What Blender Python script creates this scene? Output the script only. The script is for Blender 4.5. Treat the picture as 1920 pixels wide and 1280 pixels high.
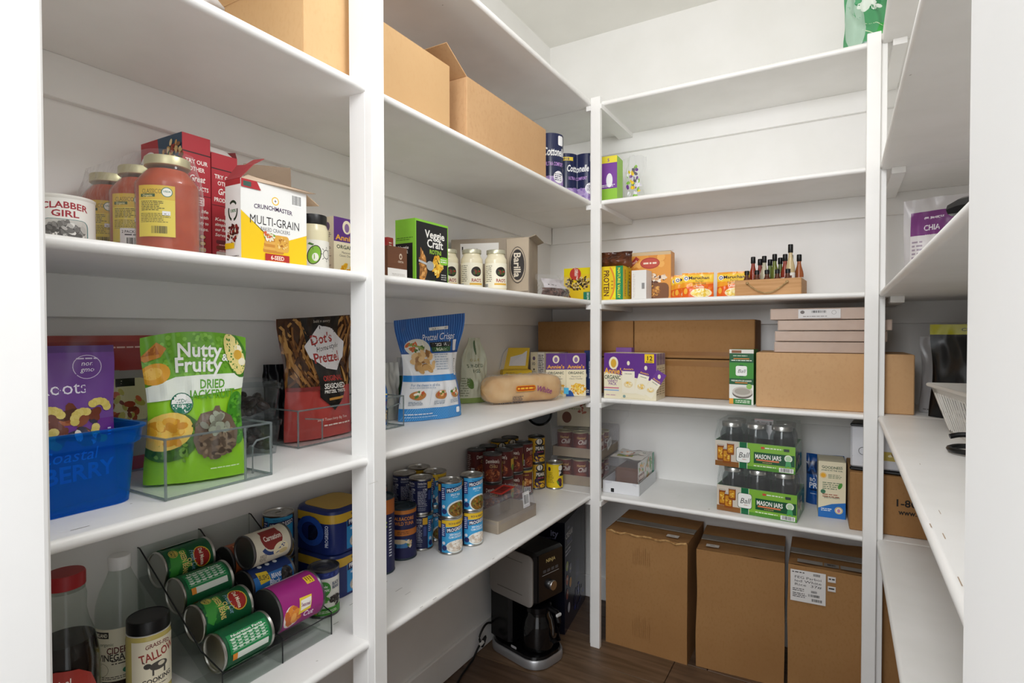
import bpy, math, random
import numpy as np
from mathutils import Vector, Matrix, noise
scene = bpy.context.scene
for o in list(bpy.data.objects): bpy.data.objects.remove(o)
COL = scene.collection
R_ = math.radians

# ------------------------------------------------------------ camera
F = 1051.1; YAW = R_(30.441); PIT = R_(1.026); ROL = -.0016; CH = 1.3123
fw = Vector((-math.sin(YAW)*math.cos(PIT), math.cos(YAW)*math.cos(PIT), -math.sin(PIT)))
rt0 = Vector((math.cos(YAW), math.sin(YAW), 0)); up0 = rt0.cross(fw)
rt = rt0*math.cos(ROL)+up0*math.sin(ROL); up = -rt0*math.sin(ROL)+up0*math.cos(ROL)
cam_d = bpy.data.cameras.new('camera'); cam = bpy.data.objects.new('camera', cam_d); COL.objects.link(cam)
cam_d.sensor_fit = 'HORIZONTAL'; cam_d.sensor_width = 36.0; cam_d.lens = F/1920*36; cam_d.clip_start = .02
M = Matrix((rt, up, -fw)).transposed().to_4x4(); M.translation = (0, 0, CH); cam.matrix_world = M
scene.camera = cam
O_ = Vector((0, 0, CH))
def ray(px, py): return fw+rt*((px-960)/F)+up*((640-py)/F)
def onz(px, py, z): d = ray(px, py); return O_+d*((z-CH)/d.z)
def onx(px, py, x): d = ray(px, py); return O_+d*(x/d.x)
def ony(px, py, y): d = ray(px, py); return O_+d*(y/d.y)

# ------------------------------------------------------------ world, lights, exposure
w = bpy.data.worlds.new('world'); scene.world = w; w.use_nodes = True
bg = w.node_tree.nodes['Background']; bg.inputs[0].default_value = (.96, .98, 1, 1); bg.inputs[1].default_value = .85
def area(name, loc, target, sx, sy, power, col=(1, 1, 1)):
    l = bpy.data.lights.new(name, 'AREA'); l.shape = 'RECTANGLE'; l.size = sx; l.size_y = sy; l.energy = power; l.color = col
    o = bpy.data.objects.new(name, l); COL.objects.link(o); o.location = loc
    o.rotation_euler = (Vector(target)-Vector(loc)).to_track_quat('-Z', 'Y').to_euler(); return o
area('hall_light', (-.15, -1.55, 2.2), (-.4, 2.4, 1.3), 1.3, 1.1, 33, (.965, .98, 1))
area('doorway_fill', (-.12, -.30, 2.22), (-.75, 1.1, 1.25), .55, .45, 2.2, (.965, .98, 1))  # added fill light outside the door, brightens the near left shelves
gl_ = bpy.data.lights.new('pantry_lamp', 'POINT'); gl_.energy = 11; gl_.shadow_soft_size = .13; gl_.color = (.97, .98, 1)
go_ = bpy.data.objects.new('pantry_lamp', gl_); COL.objects.link(go_); go_.location = (-.20, .86, 2.27)
scene.view_settings.view_transform = 'Standard'; scene.view_settings.look = 'None'
scene.view_settings.exposure = .53; scene.view_settings.gamma = 1; scene.view_settings.use_curve_mapping = False
scene.cycles.diffuse_bounces = 10; scene.cycles.transparent_max_bounces = 16

# ------------------------------------------------------------ helpers
def C(h):
    h = h.lstrip('#')
    if len(h) == 3: h = ''.join(c*2 for c in h)
    v = [int(h[i:i+2], 16)/255 for i in (0, 2, 4)]
    return tuple((c/12.92 if c <= .04045 else ((c+.055)/1.055)**2.4) for c in v)+(1,)
MATS = {}
def mat(name, col='#ffffff', rough=.5, metal=0, trans=0, ior=1.45, coat=0, alpha=None, emit=None, spec=.5):
    if name in MATS: return MATS[name]
    m = bpy.data.materials.new(name); m.use_nodes = True; nt = m.node_tree; b = nt.nodes['Principled BSDF']
    b.inputs['Base Color'].default_value = C(col); b.inputs['Roughness'].default_value = rough
    b.inputs['Metallic'].default_value = metal; b.inputs['Transmission Weight'].default_value = trans
    b.inputs['IOR'].default_value = ior; b.inputs['Coat Weight'].default_value = coat; b.inputs['Specular IOR Level'].default_value = spec
    if emit: b.inputs['Emission Color'].default_value = C(col); b.inputs['Emission Strength'].default_value = emit
    MATS[name] = m; return m
def noise_mat(name, c1, c2, scale=8, rough=.5, detail=4, stretch=(1, 1, 1), bump=0, metal=0, lo=.35, hi=.65, specks=None, coord='Object'):
    if name in MATS: return MATS[name]
    m = mat(name, c1, rough, metal); nt = m.node_tree; N = nt.nodes; L = nt.links; b = N['Principled BSDF']
    tc = N.new('ShaderNodeTexCoord'); mp = N.new('ShaderNodeMapping'); mp.inputs['Scale'].default_value = stretch
    no = N.new('ShaderNodeTexNoise'); no.inputs['Scale'].default_value = scale; no.inputs['Detail'].default_value = detail
    rp = N.new('ShaderNodeValToRGB'); rp.color_ramp.elements[0].position = lo; rp.color_ramp.elements[1].position = hi
    rp.color_ramp.elements[0].color = C(c1); rp.color_ramp.elements[1].color = C(c2)
    L.new(tc.outputs[coord], mp.inputs[0]); L.new(mp.outputs[0], no.inputs['Vector']); L.new(no.outputs['Fac'], rp.inputs[0])
    out = rp.outputs[0]
    if specks:
        n2 = N.new('ShaderNodeTexNoise'); n2.inputs['Scale'].default_value = specks[1]; n2.inputs['Detail'].default_value = 3
        mp2 = N.new('ShaderNodeMapping'); mp2.inputs['Scale'].default_value = specks[4] if len(specks) > 4 else (1, 1, 1)
        L.new(tc.outputs[coord], mp2.inputs[0]); L.new(mp2.outputs[0], n2.inputs['Vector'])
        r2 = N.new('ShaderNodeValToRGB'); r2.color_ramp.elements[0].position = specks[2]; r2.color_ramp.elements[1].position = specks[3]
        mx = N.new('ShaderNodeMixRGB'); mx.inputs['Color2'].default_value = C(specks[0])
        L.new(n2.outputs['Fac'], r2.inputs[0]); L.new(r2.outputs[0], mx.inputs['Fac']); L.new(out, mx.inputs['Color1']); out = mx.outputs[0]
    L.new(out, b.inputs['Base Color'])
    if bump:
        bp = N.new('ShaderNodeBump'); bp.inputs['Strength'].default_value = bump; bp.inputs['Distance'].default_value = .004
        L.new(no.outputs['Fac'], bp.inputs['Height']); L.new(bp.outputs[0], b.inputs['Normal'])
    return m
def film_mat(name, col='#ffffff', gloss=.16, rough=.08, tint='#ffffff', wrinkle=0, wscale=40, clean=False):
    """thin clear plastic: a transparent sheet with some surface reflection and a little haze"""
    if name in MATS: return MATS[name]
    m = bpy.data.materials.new(name); m.use_nodes = True; nt = m.node_tree; N = nt.nodes; L = nt.links
    N.remove(N['Principled BSDF']); out = N['Material Output']
    tr = N.new('ShaderNodeBsdfTransparent'); tr.inputs[0].default_value = C(tint)
    gl = N.new('ShaderNodeBsdfGlossy' if clean else 'ShaderNodeBsdfPrincipled'); gl.inputs[0].default_value = C(col); gl.inputs['Roughness'].default_value = rough
    fr = N.new('ShaderNodeLayerWeight'); fr.inputs['Blend'].default_value = .5      # same from both faces of the sheet
    pw_ = N.new('ShaderNodeMath'); pw_.operation = 'POWER'; pw_.inputs[1].default_value = 4.5
    ad = N.new('ShaderNodeMath'); ad.operation = 'MULTIPLY_ADD'; ad.inputs[1].default_value = .55; ad.inputs[2].default_value = gloss; ad.use_clamp = True
    mx = N.new('ShaderNodeMixShader')
    if wrinkle:
        no = N.new('ShaderNodeTexNoise'); no.inputs['Scale'].default_value = wscale; no.inputs['Detail'].default_value = 2
        tc = N.new('ShaderNodeTexCoord'); L.new(tc.outputs['Object'], no.inputs['Vector'])
        bp = N.new('ShaderNodeBump'); bp.inputs['Strength'].default_value = wrinkle; bp.inputs['Distance'].default_value = .01
        L.new(no.outputs['Fac'], bp.inputs['Height']); L.new(bp.outputs[0], gl.inputs['Normal']); L.new(bp.outputs[0], fr.inputs['Normal'])
    L.new(fr.outputs['Facing'], pw_.inputs[0]); L.new(pw_.outputs[0], ad.inputs[0]); L.new(ad.outputs[0], mx.inputs[0]); L.new(tr.outputs[0], mx.inputs[1]); L.new(gl.outputs[0], mx.inputs[2]); L.new(mx.outputs[0], out.inputs[0])
    MATS[name] = m; return m
def print_mat(name, rough, coat=0):
    if name in MATS: return MATS[name]
    m = mat(name, '#ffffff', rough, coat=coat); nt = m.node_tree
    a = nt.nodes.new('ShaderNodeAttribute'); a.attribute_name = 'Col'; nt.links.new(a.outputs['Color'], nt.nodes['Principled BSDF'].inputs['Base Color'])
    return m
PAPER = print_mat('printed_paper', .45); GLOSS = print_mat('printed_gloss_film', .24); MATTE = print_mat('printed_matte', .65)

def tag(o, label=None, cat=None, group=None, kind=None):
    if label: o['label'] = label
    if cat: o['category'] = cat
    if group: o['group'] = group
    if kind: o['kind'] = kind
    return o
def thing(name, label, cat, loc=(0, 0, 0), rz=0, group=None, tilt=(0, 0)):
    o = bpy.data.objects.new(name, None); COL.objects.link(o); o.empty_display_size = .05
    o.location = loc; o.rotation_euler = (R_(tilt[0]), R_(tilt[1]), R_(rz)); return tag(o, label, cat, group)
def obj(name, data, parent=None, m=None, smooth=False):
    if isinstance(data, MB): data = data.mesh(name, smooth)
    if m is not None:
        data.materials.clear(); data.materials.append(m)
    o = bpy.data.objects.new(name, data); COL.objects.link(o)
    if parent: o.parent = parent
    return o
def copy_tree(src, loc, rz, label=None, group=None, tilt=None):
    r = src.copy(); COL.objects.link(r); r.location = loc
    r.rotation_euler = (R_(tilt[0]) if tilt else 0, R_(tilt[1]) if tilt else 0, R_(rz))
    if label: r['label'] = label
    if group: r['group'] = group
    for ch in list(src.children):
        c = ch.copy(); COL.objects.link(c); c.parent = r
        for g in list(ch.children):
            d = g.copy(); COL.objects.link(d); d.parent = c
    return r

class MB:
    def __init__(s): s.v = []; s.f = []; s.mi = []; s.mats = []
    def add(s, vs, fs, mi=0):
        b = len(s.v); s.v += [tuple(v) for v in vs]; s.f += [tuple(b+i for i in f) for f in fs]; s.mi += [mi]*len(fs); return s
    def box(s, x0, y0, z0, x1, y1, z1, c=0, T=None):
        """box with chamfer c"""
        if c <= 0:
            vs = [(x, y, z) for z in (z0, z1) for y in (y0, y1) for x in (x0, x1)]
            fs = [(0, 2, 3, 1), (4, 5, 7, 6), (0, 1, 5, 4), (2, 6, 7, 3), (0, 4, 6, 2), (1, 3, 7, 5)]
        else:
            vs = []; ix = {}
            X = (x0, x1); Y = (y0, y1); Z = (z0, z1)
            for i in (0, 1):
                for j in (0, 1):
                    for k in (0, 1):
                        sx = c*(1-2*i); sy = c*(1-2*j); sz = c*(1-2*k); p = (X[i], Y[j], Z[k])
                        ix[i, j, k, 0] = len(vs); vs.append((p[0], p[1]+sy, p[2]+sz))
                        ix[i, j, k, 1] = len(vs); vs.append((p[0]+sx, p[1], p[2]+sz))
                        ix[i, j, k, 2] = len(vs); vs.append((p[0]+sx, p[1]+sy, p[2]))
            I = ix; fs = []
            fs += [(I[0,0,0,0], I[0,0,1,0], I[0,1,1,0], I[0,1,0,0]), (I[1,0,0,0], I[1,1,0,0], I[1,1,1,0], I[1,0,1,0])]
            fs += [(I[0,0,0,1], I[1,0,0,1], I[1,0,1,1], I[0,0,1,1]), (I[0,1,0,1], I[0,1,1,1], I[1,1,1,1], I[1,1,0,1])]
            fs += [(I[0,0,0,2], I[0,1,0,2], I[1,1,0,2], I[1,0,0,2]), (I[0,0,1,2], I[1,0,1,2], I[1,1,1,2], I[0,1,1,2])]
            for a in (0, 1):
                for b in (0, 1):
                    fs.append((I[a,b,0,0], I[a,b,1,0], I[a,b,1,1], I[a,b,0,1]))
                    fs.append((I[a,0,b,0], I[a,1,b,0], I[a,1,b,2], I[a,0,b,2]))
                    fs.append((I[0,a,b,1], I[1,a,b,1], I[1,a,b,2], I[0,a,b,2]))
            for i in (0, 1):
                for j in (0, 1):
                    for k in (0, 1): fs.append((I[i,j,k,0], I[i,j,k,1], I[i,j,k,2]))
        if T is not None: vs = [T @ Vector(v) for v in vs]
        return s.add(vs, fs)
    def lathe(s, prof, n=32, T=None, cap=True):
        vs = []; fs = []
        for r, z in prof:
            for k in range(n): a = 2*math.pi*k/n; vs.append((r*math.sin(a), -r*math.cos(a), z))
        for i in range(len(prof)-1):
            for k in range(n): k2 = (k+1) % n; fs.append((i*n+k, i*n+k2, (i+1)*n+k2, (i+1)*n+k))
        if cap:
            fs.append(tuple(range(n-1, -1, -1))); fs.append(tuple((len(prof)-1)*n+k for k in range(n)))
        if T is not None: vs = [T @ Vector(v) for v in vs]
        return s.add(vs, fs)
    def tube(s, pts, r, n=8, closed=False):
        pts = [Vector(p) for p in pts]; vs = []; fs = []; m = len(pts)
        for i, p in enumerate(pts):
            a = pts[(i-1) % m] if closed or i > 0 else p; b = pts[(i+1) % m] if closed or i < m-1 else p
            t = (b-a).normalized(); q = t.cross(Vector((0, 0, 1)))
            if q.length < .05: q = t.cross(Vector((1, 0, 0)))
            q.normalize(); w_ = t.cross(q); rr = r[i] if isinstance(r, (list, tuple)) else r
            for k in range(n): ang = 2*math.pi*k/n; vs.append(p+q*(rr*math.cos(ang))+w_*(rr*math.sin(ang)))
        for i in range(m if closed else m-1):
            j = (i+1) % m
            for k in range(n): k2 = (k+1) % n; fs.append((i*n+k, i*n+k2, j*n+k2, j*n+k))
        if not closed: fs.append(tuple(range(n-1, -1, -1))); fs.append(tuple((m-1)*n+k for k in range(n)))
        return s.add(vs, fs)
    def prism(s, pts, z0, z1, T=None):
        """polygon in XY extruded in Z"""
        n = len(pts); vs = [(x, y, z0) for x, y in pts]+[(x, y, z1) for x, y in pts]
        fs = [tuple(range(n-1, -1, -1)), tuple(range(n, 2*n))]+[(i, (i+1) % n, n+(i+1) % n, n+i) for i in range(n)]
        if T is not None: vs = [T @ Vector(v) for v in vs]
        return s.add(vs, fs)
    def quad(s, a, b, c, d): return s.add((a, b, c, d), [(0, 1, 2, 3)])
    def grid(s, fn, nu, nv, wrap_u=False):
        vs = [fn(i/nu, j/nv) for j in range(nv+1) for i in range(nu+1)]
        fs = [(j*(nu+1)+i, j*(nu+1)+i+1, (j+1)*(nu+1)+i+1, (j+1)*(nu+1)+i) for j in range(nv) for i in range(nu)]
        return s.add(vs, fs)
    def slab(s, pts, th):
        """thin plate: 4 corner points, thickness th along the normal"""
        p = [Vector(q) for q in pts]; n = (p[1]-p[0]).cross(p[3]-p[0]).normalized()*th
        return s.add(p+[q+n for q in p], [(3, 2, 1, 0), (4, 5, 6, 7), (0, 1, 5, 4), (1, 2, 6, 5), (2, 3, 7, 6), (3, 0, 4, 7)])
    def mesh(s, name, smooth=False):
        me = bpy.data.meshes.new(name); me.from_pydata([tuple(v) for v in s.v], [], s.f); me.update()
        if smooth: shade(me)
        return me
def shade(me, ang=40):
    me.polygons.foreach_set('use_smooth', [True]*len(me.polygons))
    try: me.set_sharp_from_angle(angle=R_(ang))
    except Exception: pass

# glyph outlines of Blender's built-in font, gathered once
GL = {}
def make_glyphs():
    chars = [chr(c) for c in range(33, 127)]
    tmp = []
    def mk(t, off):
        cu = bpy.data.curves.new('t', 'FONT'); cu.body = t; cu.resolution_u = 2; cu.offset = off; cu.fill_mode = 'FRONT'
        o = bpy.data.objects.new('t', cu); COL.objects.link(o); return o
    for off, bold in ((0.0, 0), (.022, 1)):
        tmp.append((None, bold, mk('HH', 0)))
        for c in chars: tmp.append((c, bold, mk(c, off)))
        if not bold:
            for c in chars: tmp.append((c, 2, mk('H'+c+'H', 0)))
    dg = bpy.context.evaluated_depsgraph_get(); dg.update(); wid = {}
    for c, b, o in tmp:
        e = o.evaluated_get(dg); me = e.to_mesh()
        if me is None or not len(me.vertices):
            e.to_mesh_clear(); continue
        co = np.empty(len(me.vertices)*3); me.vertices.foreach_get('co', co); co = co.reshape(-1, 3)[:, :2]
        if c is None: wid['HH'] = co[:, 0].max()
        elif b == 2: wid[c] = co[:, 0].max()
        else:
            me.calc_loop_triangles(); GL[c, b] = (co.copy(), [tuple(t.vertices) for t in me.loop_triangles])
        e.to_mesh_clear()
    for c in chars: GL[c, 'adv'] = wid.get(c, wid['HH']+.3)-wid['HH']
    for c, b, o in tmp:
        cu = o.data; bpy.data.objects.remove(o); bpy.data.curves.remove(cu)
make_glyphs()

class Print:
    """flat artwork laid out in metres on a face, then wrapped on to the surface"""
    def __init__(s, step=2e-5, seed=1): s.p = []; s.rng = random.Random(seed); s.step = step; s.off = 0
    def _add(s, v, f, col, grid=False): s.p.append((v, f, C(col) if isinstance(col, str) else col, grid)); return s
    def rect(s, x0, y0, x1, y1, col): return s._add([(x0, y0), (x1, y0), (x1, y1), (x0, y1)], [(0, 1, 2, 3)], col, True)
    def poly(s, pts, col):
        n = len(pts); cx = sum(p[0] for p in pts)/n; cy = sum(p[1] for p in pts)/n
        return s._add([(cx, cy)]+list(pts), [(0, i+1, (i+1) % n+1) for i in range(n)], col)
    def ell(s, cx, cy, rx, ry, col, n=20, rot=0):
        c, q = math.cos(rot), math.sin(rot)
        return s.poly([(cx+rx*math.cos(t)*c-ry*math.sin(t)*q, cy+rx*math.cos(t)*q+ry*math.sin(t)*c) for t in [2*math.pi*i/n for i in range(n)]], col)
    def rrect(s, x0, y0, x1, y1, r, col):
        pts = []
        for cx, cy, a0 in ((x1-r, y1-r, 0), (x0+r, y1-r, 90), (x0+r, y0+r, 180), (x1-r, y0+r, 270)):
            for k in range(4): a = R_(a0+30*k); pts.append((cx+r*math.cos(a), cy+r*math.sin(a)))
        return s.poly(pts, col)
    def ring(s, cx, cy, r0, r1, col, n=28, a0=0, a1=360, ry=1):
        v = []; f = []
        for i in range(n+1):
            a = R_(a0+(a1-a0)*i/n)
            v += [(cx+r0*math.cos(a), cy+r0*math.sin(a)*ry), (cx+r1*math.cos(a), cy+r1*math.sin(a)*ry)]
        for i in range(n): f += [(2*i, 2*i+1, 2*i+3, 2*i+2)]
        return s._add(v, f, col)
    def line(s, x0, y0, x1, y1, wd, col):
        d = Vector((x1-x0, y1-y0)).normalized(); nx, ny = -d.y*wd/2, d.x*wd/2
        return s._add([(x0-nx, y0-ny), (x1-nx, y1-ny), (x1+nx, y1+ny), (x0+nx, y0+ny)], [(0, 1, 2, 3)], col)
    def text(s, t, cx, cy, h, col, w=None, bold=1, shear=0, rot=0, al='c', sp=0, arc=0):
        """h = capital height; w = fitted width; (cx,cy) = centre (or left end for al='l')"""
        k = h/.73; x = 0; V = []; Fc = []
        for ch in t:
            if ch == ' ': x += .28+sp; continue
            if (ch, bold) not in GL: continue
            co, tr = GL[ch, bold]; b = len(V)
            V += [(px+x, py) for px, py in co]; Fc += [tuple(b+i for i in q) for q in tr]; x += GL[ch, 'adv']+sp
        W = max(x-sp, .01)
        kx = (w/W) if w else k
        c, q = math.cos(R_(rot)), math.sin(R_(rot)); out = []
        x0 = -W*kx/2 if al == 'c' else 0
        for px, py in V:
            X = px*kx+x0+py*k*shear; Y = py*k-h/2
            if arc: Y += arc*(1-(2*X/(W*kx))**2)-arc/2
            out.append((cx+X*c-Y*q, cy+X*q+Y*c))
        if not out: return s
        return s._add(out, Fc, col)
    def fine(s, x0, y0, x1, y1, rows, col, thick=.45, ragged=True):
        """rows of unreadably small print"""
        v = []; f = []; dh = (y1-y0)/rows
        for i in range(rows):
            y = y1-(i+.5)*dh; x = x0; end = x1-(s.rng.random()*.25*(x1-x0) if ragged else 0)
            while x < end:
                wl = s.rng.uniform(.6, 2.6)*dh; xe = min(x+wl, end); b = len(v); hh = dh*thick/2
                v += [(x, y-hh), (xe, y-hh), (xe, y+hh), (x, y+hh)]; f.append((b, b+1, b+2, b+3)); x = xe+dh*.35
        return s._add(v, f, col)
    def bars(s, x0, y0, x1, y1, vert=False, col='#151515', bgc='#f6f6f4'):
        s.rect(x0, y0, x1, y1, bgc); v = []; f = []; m = .08*(x1-x0); x = x0+m; wd = (x1-x0)/70; yy0, yy1 = y0+(y1-y0)*.12, y1-(y1-y0)*.08
        if vert: m = .08*(y1-y0); x = y0+m; wd = (y1-y0)/70; end = y1-m
        else: end = x1-m
        while x < end:
            a = s.rng.choice((1, 1, 2, 3))*wd; b = len(v)
            if vert: v += [(x0+(x1-x0)*.1, x), (x1-(x1-x0)*.1, x), (x1-(x1-x0)*.1, x+a), (x0+(x1-x0)*.1, x+a)]
            else: v += [(x, yy0), (x+a, yy0), (x+a, yy1), (x, yy1)]
            f.append((b, b+1, b+2, b+3)); x += a+s.rng.choice((1, 1, 2))*wd
        return s._add(v, f, col)
    def blobs(s, cx, cy, rx, ry, n, cols, size, asp=.6, n_side=9):
        """a printed food picture: overlapping small shapes"""
        for i in range(n):
            a = s.rng.random()*6.283; r = math.sqrt(s.rng.random()); k = s.rng.uniform(.7, 1.25)
            s.ell(cx+rx*r*math.cos(a), cy+ry*r*math.sin(a), size*k, size*asp*k, s.rng.choice(cols), n_side, s.rng.random()*3.14)
        return s
    def strands(s, x0, y0, x1, y1, n, cols, length, wd, ang=(40, 80)):
        for i in range(n):
            x = s.rng.uniform(x0, x1); y = s.rng.uniform(y0, y1); a = R_(s.rng.uniform(*ang)); l = length*s.rng.uniform(.6, 1.2)/2
            dx, dy = math.cos(a)*l, math.sin(a)*l
            xa, xb = max(x0, min(x1, x-dx)), max(x0, min(x1, x+dx)); ya, yb = max(y0, min(y1, y-dy)), max(y0, min(y1, y+dy))
            if abs(xa-xb)+abs(ya-yb) > 1e-4: s.line(xa, ya, xb, yb, wd*s.rng.uniform(.7, 1.2), s.rng.choice(cols))
        return s
    def build(s, wrap, cu=None, cv=None, base=.0003, name='printed_label', parent=None, m=None):
        """wrap(u,v,d)->point; cu,cv: spacing of the cuts that let the artwork follow a curved face"""
        V = []; Fs = []; Cs = []
        for li, (v, f, col, grid) in enumerate(s.p):
            d = base+li*s.step
            if grid and (cu or cv):
                x0, y0 = v[0]; x1, y1 = v[2]
                xs = [x0]+([k*cu for k in range(math.ceil(x0/cu), math.floor(x1/cu)+1) if x0+1e-6 < k*cu < x1-1e-6] if cu else [])+[x1]
                ys = [y0]+([k*cv for k in range(math.ceil(y0/cv), math.floor(y1/cv)+1) if y0+1e-6 < k*cv < y1-1e-6] if cv else [])+[y1]
                b = len(V); n = len(xs)
                for y in ys:
                    for x in xs: V.append(wrap(x, y, d))
                for j in range(len(ys)-1):
                    for i in range(n-1): Fs.append((b+j*n+i, b+j*n+i+1, b+(j+1)*n+i+1, b+(j+1)*n+i)); Cs.append(col)
                continue
            if not cu and not cv:
                b = len(V); V += [wrap(x, y, d) for x, y in v]; Fs += [tuple(b+i for i in q) for q in f]; Cs += [col]*len(f); continue
            for q in f:
                polys = [[v[i] for i in q]]
                for ax, st in ((0, cu), (1, cv)):
                    if not st: continue
                    res = []
                    for P in polys:
                        lo = min(p[ax] for p in P); hi = max(p[ax] for p in P)
                        for k in range(math.floor(lo/st)+1, math.ceil(hi/st)):
                            c = k*st
                            if c <= lo+1e-7 or c >= hi-1e-7: continue
                            A = []; B = []
                            for i in range(len(P)):
                                a = P[i]; nb = P[(i+1) % len(P)]
                                if a[ax] <= c: A.append(a)
                                if a[ax] >= c: B.append(a)
                                if (a[ax]-c)*(nb[ax]-c) < 0:
                                    t = (c-a[ax])/(nb[ax]-a[ax]); x = (a[0]+(nb[0]-a[0])*t, a[1]+(nb[1]-a[1])*t); A.append(x); B.append(x)
                            if len(A) > 2: res.append(A)
                            P = B
                            if len(P) < 3: break
                        if len(P) > 2: res.append(P)
                    polys = res
                for P in polys:
                    b = len(V); V += [wrap(x, y, d) for x, y in P]; Fs.append(tuple(range(b, b+len(P)))); Cs.append(col)
        me = bpy.data.meshes.new(name); me.from_pydata([tuple(x) for x in V], [], Fs); me.update()
        at = me.attributes.new('Col', 'FLOAT_COLOR', 'CORNER')
        cols = np.repeat(np.array(Cs, dtype=np.float32), [len(q) for q in Fs], axis=0); at.data.foreach_set('color', cols.ravel())
        if cu or cv: me.polygons.foreach_set('use_smooth', [True]*len(me.polygons))
        o = obj(name, me, parent, m or PAPER); return o
def flat(o, u, v):
    o = Vector(o); u = Vector(u); v = Vector(v); n = u.cross(v)
    return lambda a, b, d: o+u*a+v*b+n*d
def face(side, w, d, h, z0=0):
    """face of a box w(x) d(y) h(z), base centre at origin; u=0 at the middle, v=0 at the bottom"""
    if side == 'front': return flat((0, -d/2, z0), (1, 0, 0), (0, 0, 1))
    if side == 'back': return flat((0, d/2, z0), (-1, 0, 0), (0, 0, 1))
    if side == 'left': return flat((-w/2, 0, z0), (0, -1, 0), (0, 0, 1))
    if side == 'right': return flat((w/2, 0, z0), (0, 1, 0), (0, 0, 1))
    if side == 'top': return flat((0, 0, z0+h), (1, 0, 0), (0, 1, 0))
def cyl(Rr, z0=0): return lambda u, v, d: Vector(((Rr+d)*math.sin(u/Rr), -(Rr+d)*math.cos(u/Rr), z0+v))
def rotz(p, a): c, s_ = math.cos(a), math.sin(a); return Vector((p[0]*c-p[1]*s_, p[0]*s_+p[1]*c, p[2] if len(p) > 2 else 0))

# ------------------------------------------------------------ setting
XW, YW, XR2, ZC = -1.285, 2.575, .52, 2.748       # left wall, back wall, right wall, ceiling
XL, YB, XR = -.892, 2.180, .104                    # front edges of the three runs of shelves
SH = [.6305, 1.0366, 1.4417, 1.8514, 2.256]; TH = .019
S0, S1, S2, S3, S4 = SH
WALL = noise_mat('wall_paint', '#f0efed', '#ecebe8', 5, .55, bump=.02)
TRIM = noise_mat('white_gloss_paint', '#f2f1ef', '#eeedea', 6, .38, bump=.02)
SHELF = noise_mat('shelf_paint', '#f2f1ef', '#ecebe8', 6, .38, bump=.02, specks=('#b0aba2', 34, .765, .785, (1, 1, 1)))
CEIL = noise_mat('ceiling_paint', '#ecebe6', '#e8e7e2', 4, .7)
def struct(name, mb, m, parent=None):
    o = obj(name, mb, parent, m)
    if not parent: o['kind'] = 'structure'
    return o
WOOD = []
for i, (a, b) in enumerate((('#6a5340', '#4f3c2d'), ('#735b47', '#57432f'), ('#5f4a3a', '#483628'), ('#6c5542', '#523f30'))):
    WOOD.append(noise_mat('floor_wood_%d' % i, a, b, 9, .42, 6, (.35, 5, 5), .05))
fl = struct('floor', MB().box(-1.4, -.9, -.03, .65, 2.7, -.012), mat('floor_underlay', '#1c1611', .9))
rng = random.Random(4); pw = .182; y = -.86; j = 0
pl_mesh = {}
while y < 2.6:
    x = -1.39-rng.random()*.9
    while x < .63:
        x1 = min(x+1.2, .64); x0 = max(x, -1.39)
        if x1-x0 > .03:
            o = obj('plank', MB().box(x0+.0012, y+.0012, -.012, x1-.0012, y+pw-.0012, 0, .0015), fl, WOOD[rng.randrange(4)])
        x += 1.2
    y += pw
struct('wall_left', MB().box(XW-.1, .15, 0, XW, YW+.1, ZC), WALL)
struct('wall_back', MB().box(XW, YW, 0, XR2, YW+.1, ZC), WALL)
struct('wall_right', MB().box(XR2, .15, 0, XR2+.1, YW+.1, ZC), WALL)
struct('ceiling', MB().box(XW-.1, .15, ZC, XR2+.1, YW+.1, ZC+.08), CEIL)
JL, JR, DH = -.752, .0405, 2.46
wf = MB()
def jamb(x0, x1, rl, rr):
    r = .008; y0, y1 = .13, .2745
    pts = [(x0, y0), (x1, y0)]
    if rr: pts += [(x1+r*(math.cos(R_(a))-1), y1+r*(math.sin(R_(a))-1)) for a in (0, 30, 60, 90)]
    else: pts += [(x1, y1)]
    if rl: pts += [(x0+r*(1+math.cos(R_(a))), y1+r*(math.sin(R_(a))-1)) for a in (90, 120, 150, 180)]
    else: pts += [(x0, y1)]
    return pts
wf.prism(jamb(XW, JL, 0, 1), 0, ZC); wf.prism(jamb(JR, XR2, 1, 0), 0, ZC); wf.box(JL, .13, DH, JR, .2745, ZC)
struct('wall_front', wf, WALL)
# baseboards
struct('baseboard_left', MB().box(XW, .28, 0, XW+.014, YW, .108, .003), TRIM)
struct('baseboard_back', MB().box(XW+.015, YW-.014, 0, XR2, YW, .108, .003), TRIM)

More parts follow.
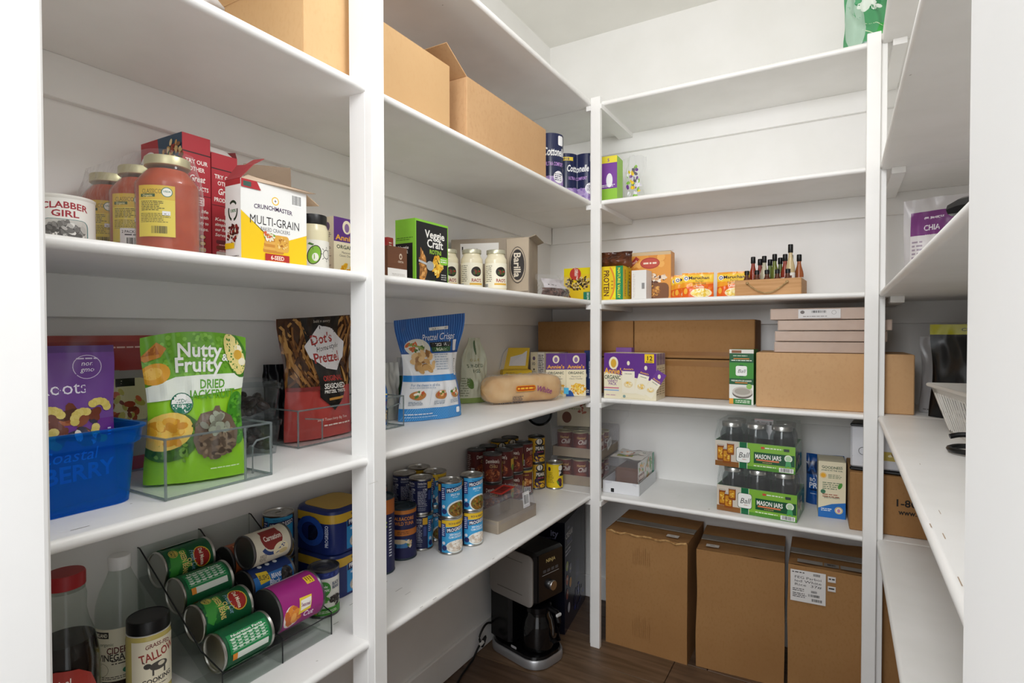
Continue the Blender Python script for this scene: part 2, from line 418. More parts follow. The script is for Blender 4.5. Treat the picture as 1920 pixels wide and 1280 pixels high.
# shelving: boards with a rounded front edge, wall cleats, posts
def shelf_left(x0, x1, y0, y1, zt):
    """board whose rounded edge is at x1 (facing +x)"""
    r = TH/2; pts = [(x0, zt-TH), (x1-r, zt-TH)]+[(x1-r+r*math.sin(R_(a)), zt-r-r*math.cos(R_(a))) for a in range(15, 180, 15)]+[(x1-r, zt), (x0, zt)]
    return MB().prism([(p[0], p[1]) for p in pts], 0, 1, Matrix(((1, 0, 0, 0), (0, 0, (y1-y0), y0), (0, 1, 0, 0), (0, 0, 0, 1))))
un_l = thing('shelving_unit', 'white painted built-in pantry shelving around three walls', 'shelving', (0, 0, 0))
un_b = un_l
un_r = un_l
for z in SH:
    obj('shelf_board', shelf_left(XW, XL, .28, YB-.002, z), un_l, SHELF, True)
    m_ = shelf_left(0, YW-YB, XW, XR2, z); m_.v = [(v[1], YW-v[0], v[2]) for v in m_.v]; m_.f = [tuple(reversed(f)) for f in m_.f]
    obj('shelf_board', m_, un_b, SHELF, True)
    m_ = shelf_left(0, XR2-XR, .28, YB-.002, z); m_.v = [(XR2-v[0], v[1], v[2]) for v in m_.v]; m_.f = [tuple(reversed(f)) for f in m_.f]
    obj('shelf_board', m_, un_r, SHELF, True)
    zc = z-TH; ch = .082
    obj('wall_cleat', MB().box(XW, .30, zc-ch, XW+.018, YW-.02, zc, .0015), un_l, TRIM)
    obj('wall_cleat', MB().box(XW+.0185, YW-.018, zc-ch, XR2, YW, zc, .0015), un_b, TRIM)
    obj('wall_cleat', MB().box(XR2-.018, .30, zc-ch, XR2, YW-.02, zc, .0015), un_r, TRIM)
    obj('support_cleat', MB().box(XL-.022, YB-.02, zc-.020, XL+.016+.03, YW-.02, zc, .001), un_b, TRIM)
    obj('support_cleat', MB().box(XR+.03, YB-.02, zc-.020, XR+.068, YW-.02, zc, .001), un_b, TRIM)
# posts: a front strip and a second strip behind it
def post(u, boxes, top):
    for i, (x0, y0, x1, y1) in enumerate(boxes): obj('post' if i == 0 else 'post_backing', MB().box(x0, y0, 0, x1, y1, top, .0015), u, TRIM)
post(un_l, [(XL-.004, .8945, XL+.017, .9335), (XL-.052, .8955, XL-.0045, .9325)], ZC-.002)
post(un_b, [(-.8935, YB-.021, -.8525, YB-.0005), (-.904, YB, -.866, YB+.036)], S4+.012)
post(un_b, [(.0645, YB-.021, .1035, YB-.0005), (.082, YB, .122, YB+.036)], S4+.016)
# unseen pendant fitting, added above the frame to carry the point lamp set at the top
lp = thing('added_pendant', 'white pendant fitting, unseen and added to carry the pantry lamp', 'light', (-.20, .86, ZC))
obj('canopy', MB().lathe([(.055, -.02), (.06, -.012), (.06, 0)], 28), lp, TRIM, True); obj('cord', MB().tube([(0, 0, -.02), (0, 0, -.30)], .004, 8), lp, TRIM, True); obj('socket', MB().lathe([(.001, -.345), (.022, -.345), (.024, -.32), (.016, -.295), (.006, -.29)], 20), lp, TRIM, True)

# ------------------------------------------------------------ makers of packs
CARD = noise_mat('corrugated_cardboard', '#cba377', '#c49b6e', 3.5, .78, 5, (1, 1, 1), .03, specks=('#c0966a', 120, .5, .85, (1, 1, .6)))
CARD_D = noise_mat('corrugated_cardboard_dark', '#9d7446', '#966c3f', 3.5, .78, 5, (1, 1, 1), .03, specks=('#916839', 120, .5, .85, (1, 1, .6)))
CARD_L = noise_mat('corrugated_cardboard_light', '#d2ac7c', '#cba474', 3.5, .75, 5, (1, 1, 1), .03, specks=('#cba272', 120, .5, .85, (1, 1, .6)))
CARD_G = noise_mat('grey_board', '#a39684', '#94877a', 8, .8, 4)
TAPE = mat('packing_tape', '#b08a55', .25)
TIN = mat('tin', '#c9c7c2', .28, 1.0); TIN_D = mat('dark_tin', '#6a6a6a', .35, .9); GOLD = mat('gold_lid', '#c9c29a', .38, .6)
BLACK = mat('black_plastic', '#0c0c0d', .35); WHITEP = mat('white_plastic', '#eeeeec', .35)
GLASS = film_mat('clear_glass', '#ffffff', .02, .03, '#eff3f0', clean=True); FILM = film_mat('shrink_film', '#f4f4f6', .045, .12, '#fbfbfb', .6, 35)
ACRYL = film_mat('clear_acrylic', '#ffffff', .008, .04, '#fbfcfc', clean=True); EDGE = film_mat('acrylic_edge', '#a8b0b0', .30, .1, '#c8d0d0')
RIGID = film_mat('rigid_clear_plastic', '#eef1f3', .04, .06, '#f2f5f6', clean=True)
def solid(h, rough=.45): return mat('solid_%s_%d' % (h.strip('#'), int(rough*100)), h, rough)
def corner_centre(fl, w, d, rz, which='fl'):
    """centre of a w x d footprint whose front-left (or front-right) corner stands at fl"""
    s_ = 1 if which == 'fl' else -1
    p = rotz((s_*w/2, d/2, 0), R_(rz)); return (fl[0]+p.x, fl[1]+p.y)
def carton(name, label, cat, w, d, h, fl, z, rz, base, prints={}, group=None, m=None, which='fl', bev=.0008, pm=None, body='body', gap=.0006):
    cx, cy = corner_centre(fl, w, d, rz, which)
    t = thing(name, label, cat, (cx, cy, z+gap), rz, group)
    obj(body, MB().box(-w/2, -d/2, 0, w/2, d/2, h, bev), t, m or solid(base))
    for side, P in prints.items(): P.build(face(side, w, d, h), parent=t, m=pm, name='printed_'+side if side != 'front' else 'printed_front')
    return t
CANS = {}
def can_make(key, Rr, H, fn, end=None, tab=False, seed=1):
    r = Rr-.0012
    prof = [(.001, .003), (Rr-.0045, .003), (Rr-.0035, .0004), (Rr-.0015, 0), (Rr, .0012), (Rr, .0035), (r, .005), (r, H-.005), (Rr, H-.0035), (Rr, H-.0012), (Rr-.0015, H),
            (Rr-.003, H-.0008), (Rr-.0038, H-.0045), (Rr*.80, H-.004), (Rr*.775, H-.0048), (Rr*.74, H-.0038), (Rr*.5, H-.0038), (Rr*.47, H-.0045), (Rr*.44, H-.0038), (.001, H-.0038)]
    body = MB().lathe(prof, 36).mesh('can_body', True); body.materials.append(end or TIN)
    P = Print(seed=seed); hw = math.pi*r; fn(P, hw, H-.012)
    o = P.build(cyl(r, .006), cu=r*math.pi/24, cv=None, base=.00025); lab = o.data; bpy.data.objects.remove(o); lab.name = 'paper_label'
    tb = None
    if tab:
        mb = MB().tube([(Rr*.30*math.cos(a)*.62, -Rr*.30*math.sin(a)-Rr*.05, H-.0022) for a in [2*math.pi*i/12 for i in range(12)]], .0013, 6, True); mb.box(-.005, Rr*.22, H-.0036, .005, Rr*.62, H-.0018, .0006)
        tb = mb.mesh('pull_tab', True); tb.materials.append(TIN)
    CANS[key] = (body, lab, tb, Rr, H)
def can(key, label, loc, rz, group=None, cat='can', name='food_can', tilt=None):
    b, l, tb, Rr, H = CANS[key]
    t = thing(name, label, cat, loc, rz, group, tilt or (0, 0))
    for n, me in (('can_body', b), ('paper_label', l), ('pull_tab', tb)):
        if me: o = bpy.data.objects.new(n, me); COL.objects.link(o); o.parent = t
    return t
def sm(x, a, b): t = max(0, min(1, (x-a)/(b-a))); return t*t*(3-2*t)
def pouch_fn(w, h, D, lean=0, crump=.006, seed=0, sway=.01, waist=.06, top=.0, taper=.93, wave=.0, bow=0, base=.7, full=.25, peak=0):
    def half(t): return D/2*(base+(1-base)*math.sin(math.pi/2*min(t/.35, 1)))*(1-sm(t, full, taper))
    def geo(u, v, sgn, d):
        s = max(-1, min(1, u/(w/2))); t = max(0, min(1, v/h)); f = max(0, 1-abs(s)**2.4)**.7
        wid = 1-waist*math.sin(math.pi*min(t*1.05, 1))**2+top*sm(t, .6, 1)
        nz = noise.noise(Vector((s*2.1+seed*7.3, t*3.2+seed, seed*1.7)))+.5*noise.noise(Vector((s*5+seed*3, t*7, seed*2.2)))
        y = -sgn*(half(t)*f*(1+.18*nz))+sway*noise.noise(Vector((s*1.3+seed, t*1.6, seed+9.1)))*sm(t, .1, .8)*2
        y += -sgn*0+crump*noise.noise(Vector((s*4+seed, t*5.5, seed+3)))*sm(t, .05, .3)+lean*t*h+bow*s*s*sm(t, .5, 1)
        z = t*h*(1)+wave*s*sm(t, .55, 1)+peak*(1-s*s)*sm(t, .6, 1)
        return Vector((s*w/2*wid, y-sgn*(d+.0004*(1-sm(t, 0, .03))), z))
    return geo
def pouch(name, label, cat, w, h, D, loc, rz, m, P, group=None, pm=None, tilt=None, nu=44, nv=56, body='pouch_film', **kw):
    g = pouch_fn(w, h, D, **kw); t = thing(name, label, cat, loc, rz, group, tilt or (0, 0))
    mb = MB(); mb.grid(lambda a, b: g((a-.5)*w, b*h, 1, 0), nu, nv); mb.grid(lambda a, b: g((.5-a)*w, b*h, -1, 0), nu, nv)
    # bottom gusset
    mb.grid(lambda a, b: (lambda p, q: p.lerp(q, b))(g((.5-a)*w, 0, 1, 0), g((.5-a)*w, 0, -1, 0)), nu, 1)
    obj(body, mb, t, m, True)
    if P: P.build(lambda u, v, d: g(u, v, 1, d), cu=w/nu, cv=h/nv, base=.0014, parent=t, m=pm or GLOSS, name='printed_front')
    return t, g
def plan(px, py, dist):
    d = ray(px, py); n = math.hypot(d.x, d.y); return (d.x/n*dist, d.y/n*dist)
def jar_lathe(Rr, h, neck, shoulder=.75, nz=.86, inset=0):
    r = Rr-inset; return [(r*.86, .001+inset), (r*.97, .004+inset), (r, .01+inset), (r, h*shoulder), (r*.985, h*(shoulder+.03)), (neck+(r-neck)*.55, h*(shoulder+(nz-shoulder)*.55)), (neck-inset, h*nz), (neck-inset, h*.93)]
def lidmesh(r, z0, z1, n=36):
    return MB().lathe([(r*.96, z0), (r, z0+.001), (r, z1-.002), (r*.975, z1-.0004), (r*.93, z1), (r*.90, z1-.0012), (.001, z1-.0012)], n)
def film_box(w, d, h, z0=0, bulge=0, seed=0, amp=.004, n=10, taper=1.0):
    """loose clear wrap around a w x d x h pack"""
    mb = MB()
    def wob(p): k = noise.noise(Vector(p)*22+Vector((seed, 0, 0))); q = noise.noise(Vector(p)*22+Vector((0, seed+5, 0))); return Vector(p)+Vector((k*amp, q*amp, k*q*amp))
    def sd(a, b, s1, s2): return lambda i, j: wob(Vector(a).lerp(Vector(b), i)*(1-(1-taper)*j)+Vector((0, 0, z0+j*h)))
    c = [(-w/2, -d/2, 0), (w/2, -d/2, 0), (w/2, d/2, 0), (-w/2, d/2, 0)]
    for k in range(4): mb.grid(sd(c[k], c[(k+1) % 4], 0, 0), n, n)
    mb.grid(lambda i, j: wob(((i-.5)*w*taper, (j-.5)*d*taper, z0+h)), n, n); return mb

# ------------------------------------------------------------ left wall, fourth shelf (big cartons, tissue)
def shipping_box(label, w, d, h, fl, z, rz, m, flaps=(), group=None, tape=True, hollow=True, name='cardboard_box', which='fl'):
    cx, cy = corner_centre(fl, w, d, rz, which); t = thing(name, label, 'box', (cx, cy, z+.0008), rz, group)
    th = .004; mb = MB(); c = .0015
    if hollow:
        mb.box(-w/2, -d/2, 0, w/2, -d/2+th, h, c); mb.box(-w/2, d/2-th, 0, w/2, d/2, h, c)
        mb.box(-w/2, -d/2+th, 0, -w/2+th, d/2-th, h, c); mb.box(w/2-th, -d/2+th, 0, w/2, d/2-th, h, c); mb.box(-w/2+th, -d/2+th, 0, w/2-th, d/2-th, th)
    else: mb.box(-w/2, -d/2, 0, w/2, d/2, h, .003)
    obj('carton_walls', mb, t, m)
    for side, ang, ln in flaps:        # flap hinged on a top edge, ang from horizontal-outward
        a = R_(ang); co, si = math.cos(a)*ln, math.sin(a)*ln
        if side == 'front': q = [(-w/2, -d/2, h), (w/2, -d/2, h), (w/2, -d/2-co, h+si), (-w/2, -d/2-co, h+si)]
        if side == 'back': q = [(w/2, d/2, h), (-w/2, d/2, h), (-w/2, d/2+co, h+si), (w/2, d/2+co, h+si)]
        if side == 'left': q = [(-w/2, d/2, h), (-w/2, -d/2, h), (-w/2-co, -d/2, h+si), (-w/2-co, d/2, h+si)]
        if side == 'right': q = [(w/2, -d/2, h), (w/2, d/2, h), (w/2+co, d/2, h+si), (w/2+co, -d/2, h+si)]
        obj('flap', MB().slab(q, .003), t, m)
    return t
bA = shipping_box('open tan cardboard box passing behind the white post on the upper left shelf', .498, .27, .207, (-.957, onx(570, 60, -.957).y), S3, 90, CARD_L, [('left', 35, .10), ('back', 75, .04)])
P = Print(); c_ = '#e3c79c'
for k in range(5): P.ring(-.045, .05, .018+k*.008, .0195+k*.008, c_, 20, -60+10*k, 100)
P.build(face('left', .494, .27, .205), parent=bA, name='printed_emblem', m=MATTE)
bB = shipping_box('tan cardboard box with raised flap beside the tissue packs on the upper left shelf', .512, .26, .209, (-.952, onx(875, 235, -.952).y), S3, 90, CARD, [('left', 30, .11)])
def tissue_print(P, w, h, tx):
    P.rect(-w/2, 0, w/2, h, '#20284f'); P.rect(-w/2, 0, w/2, h*.34, '#b79fd0')
    P.blobs(0, h*.2, w*.46, h*.13, 60, ['#a184c4', '#c6b2dc', '#9277b8'], .008)
    P.text('Cottonelle', tx, h*.72, h*.13, '#ffffff', w=w*.50, shear=.12); P.text('ULTRA COMFORT', tx, h*.53, h*.06, '#c79be0', w=w*.42)
    P.rect(-w*.43, h*.86, -w*.1, h*.93, '#f0d24a'); P.text('4=18', -w*.27, h*.895, h*.05, '#20284f'); P.rrect(w*.28, h*.82, w*.42, h*.97, .006, '#ffffff'); P.ell(w*.3, h*.33, w*.13, w*.13, '#f3f1f6'); P.fine(w*.2, h*.27, w*.4, h*.39, 4, '#20284f')
def tissue(label, w, h, loc, rz, tx):
    t = thing('toilet_paper_pack', label, 'toilet paper', loc, rz, 'toilet paper packs on the upper left shelf')
    d = .115
    for i in range(2):
        x = (i-.5)*w/2
        for j in range(2):
            obj('paper_roll', MB().lathe([(.018, h/2*j+.003), (w/4-.006, h/2*j+.003), (w/4-.003, h/2*j+.008), (w/4-.003, h/2*j+h/2-.008), (w/4-.006, h/2*j+h/2-.002), (.018, h/2*j+h/2-.002)], 24, Matrix.Translation((x, 0, 0))), t, solid('#f2f1ef', .8), True)
    def wr(u, v, dd):
        r = w/4; k = 1 if u > 0 else -1; s_ = (u-k*r)/r; s_ = max(-1, min(1, s_)); return Vector((u, -(r*math.sqrt(max(0, 1-s_*s_*.8))+.002+dd), v))
    P = Print(); tissue_print(P, w, h, tx); P.build(wr, cu=w/24, cv=h/4, parent=t, m=GLOSS, base=.0005, name='printed_wrap')
    return t
c1 = onx(1047, 300, -1.03); tissue('dark blue toilet paper pack beside the tan box', .19, .262, (-1.068, 2.05, S3+.001), 58, .040)
tissue('dark blue toilet paper pack in the corner by the slim white post', .19, .225, (-1.008, 2.275, S3+.001), 30, .0)

# corner of the fourth shelf: green and purple box, clear bag of purple and yellow packets
P = Print(); w_, h_ = .075, .205
P.rect(-w_/2, 0, w_/2, h_, '#7a3f9a'); P.rect(-w_/2, 0, w_/2, h_*.33, '#8fc23a'); P.rect(-w_/2, h_*.86, w_/2, h_, '#e8d83a'); P.ell(.004, h_*.5, .014, .03, '#f0eef2'); P.text('5', 0, h_*.92, .014, '#7a3f9a')
P.fine(-.03, h_*.36, .03, h_*.42, 2, '#ffffff'); carton('snack_box', 'purple and green box with yellow top on the fourth back shelf by the slim post', 'box', w_, .09, h_, (-.898, 2.275), S3, 4, '#8fc23a', {'front': P})
P = Print(seed=5); P.blobs(0, .09, .035, .07, 40, ['#f0cf3b', '#7d49a0', '#8fc050', '#d9d6df', '#6d6a78', '#e8e6ee'], .011)
pouch('clear_bag', 'crumpled clear bag of purple and yellow packets standing beside the green and purple box', 'bag', .10, .21, .05, (-.775, 2.36, S3+.001), 10, FILM, P, seed=3, crump=.02, sway=.02, waist=.25)

# top shelf, right end: bag of green packets
P = Print(seed=8); w_, h_ = .20, .26
P.rect(-w_/2, 0, w_/2, h_, '#4f9a68'); P.rect(-w_/2, h_*.0, w_/2, h_*.16, '#2f6a4c'); P.poly([(-.03, .02), (.09, .05), (.09, .11), (.0, .10)], '#3aa64a'); P.line(-.06, .12, .09, .06, .003, '#d7e8c8'); P.line(-.06, .09, .06, .02, .003, '#cfe2c0')
P.rect(.035, .03, .09, .085, '#f0eeee'); P.rect(.042, .036, .09, .08, '#3b2a33'); P.ell(-.07, .13, .03, .11, '#a9c6b3'); P.blobs(0, .2, .08, .05, 30, ['#5aa877', '#e6efe6', '#3a8a5a'], .016)
pouch('green_bag', 'green and white plastic bag on the top back shelf at the right end', 'bag', w_, h_, .12, (.092, 2.335, S4+.001), 14, solid('#dfe8dc', .3), P, seed=2, crump=.012, sway=.012)

# ------------------------------------------------------------ left wall, third shelf, first bay
def lab_clabber(P, W, h):
    P.rect(-W, 0, W, h, '#ecebe6'); P.text('CLABBER', 0, h*.84, h*.14, '#a3303b', w=.062, arc=.003); P.text('GIRL', 0, h*.68, h*.14, '#a3303b', w=.036)
    P.rrect(-.032, -.0, .032, h*.56, .01, '#1f6f72'); P.rrect(-.0305, 0, .0305, h*.55, .009, '#c9c7c2')
    P.blobs(0, h*.26, .026, h*.22, 80, ['#8b8986', '#e6e4e0', '#5c5a58', '#b9b7b3', '#767471'], .006)
can_make('clabber', .043, .086, lab_clabber, mat('white_lid', '#eae8e2', .4), seed=3)
p_ = plan(119, 410, 1.17); can('clabber', 'white baking powder can with red lettering beside the door jamb', (p_[0], p_[1], S2+.001), 72, name='baking_powder_can')

# three jars of tomato sauce under shrink film
def jar_label(P, w, h):
    P.rect(-w/2, 0, w/2, h, '#e4cf53'); P.rect(-w/2, h*.72, w/2, h, '#dcb83e'); P.text('CLASSICO', -w*.1, h*.885, h*.09, '#6e5a26', w=w*.55, bold=0); P.rect(-w*.42, h*.77, w*.0, h*.83, '#3a5a3a'); P.text('Organic', -w*.21, h*.80, h*.045, '#e9dfa0')
    P.ell(w*.3, h*.87, w*.14, w*.14, '#f6f4ea'); P.ring(w*.3, h*.87, w*.12, w*.14, '#2a7a6a'); P.text('USDA', w*.3, h*.885, h*.035, '#2a7a6a'); P.fine(-w*.4, h*.5, w*.25, h*.7, 6, '#5d5326'); P.fine(-w*.42, h*.27, w*.4, h*.46, 6, '#7d7030'); P.rect(w*.18, h*.42, w*.38, h*.5, '#eef0f4'); P.bars(-w*.14, h*.04, w*.34, h*.22, col='#3a3418', bgc='#e4cf53')
SAUCE = noise_mat('tomato_sauce', '#cf5a36', '#c04a28', 30, .35, 3)
jar_me = None
def sauce_jar(label, loc, rz, extra):
    Rr, h = .049, .169; t = thing('sauce_jar', label, 'jar', loc, rz, 'shrink-wrapped tomato sauce jars')
    obj('glass_body', MB().lathe(jar_lathe(Rr, h, .032, .70, .87), 40), t, GLASS, True)
    obj('sauce', MB().lathe(jar_lathe(Rr, h, .032, .70, .87, .002)[:-1], 36), t, SAUCE, True)
    obj('lid', lidmesh(.0350, h*.905, h), t, GOLD, True)
    P = Print(seed=4); jar_label(P, .058, .085); P.build(lambda u, v, d: rotz(cyl(Rr, .028)(u, v, d), R_(-26)), cu=.006, parent=t, base=.0006, name='paper_label')
    if extra:
        P = Print(seed=6); P.rect(-.028, 0, .028, .036, '#f0eef0'); P.text('2 PACK ORGANIC', 0, .030, .005, '#45404a', w=.05); P.fine(-.02, .022, .02, .027, 1, '#45404a'); P.bars(-.02, .002, .02, .021); P.build(lambda u, v, d: rotz(cyl(Rr+.001, .016)(u, v, d), R_(-8)), cu=.006, parent=t, base=.0012, name='wrap_label')
    return t
jp = [(-1.013, .542), (-1.114, .548), (-1.2155, .5455)]
sauce_jar('tomato sauce jar nearest the red rice boxes under shrink film', (*jp[0], S2+.001), 66, False)
sauce_jar('tomato sauce jar in the middle of the shrink-wrapped three', (*jp[1], S2+.001), 66, True)
sauce_jar('tomato sauce jar at the back of the shrink-wrapped three beside the baking powder can', (*jp[2], S2+.001), 66, False)
def wrap_hull():
    mb = MB(); n = 44
    def ringpts(r, z):
        pts = []
        for k in range(n):
            a = 2*math.pi*k/n; d = Vector((math.cos(a), math.sin(a)))
            best = max((Vector(q) for q in jp), key=lambda q: q.dot(d)); p = best+d*r
            k_ = noise.noise(Vector((p.x*30, p.y*30, z*18))); p += d*(.0015*k_); pts.append((p.x, p.y, z))
        return pts
    rings = [ringpts(.0545, S2+.004), ringpts(.0545, S2+.06), ringpts(.0545, S2+.118), ringpts(.051, S2+.137), ringpts(.045, S2+.154), ringpts(.0405, S2+.1765)]
    vs = [p for r in rings for p in r]; fs = [(i*n+k, i*n+(k+1) % n, (i+1)*n+(k+1) % n, (i+1)*n+k) for i in range(len(rings)-1) for k in range(n)]
    return mb.add(vs, fs)
tag(obj('shrink_wrap', wrap_hull(), None, FILM, True), 'clear shrink film wrapped around the three sauce jars', 'plastic wrap')

# red rice boxes
def rice_side(P, w, h, seed):
    P.rect(-w/2, 0, w/2, h, '#b5303a'); P.rect(-w*.5, h*.86, w*.5, h*.87, '#3a2020'); k = w/.056
    for t_, yy, hh in (('TRY OUR', .80, .0085), ('OTHER', .745, .0085), ('Great', .675, .013), ('PRODUCTS', .60, .0085)): P.text(t_, 0, h*yy, hh*k, '#f6efe8', w=min(w*.84, len(t_)*.0063*k), shear=.2 if t_ == 'Great' else 0)
    P.rect(-w*.5, h*.545, w*.5, h*.55, '#3a2020'); P.rrect(-w*.02, h*.47, w*.26, h*.535, .002, '#f0d8d4'); P.fine(-w*.0, h*.475, w*.24, h*.53, 3, '#b5303a')
    for i, t_ in enumerate(('Keep life', 'simple with', 'our Ready to', 'Serve cups.')): P.text(t_, 0, h*(.43-.045*i), .0065*k, '#f6efe8', shear=.2, w=w*.8)
    for i in range(5):
        y0 = h*(.215-i*.05); P.rrect(-w*.36, y0, w*.3, y0+h*.034, .003, ['#6e1f2a', '#7a3420', '#d8d0c8', '#5b2a22', '#2a3f7a'][i]); P.ell(w*.18, y0+h*.017, w*.1, h*.014, '#e6c98a'); P.fine(-w*.25, y0-h*.012, w*.2, y0-h*.002, 1, '#f6efe8')
w_, d_, h_ = .056, .150, .258
P1 = Print(); rice_side(P1, w_, h_, 1); P2 = Print(seed=7); P2.rect(-d_/2, 0, d_/2, h_, '#b5303a'); P2.poly([(-.012, h_), (.075, h_), (.075, h_*.66), (.0, h_*.72)], '#2e4a63'); P2.blobs(.042, h_*.82, .036, .032, 90, ['#c79a5c', '#8a5a34', '#d8b47a', '#4a6a30', '#e6cf9c', '#a33a2a'], .006)
P2.ell(-.045, h_*.83, .03, .02, '#f4f0ee', rot=.3); P2.text('Minute', -.045, h_*.83, .018, '#27407f', w=.05, rot=16); P2.ell(.0, h_*.45, .06, .045, '#e8d9b8')
rb1 = carton('rice_box', 'tall red rice box standing behind the front sauce jar', 'box', w_, d_, h_, (-1.104, .6185), S2, 90, '#b5303a', {'front': P1, 'left': P2}, 'red rice boxes')
P1 = Print(); rice_side(P1, w_, .235, 1)
rb2 = carton('rice_box', 'red rice box with torn open top between the tall red box and the cracker box', 'box', w_, d_-.01, .235, (-1.104, .677), S2, 90, '#b5303a', {'front': P1}, 'red rice boxes')
obj('open_flap', MB().slab([(-.02, -.06, .2355), (.026, -.06, .2355), (.028, -.03, .256), (-.016, -.02, .262)], .001), rb2, solid('#e9e4e0'))
obj('open_flap', MB().slab([(.0275, -.069, .236), (.0275, .0, .236), (.03, .0, .258), (.03, -.06, .25)], .001), rb2, solid('#8d2a30'))

# cracker box, opened
w_, d_, h_ = .146, .046, .152; P = Print(seed=3)
P.rect(-w_/2, 0, w_/2, h_, '#f1f1ee'); P.poly([(-w_/2, 0), (w_/2, 0), (w_/2, h_*.44), (w_*.1, h_*.30), (0, h_*.26), (-w_/2, h_*.62)], '#f2c81c'); P.text('CRUNCHMASTER', -.004, h_*.705, .0085, '#4a3357', w=.085, arc=.002); P.ell(0, h_*.81, .008, .008, '#f0c419'); P.ell(0, h_*.81, .006, .006, '#fff'); P.text('+', 0, h_*.81, .007, '#4a3357')
P.text('MULTI-GRAIN', 0, h_*.54, .017, '#2e2a2e', w=.112, bold=0); P.text('BAKED CRACKERS', 0, h_*.435, .0075, '#55505a', w=.066, bold=0); P.bars(.036, h_*.8, .062, h_*.95)
for i in range(6): P.rrect(-.028+i*.001, .022+i*.0055, .018+i*.001, .030+i*.0055, .003, ['#c98b3a', '#e0ac55'][i % 2])
P.rrect(-.002, .026, .030, .058, .006, '#dca94c'); P.blobs(.014, .042, .012, .013, 26, ['#c08232', '#efd089', '#a86a28'], .002); P.blobs(-.016, .054, .012, .008, 30, ['#e8e0c8', '#6aa13c', '#d2603a', '#f3ede0'], .0035)
P.rect(-.024, 0, .03, .020, '#ae2f2c'); P.text('6-SEED', .003, .0135, .008, '#f8e9d8', w=.03); P.fine(-.018, .002, .024, .008, 2, '#e8a23a'); P.poly([(-w_/2, h_), (-w_/2, h_*.9), (-w_*.22, h_*.9), (-w_*.28, h_)], '#b12d34'); P.rect(-w_*.47, h_*.915, -w_*.36, h_*.975, '#3d5b52')
PL = Print(seed=9); PL.rect(-d_/2, 0, d_/2, h_, '#efefec'); PL.rect(-d_/2, h_*.93, d_/2, h_, '#b12d34')
for a in (90, 210, 330): PL.ring(.0, h_*.62, .011, .0145, '#15301c', 10, a-50, a+40, 1.35)
PL.text('100%', 0, h_*.62, .006, '#2a7a3a'); PL.blobs(0, h_*.33, .018, .018, 60, ['#8f2a22', '#4a2018', '#e8dcc4', '#6b1f20'], .004); PL.rect(-d_/2, h_*.16, d_/2*.2, h_*.23, '#f2c81c'); PL.fine(-.018, .004, .018, .012, 2, '#7a7a78')
cb = carton('cracker_box', 'white and yellow multi-grain cracker box with torn open flaps', 'box', w_, d_, h_, (-.95, .637), S2, 90, '#efefec', {'front': P, 'left': PL})
BRN = solid('#84705c', .7)
obj('flap', MB().slab([(.073, .022, h_), (-.035, .022, h_), (-.03, .03, h_+.045), (.076, .028, h_+.062)], .0012), cb, BRN)
obj('flap', MB().slab([(.073, -.023, h_), (.073, .023, h_), (.108, .02, h_-.012), (.104, -.026, h_-.018)], .0012), cb, solid('#c9ae92', .7))
obj('flap', MB().slab([(-.073, -.022, h_), (.070, -.022, h_), (.088, -.034, h_+.002), (-.055, -.018, h_+.010)], .0012), cb, solid('#c4ad96', .7))
fp = obj('flap', MB().slab([(-.0725, .023, h_), (-.0725, -.023, h_), (-.05, -.028, h_+.028), (-.05, .02, h_+.034)], .0012), cb, solid('#a23a3f', .6))
obj('flap_tab', MB().slab([(-.05, -.004, h_+.031), (-.05, -.026, h_+.028), (-.028, -.03, h_+.044), (-.034, -.006, h_+.044)], .0012), cb, solid('#9a3f3f', .6))

# mayonnaise jar with avocado picture
def mayo():
    t = thing('mayonnaise_jar', 'jar of pale mayonnaise with green avocado on its label and black lid', 'jar', (*plan(585, 430, 1.345), S2+.001), 70)
    Rr, h = .036, .130; obj('jar_body', MB().lathe(jar_lathe(Rr, h, .030, .70, .84), 36), t, solid('#e5dcb8', .25), True); obj('lid', lidmesh(.032, h*.83, h), t, BLACK, True)
    P = Print(seed=2); P.rect(-.05, 0, .05, .06, '#eceae0'); P.ell(-.008, .027, .015, .022, '#2d2d22', rot=-.3); P.ell(-.008, .027, .013, .020, '#86b93c', rot=-.3); P.ell(-.006, .022, .007, .009, '#f1efe4'); P.ring(.022, .03, .009, .0105, '#2a2a28')
    for k in range(8): a = k*.785; P.line(.022+.012*math.cos(a), .03+.012*math.sin(a), .022+.017*math.cos(a), .03+.017*math.sin(a), .0013, '#2a2a28')
    P.poly([(-.008, .05), (-.018, .054), (-.022, .05), (-.012, .047)], '#4a7a2a'); P.build(cyl(Rr, .012), cu=.005, parent=t, base=.0005, name='paper_label')
mayo()
# macaroni boxes
def annie(P, w, h, var=0):
    P.rect(-w/2, 0, w/2, h, '#efe4c4'); P.rect(-w/2, h*.62, w/2, h, '#5f3382'); P.ell(0, h*.86, w*.17, w*.2, '#efe4c4'); P.ell(0, h*.85, w*.09, w*.13, '#8a6a9c'); P.text("Annie's", 0, h*.69, h*.085, '#f2b233', w=w*.86); P.text('ORGANIC', 0, h*.545, h*.06, '#3a4a38', w=w*.8)
    P.text('Macaroni &', 0, h*.46, h*.035, '#4a3f38', bold=0); P.text('Classic Cheddar', 0, h*.41, h*.035, '#4a3f38', bold=0); P.blobs(w*.1, h*.17, w*.36, h*.12, 70, ['#f0c23a', '#e8ab25', '#f7db77', '#dd9a1e'], w*.07, .5)
    P.poly([(-w/2, 0), (-w*.1, 0), (-w*.16, h*.08), (-w*.28, h*.14), (-w/2, h*.13)], '#1c56a8')
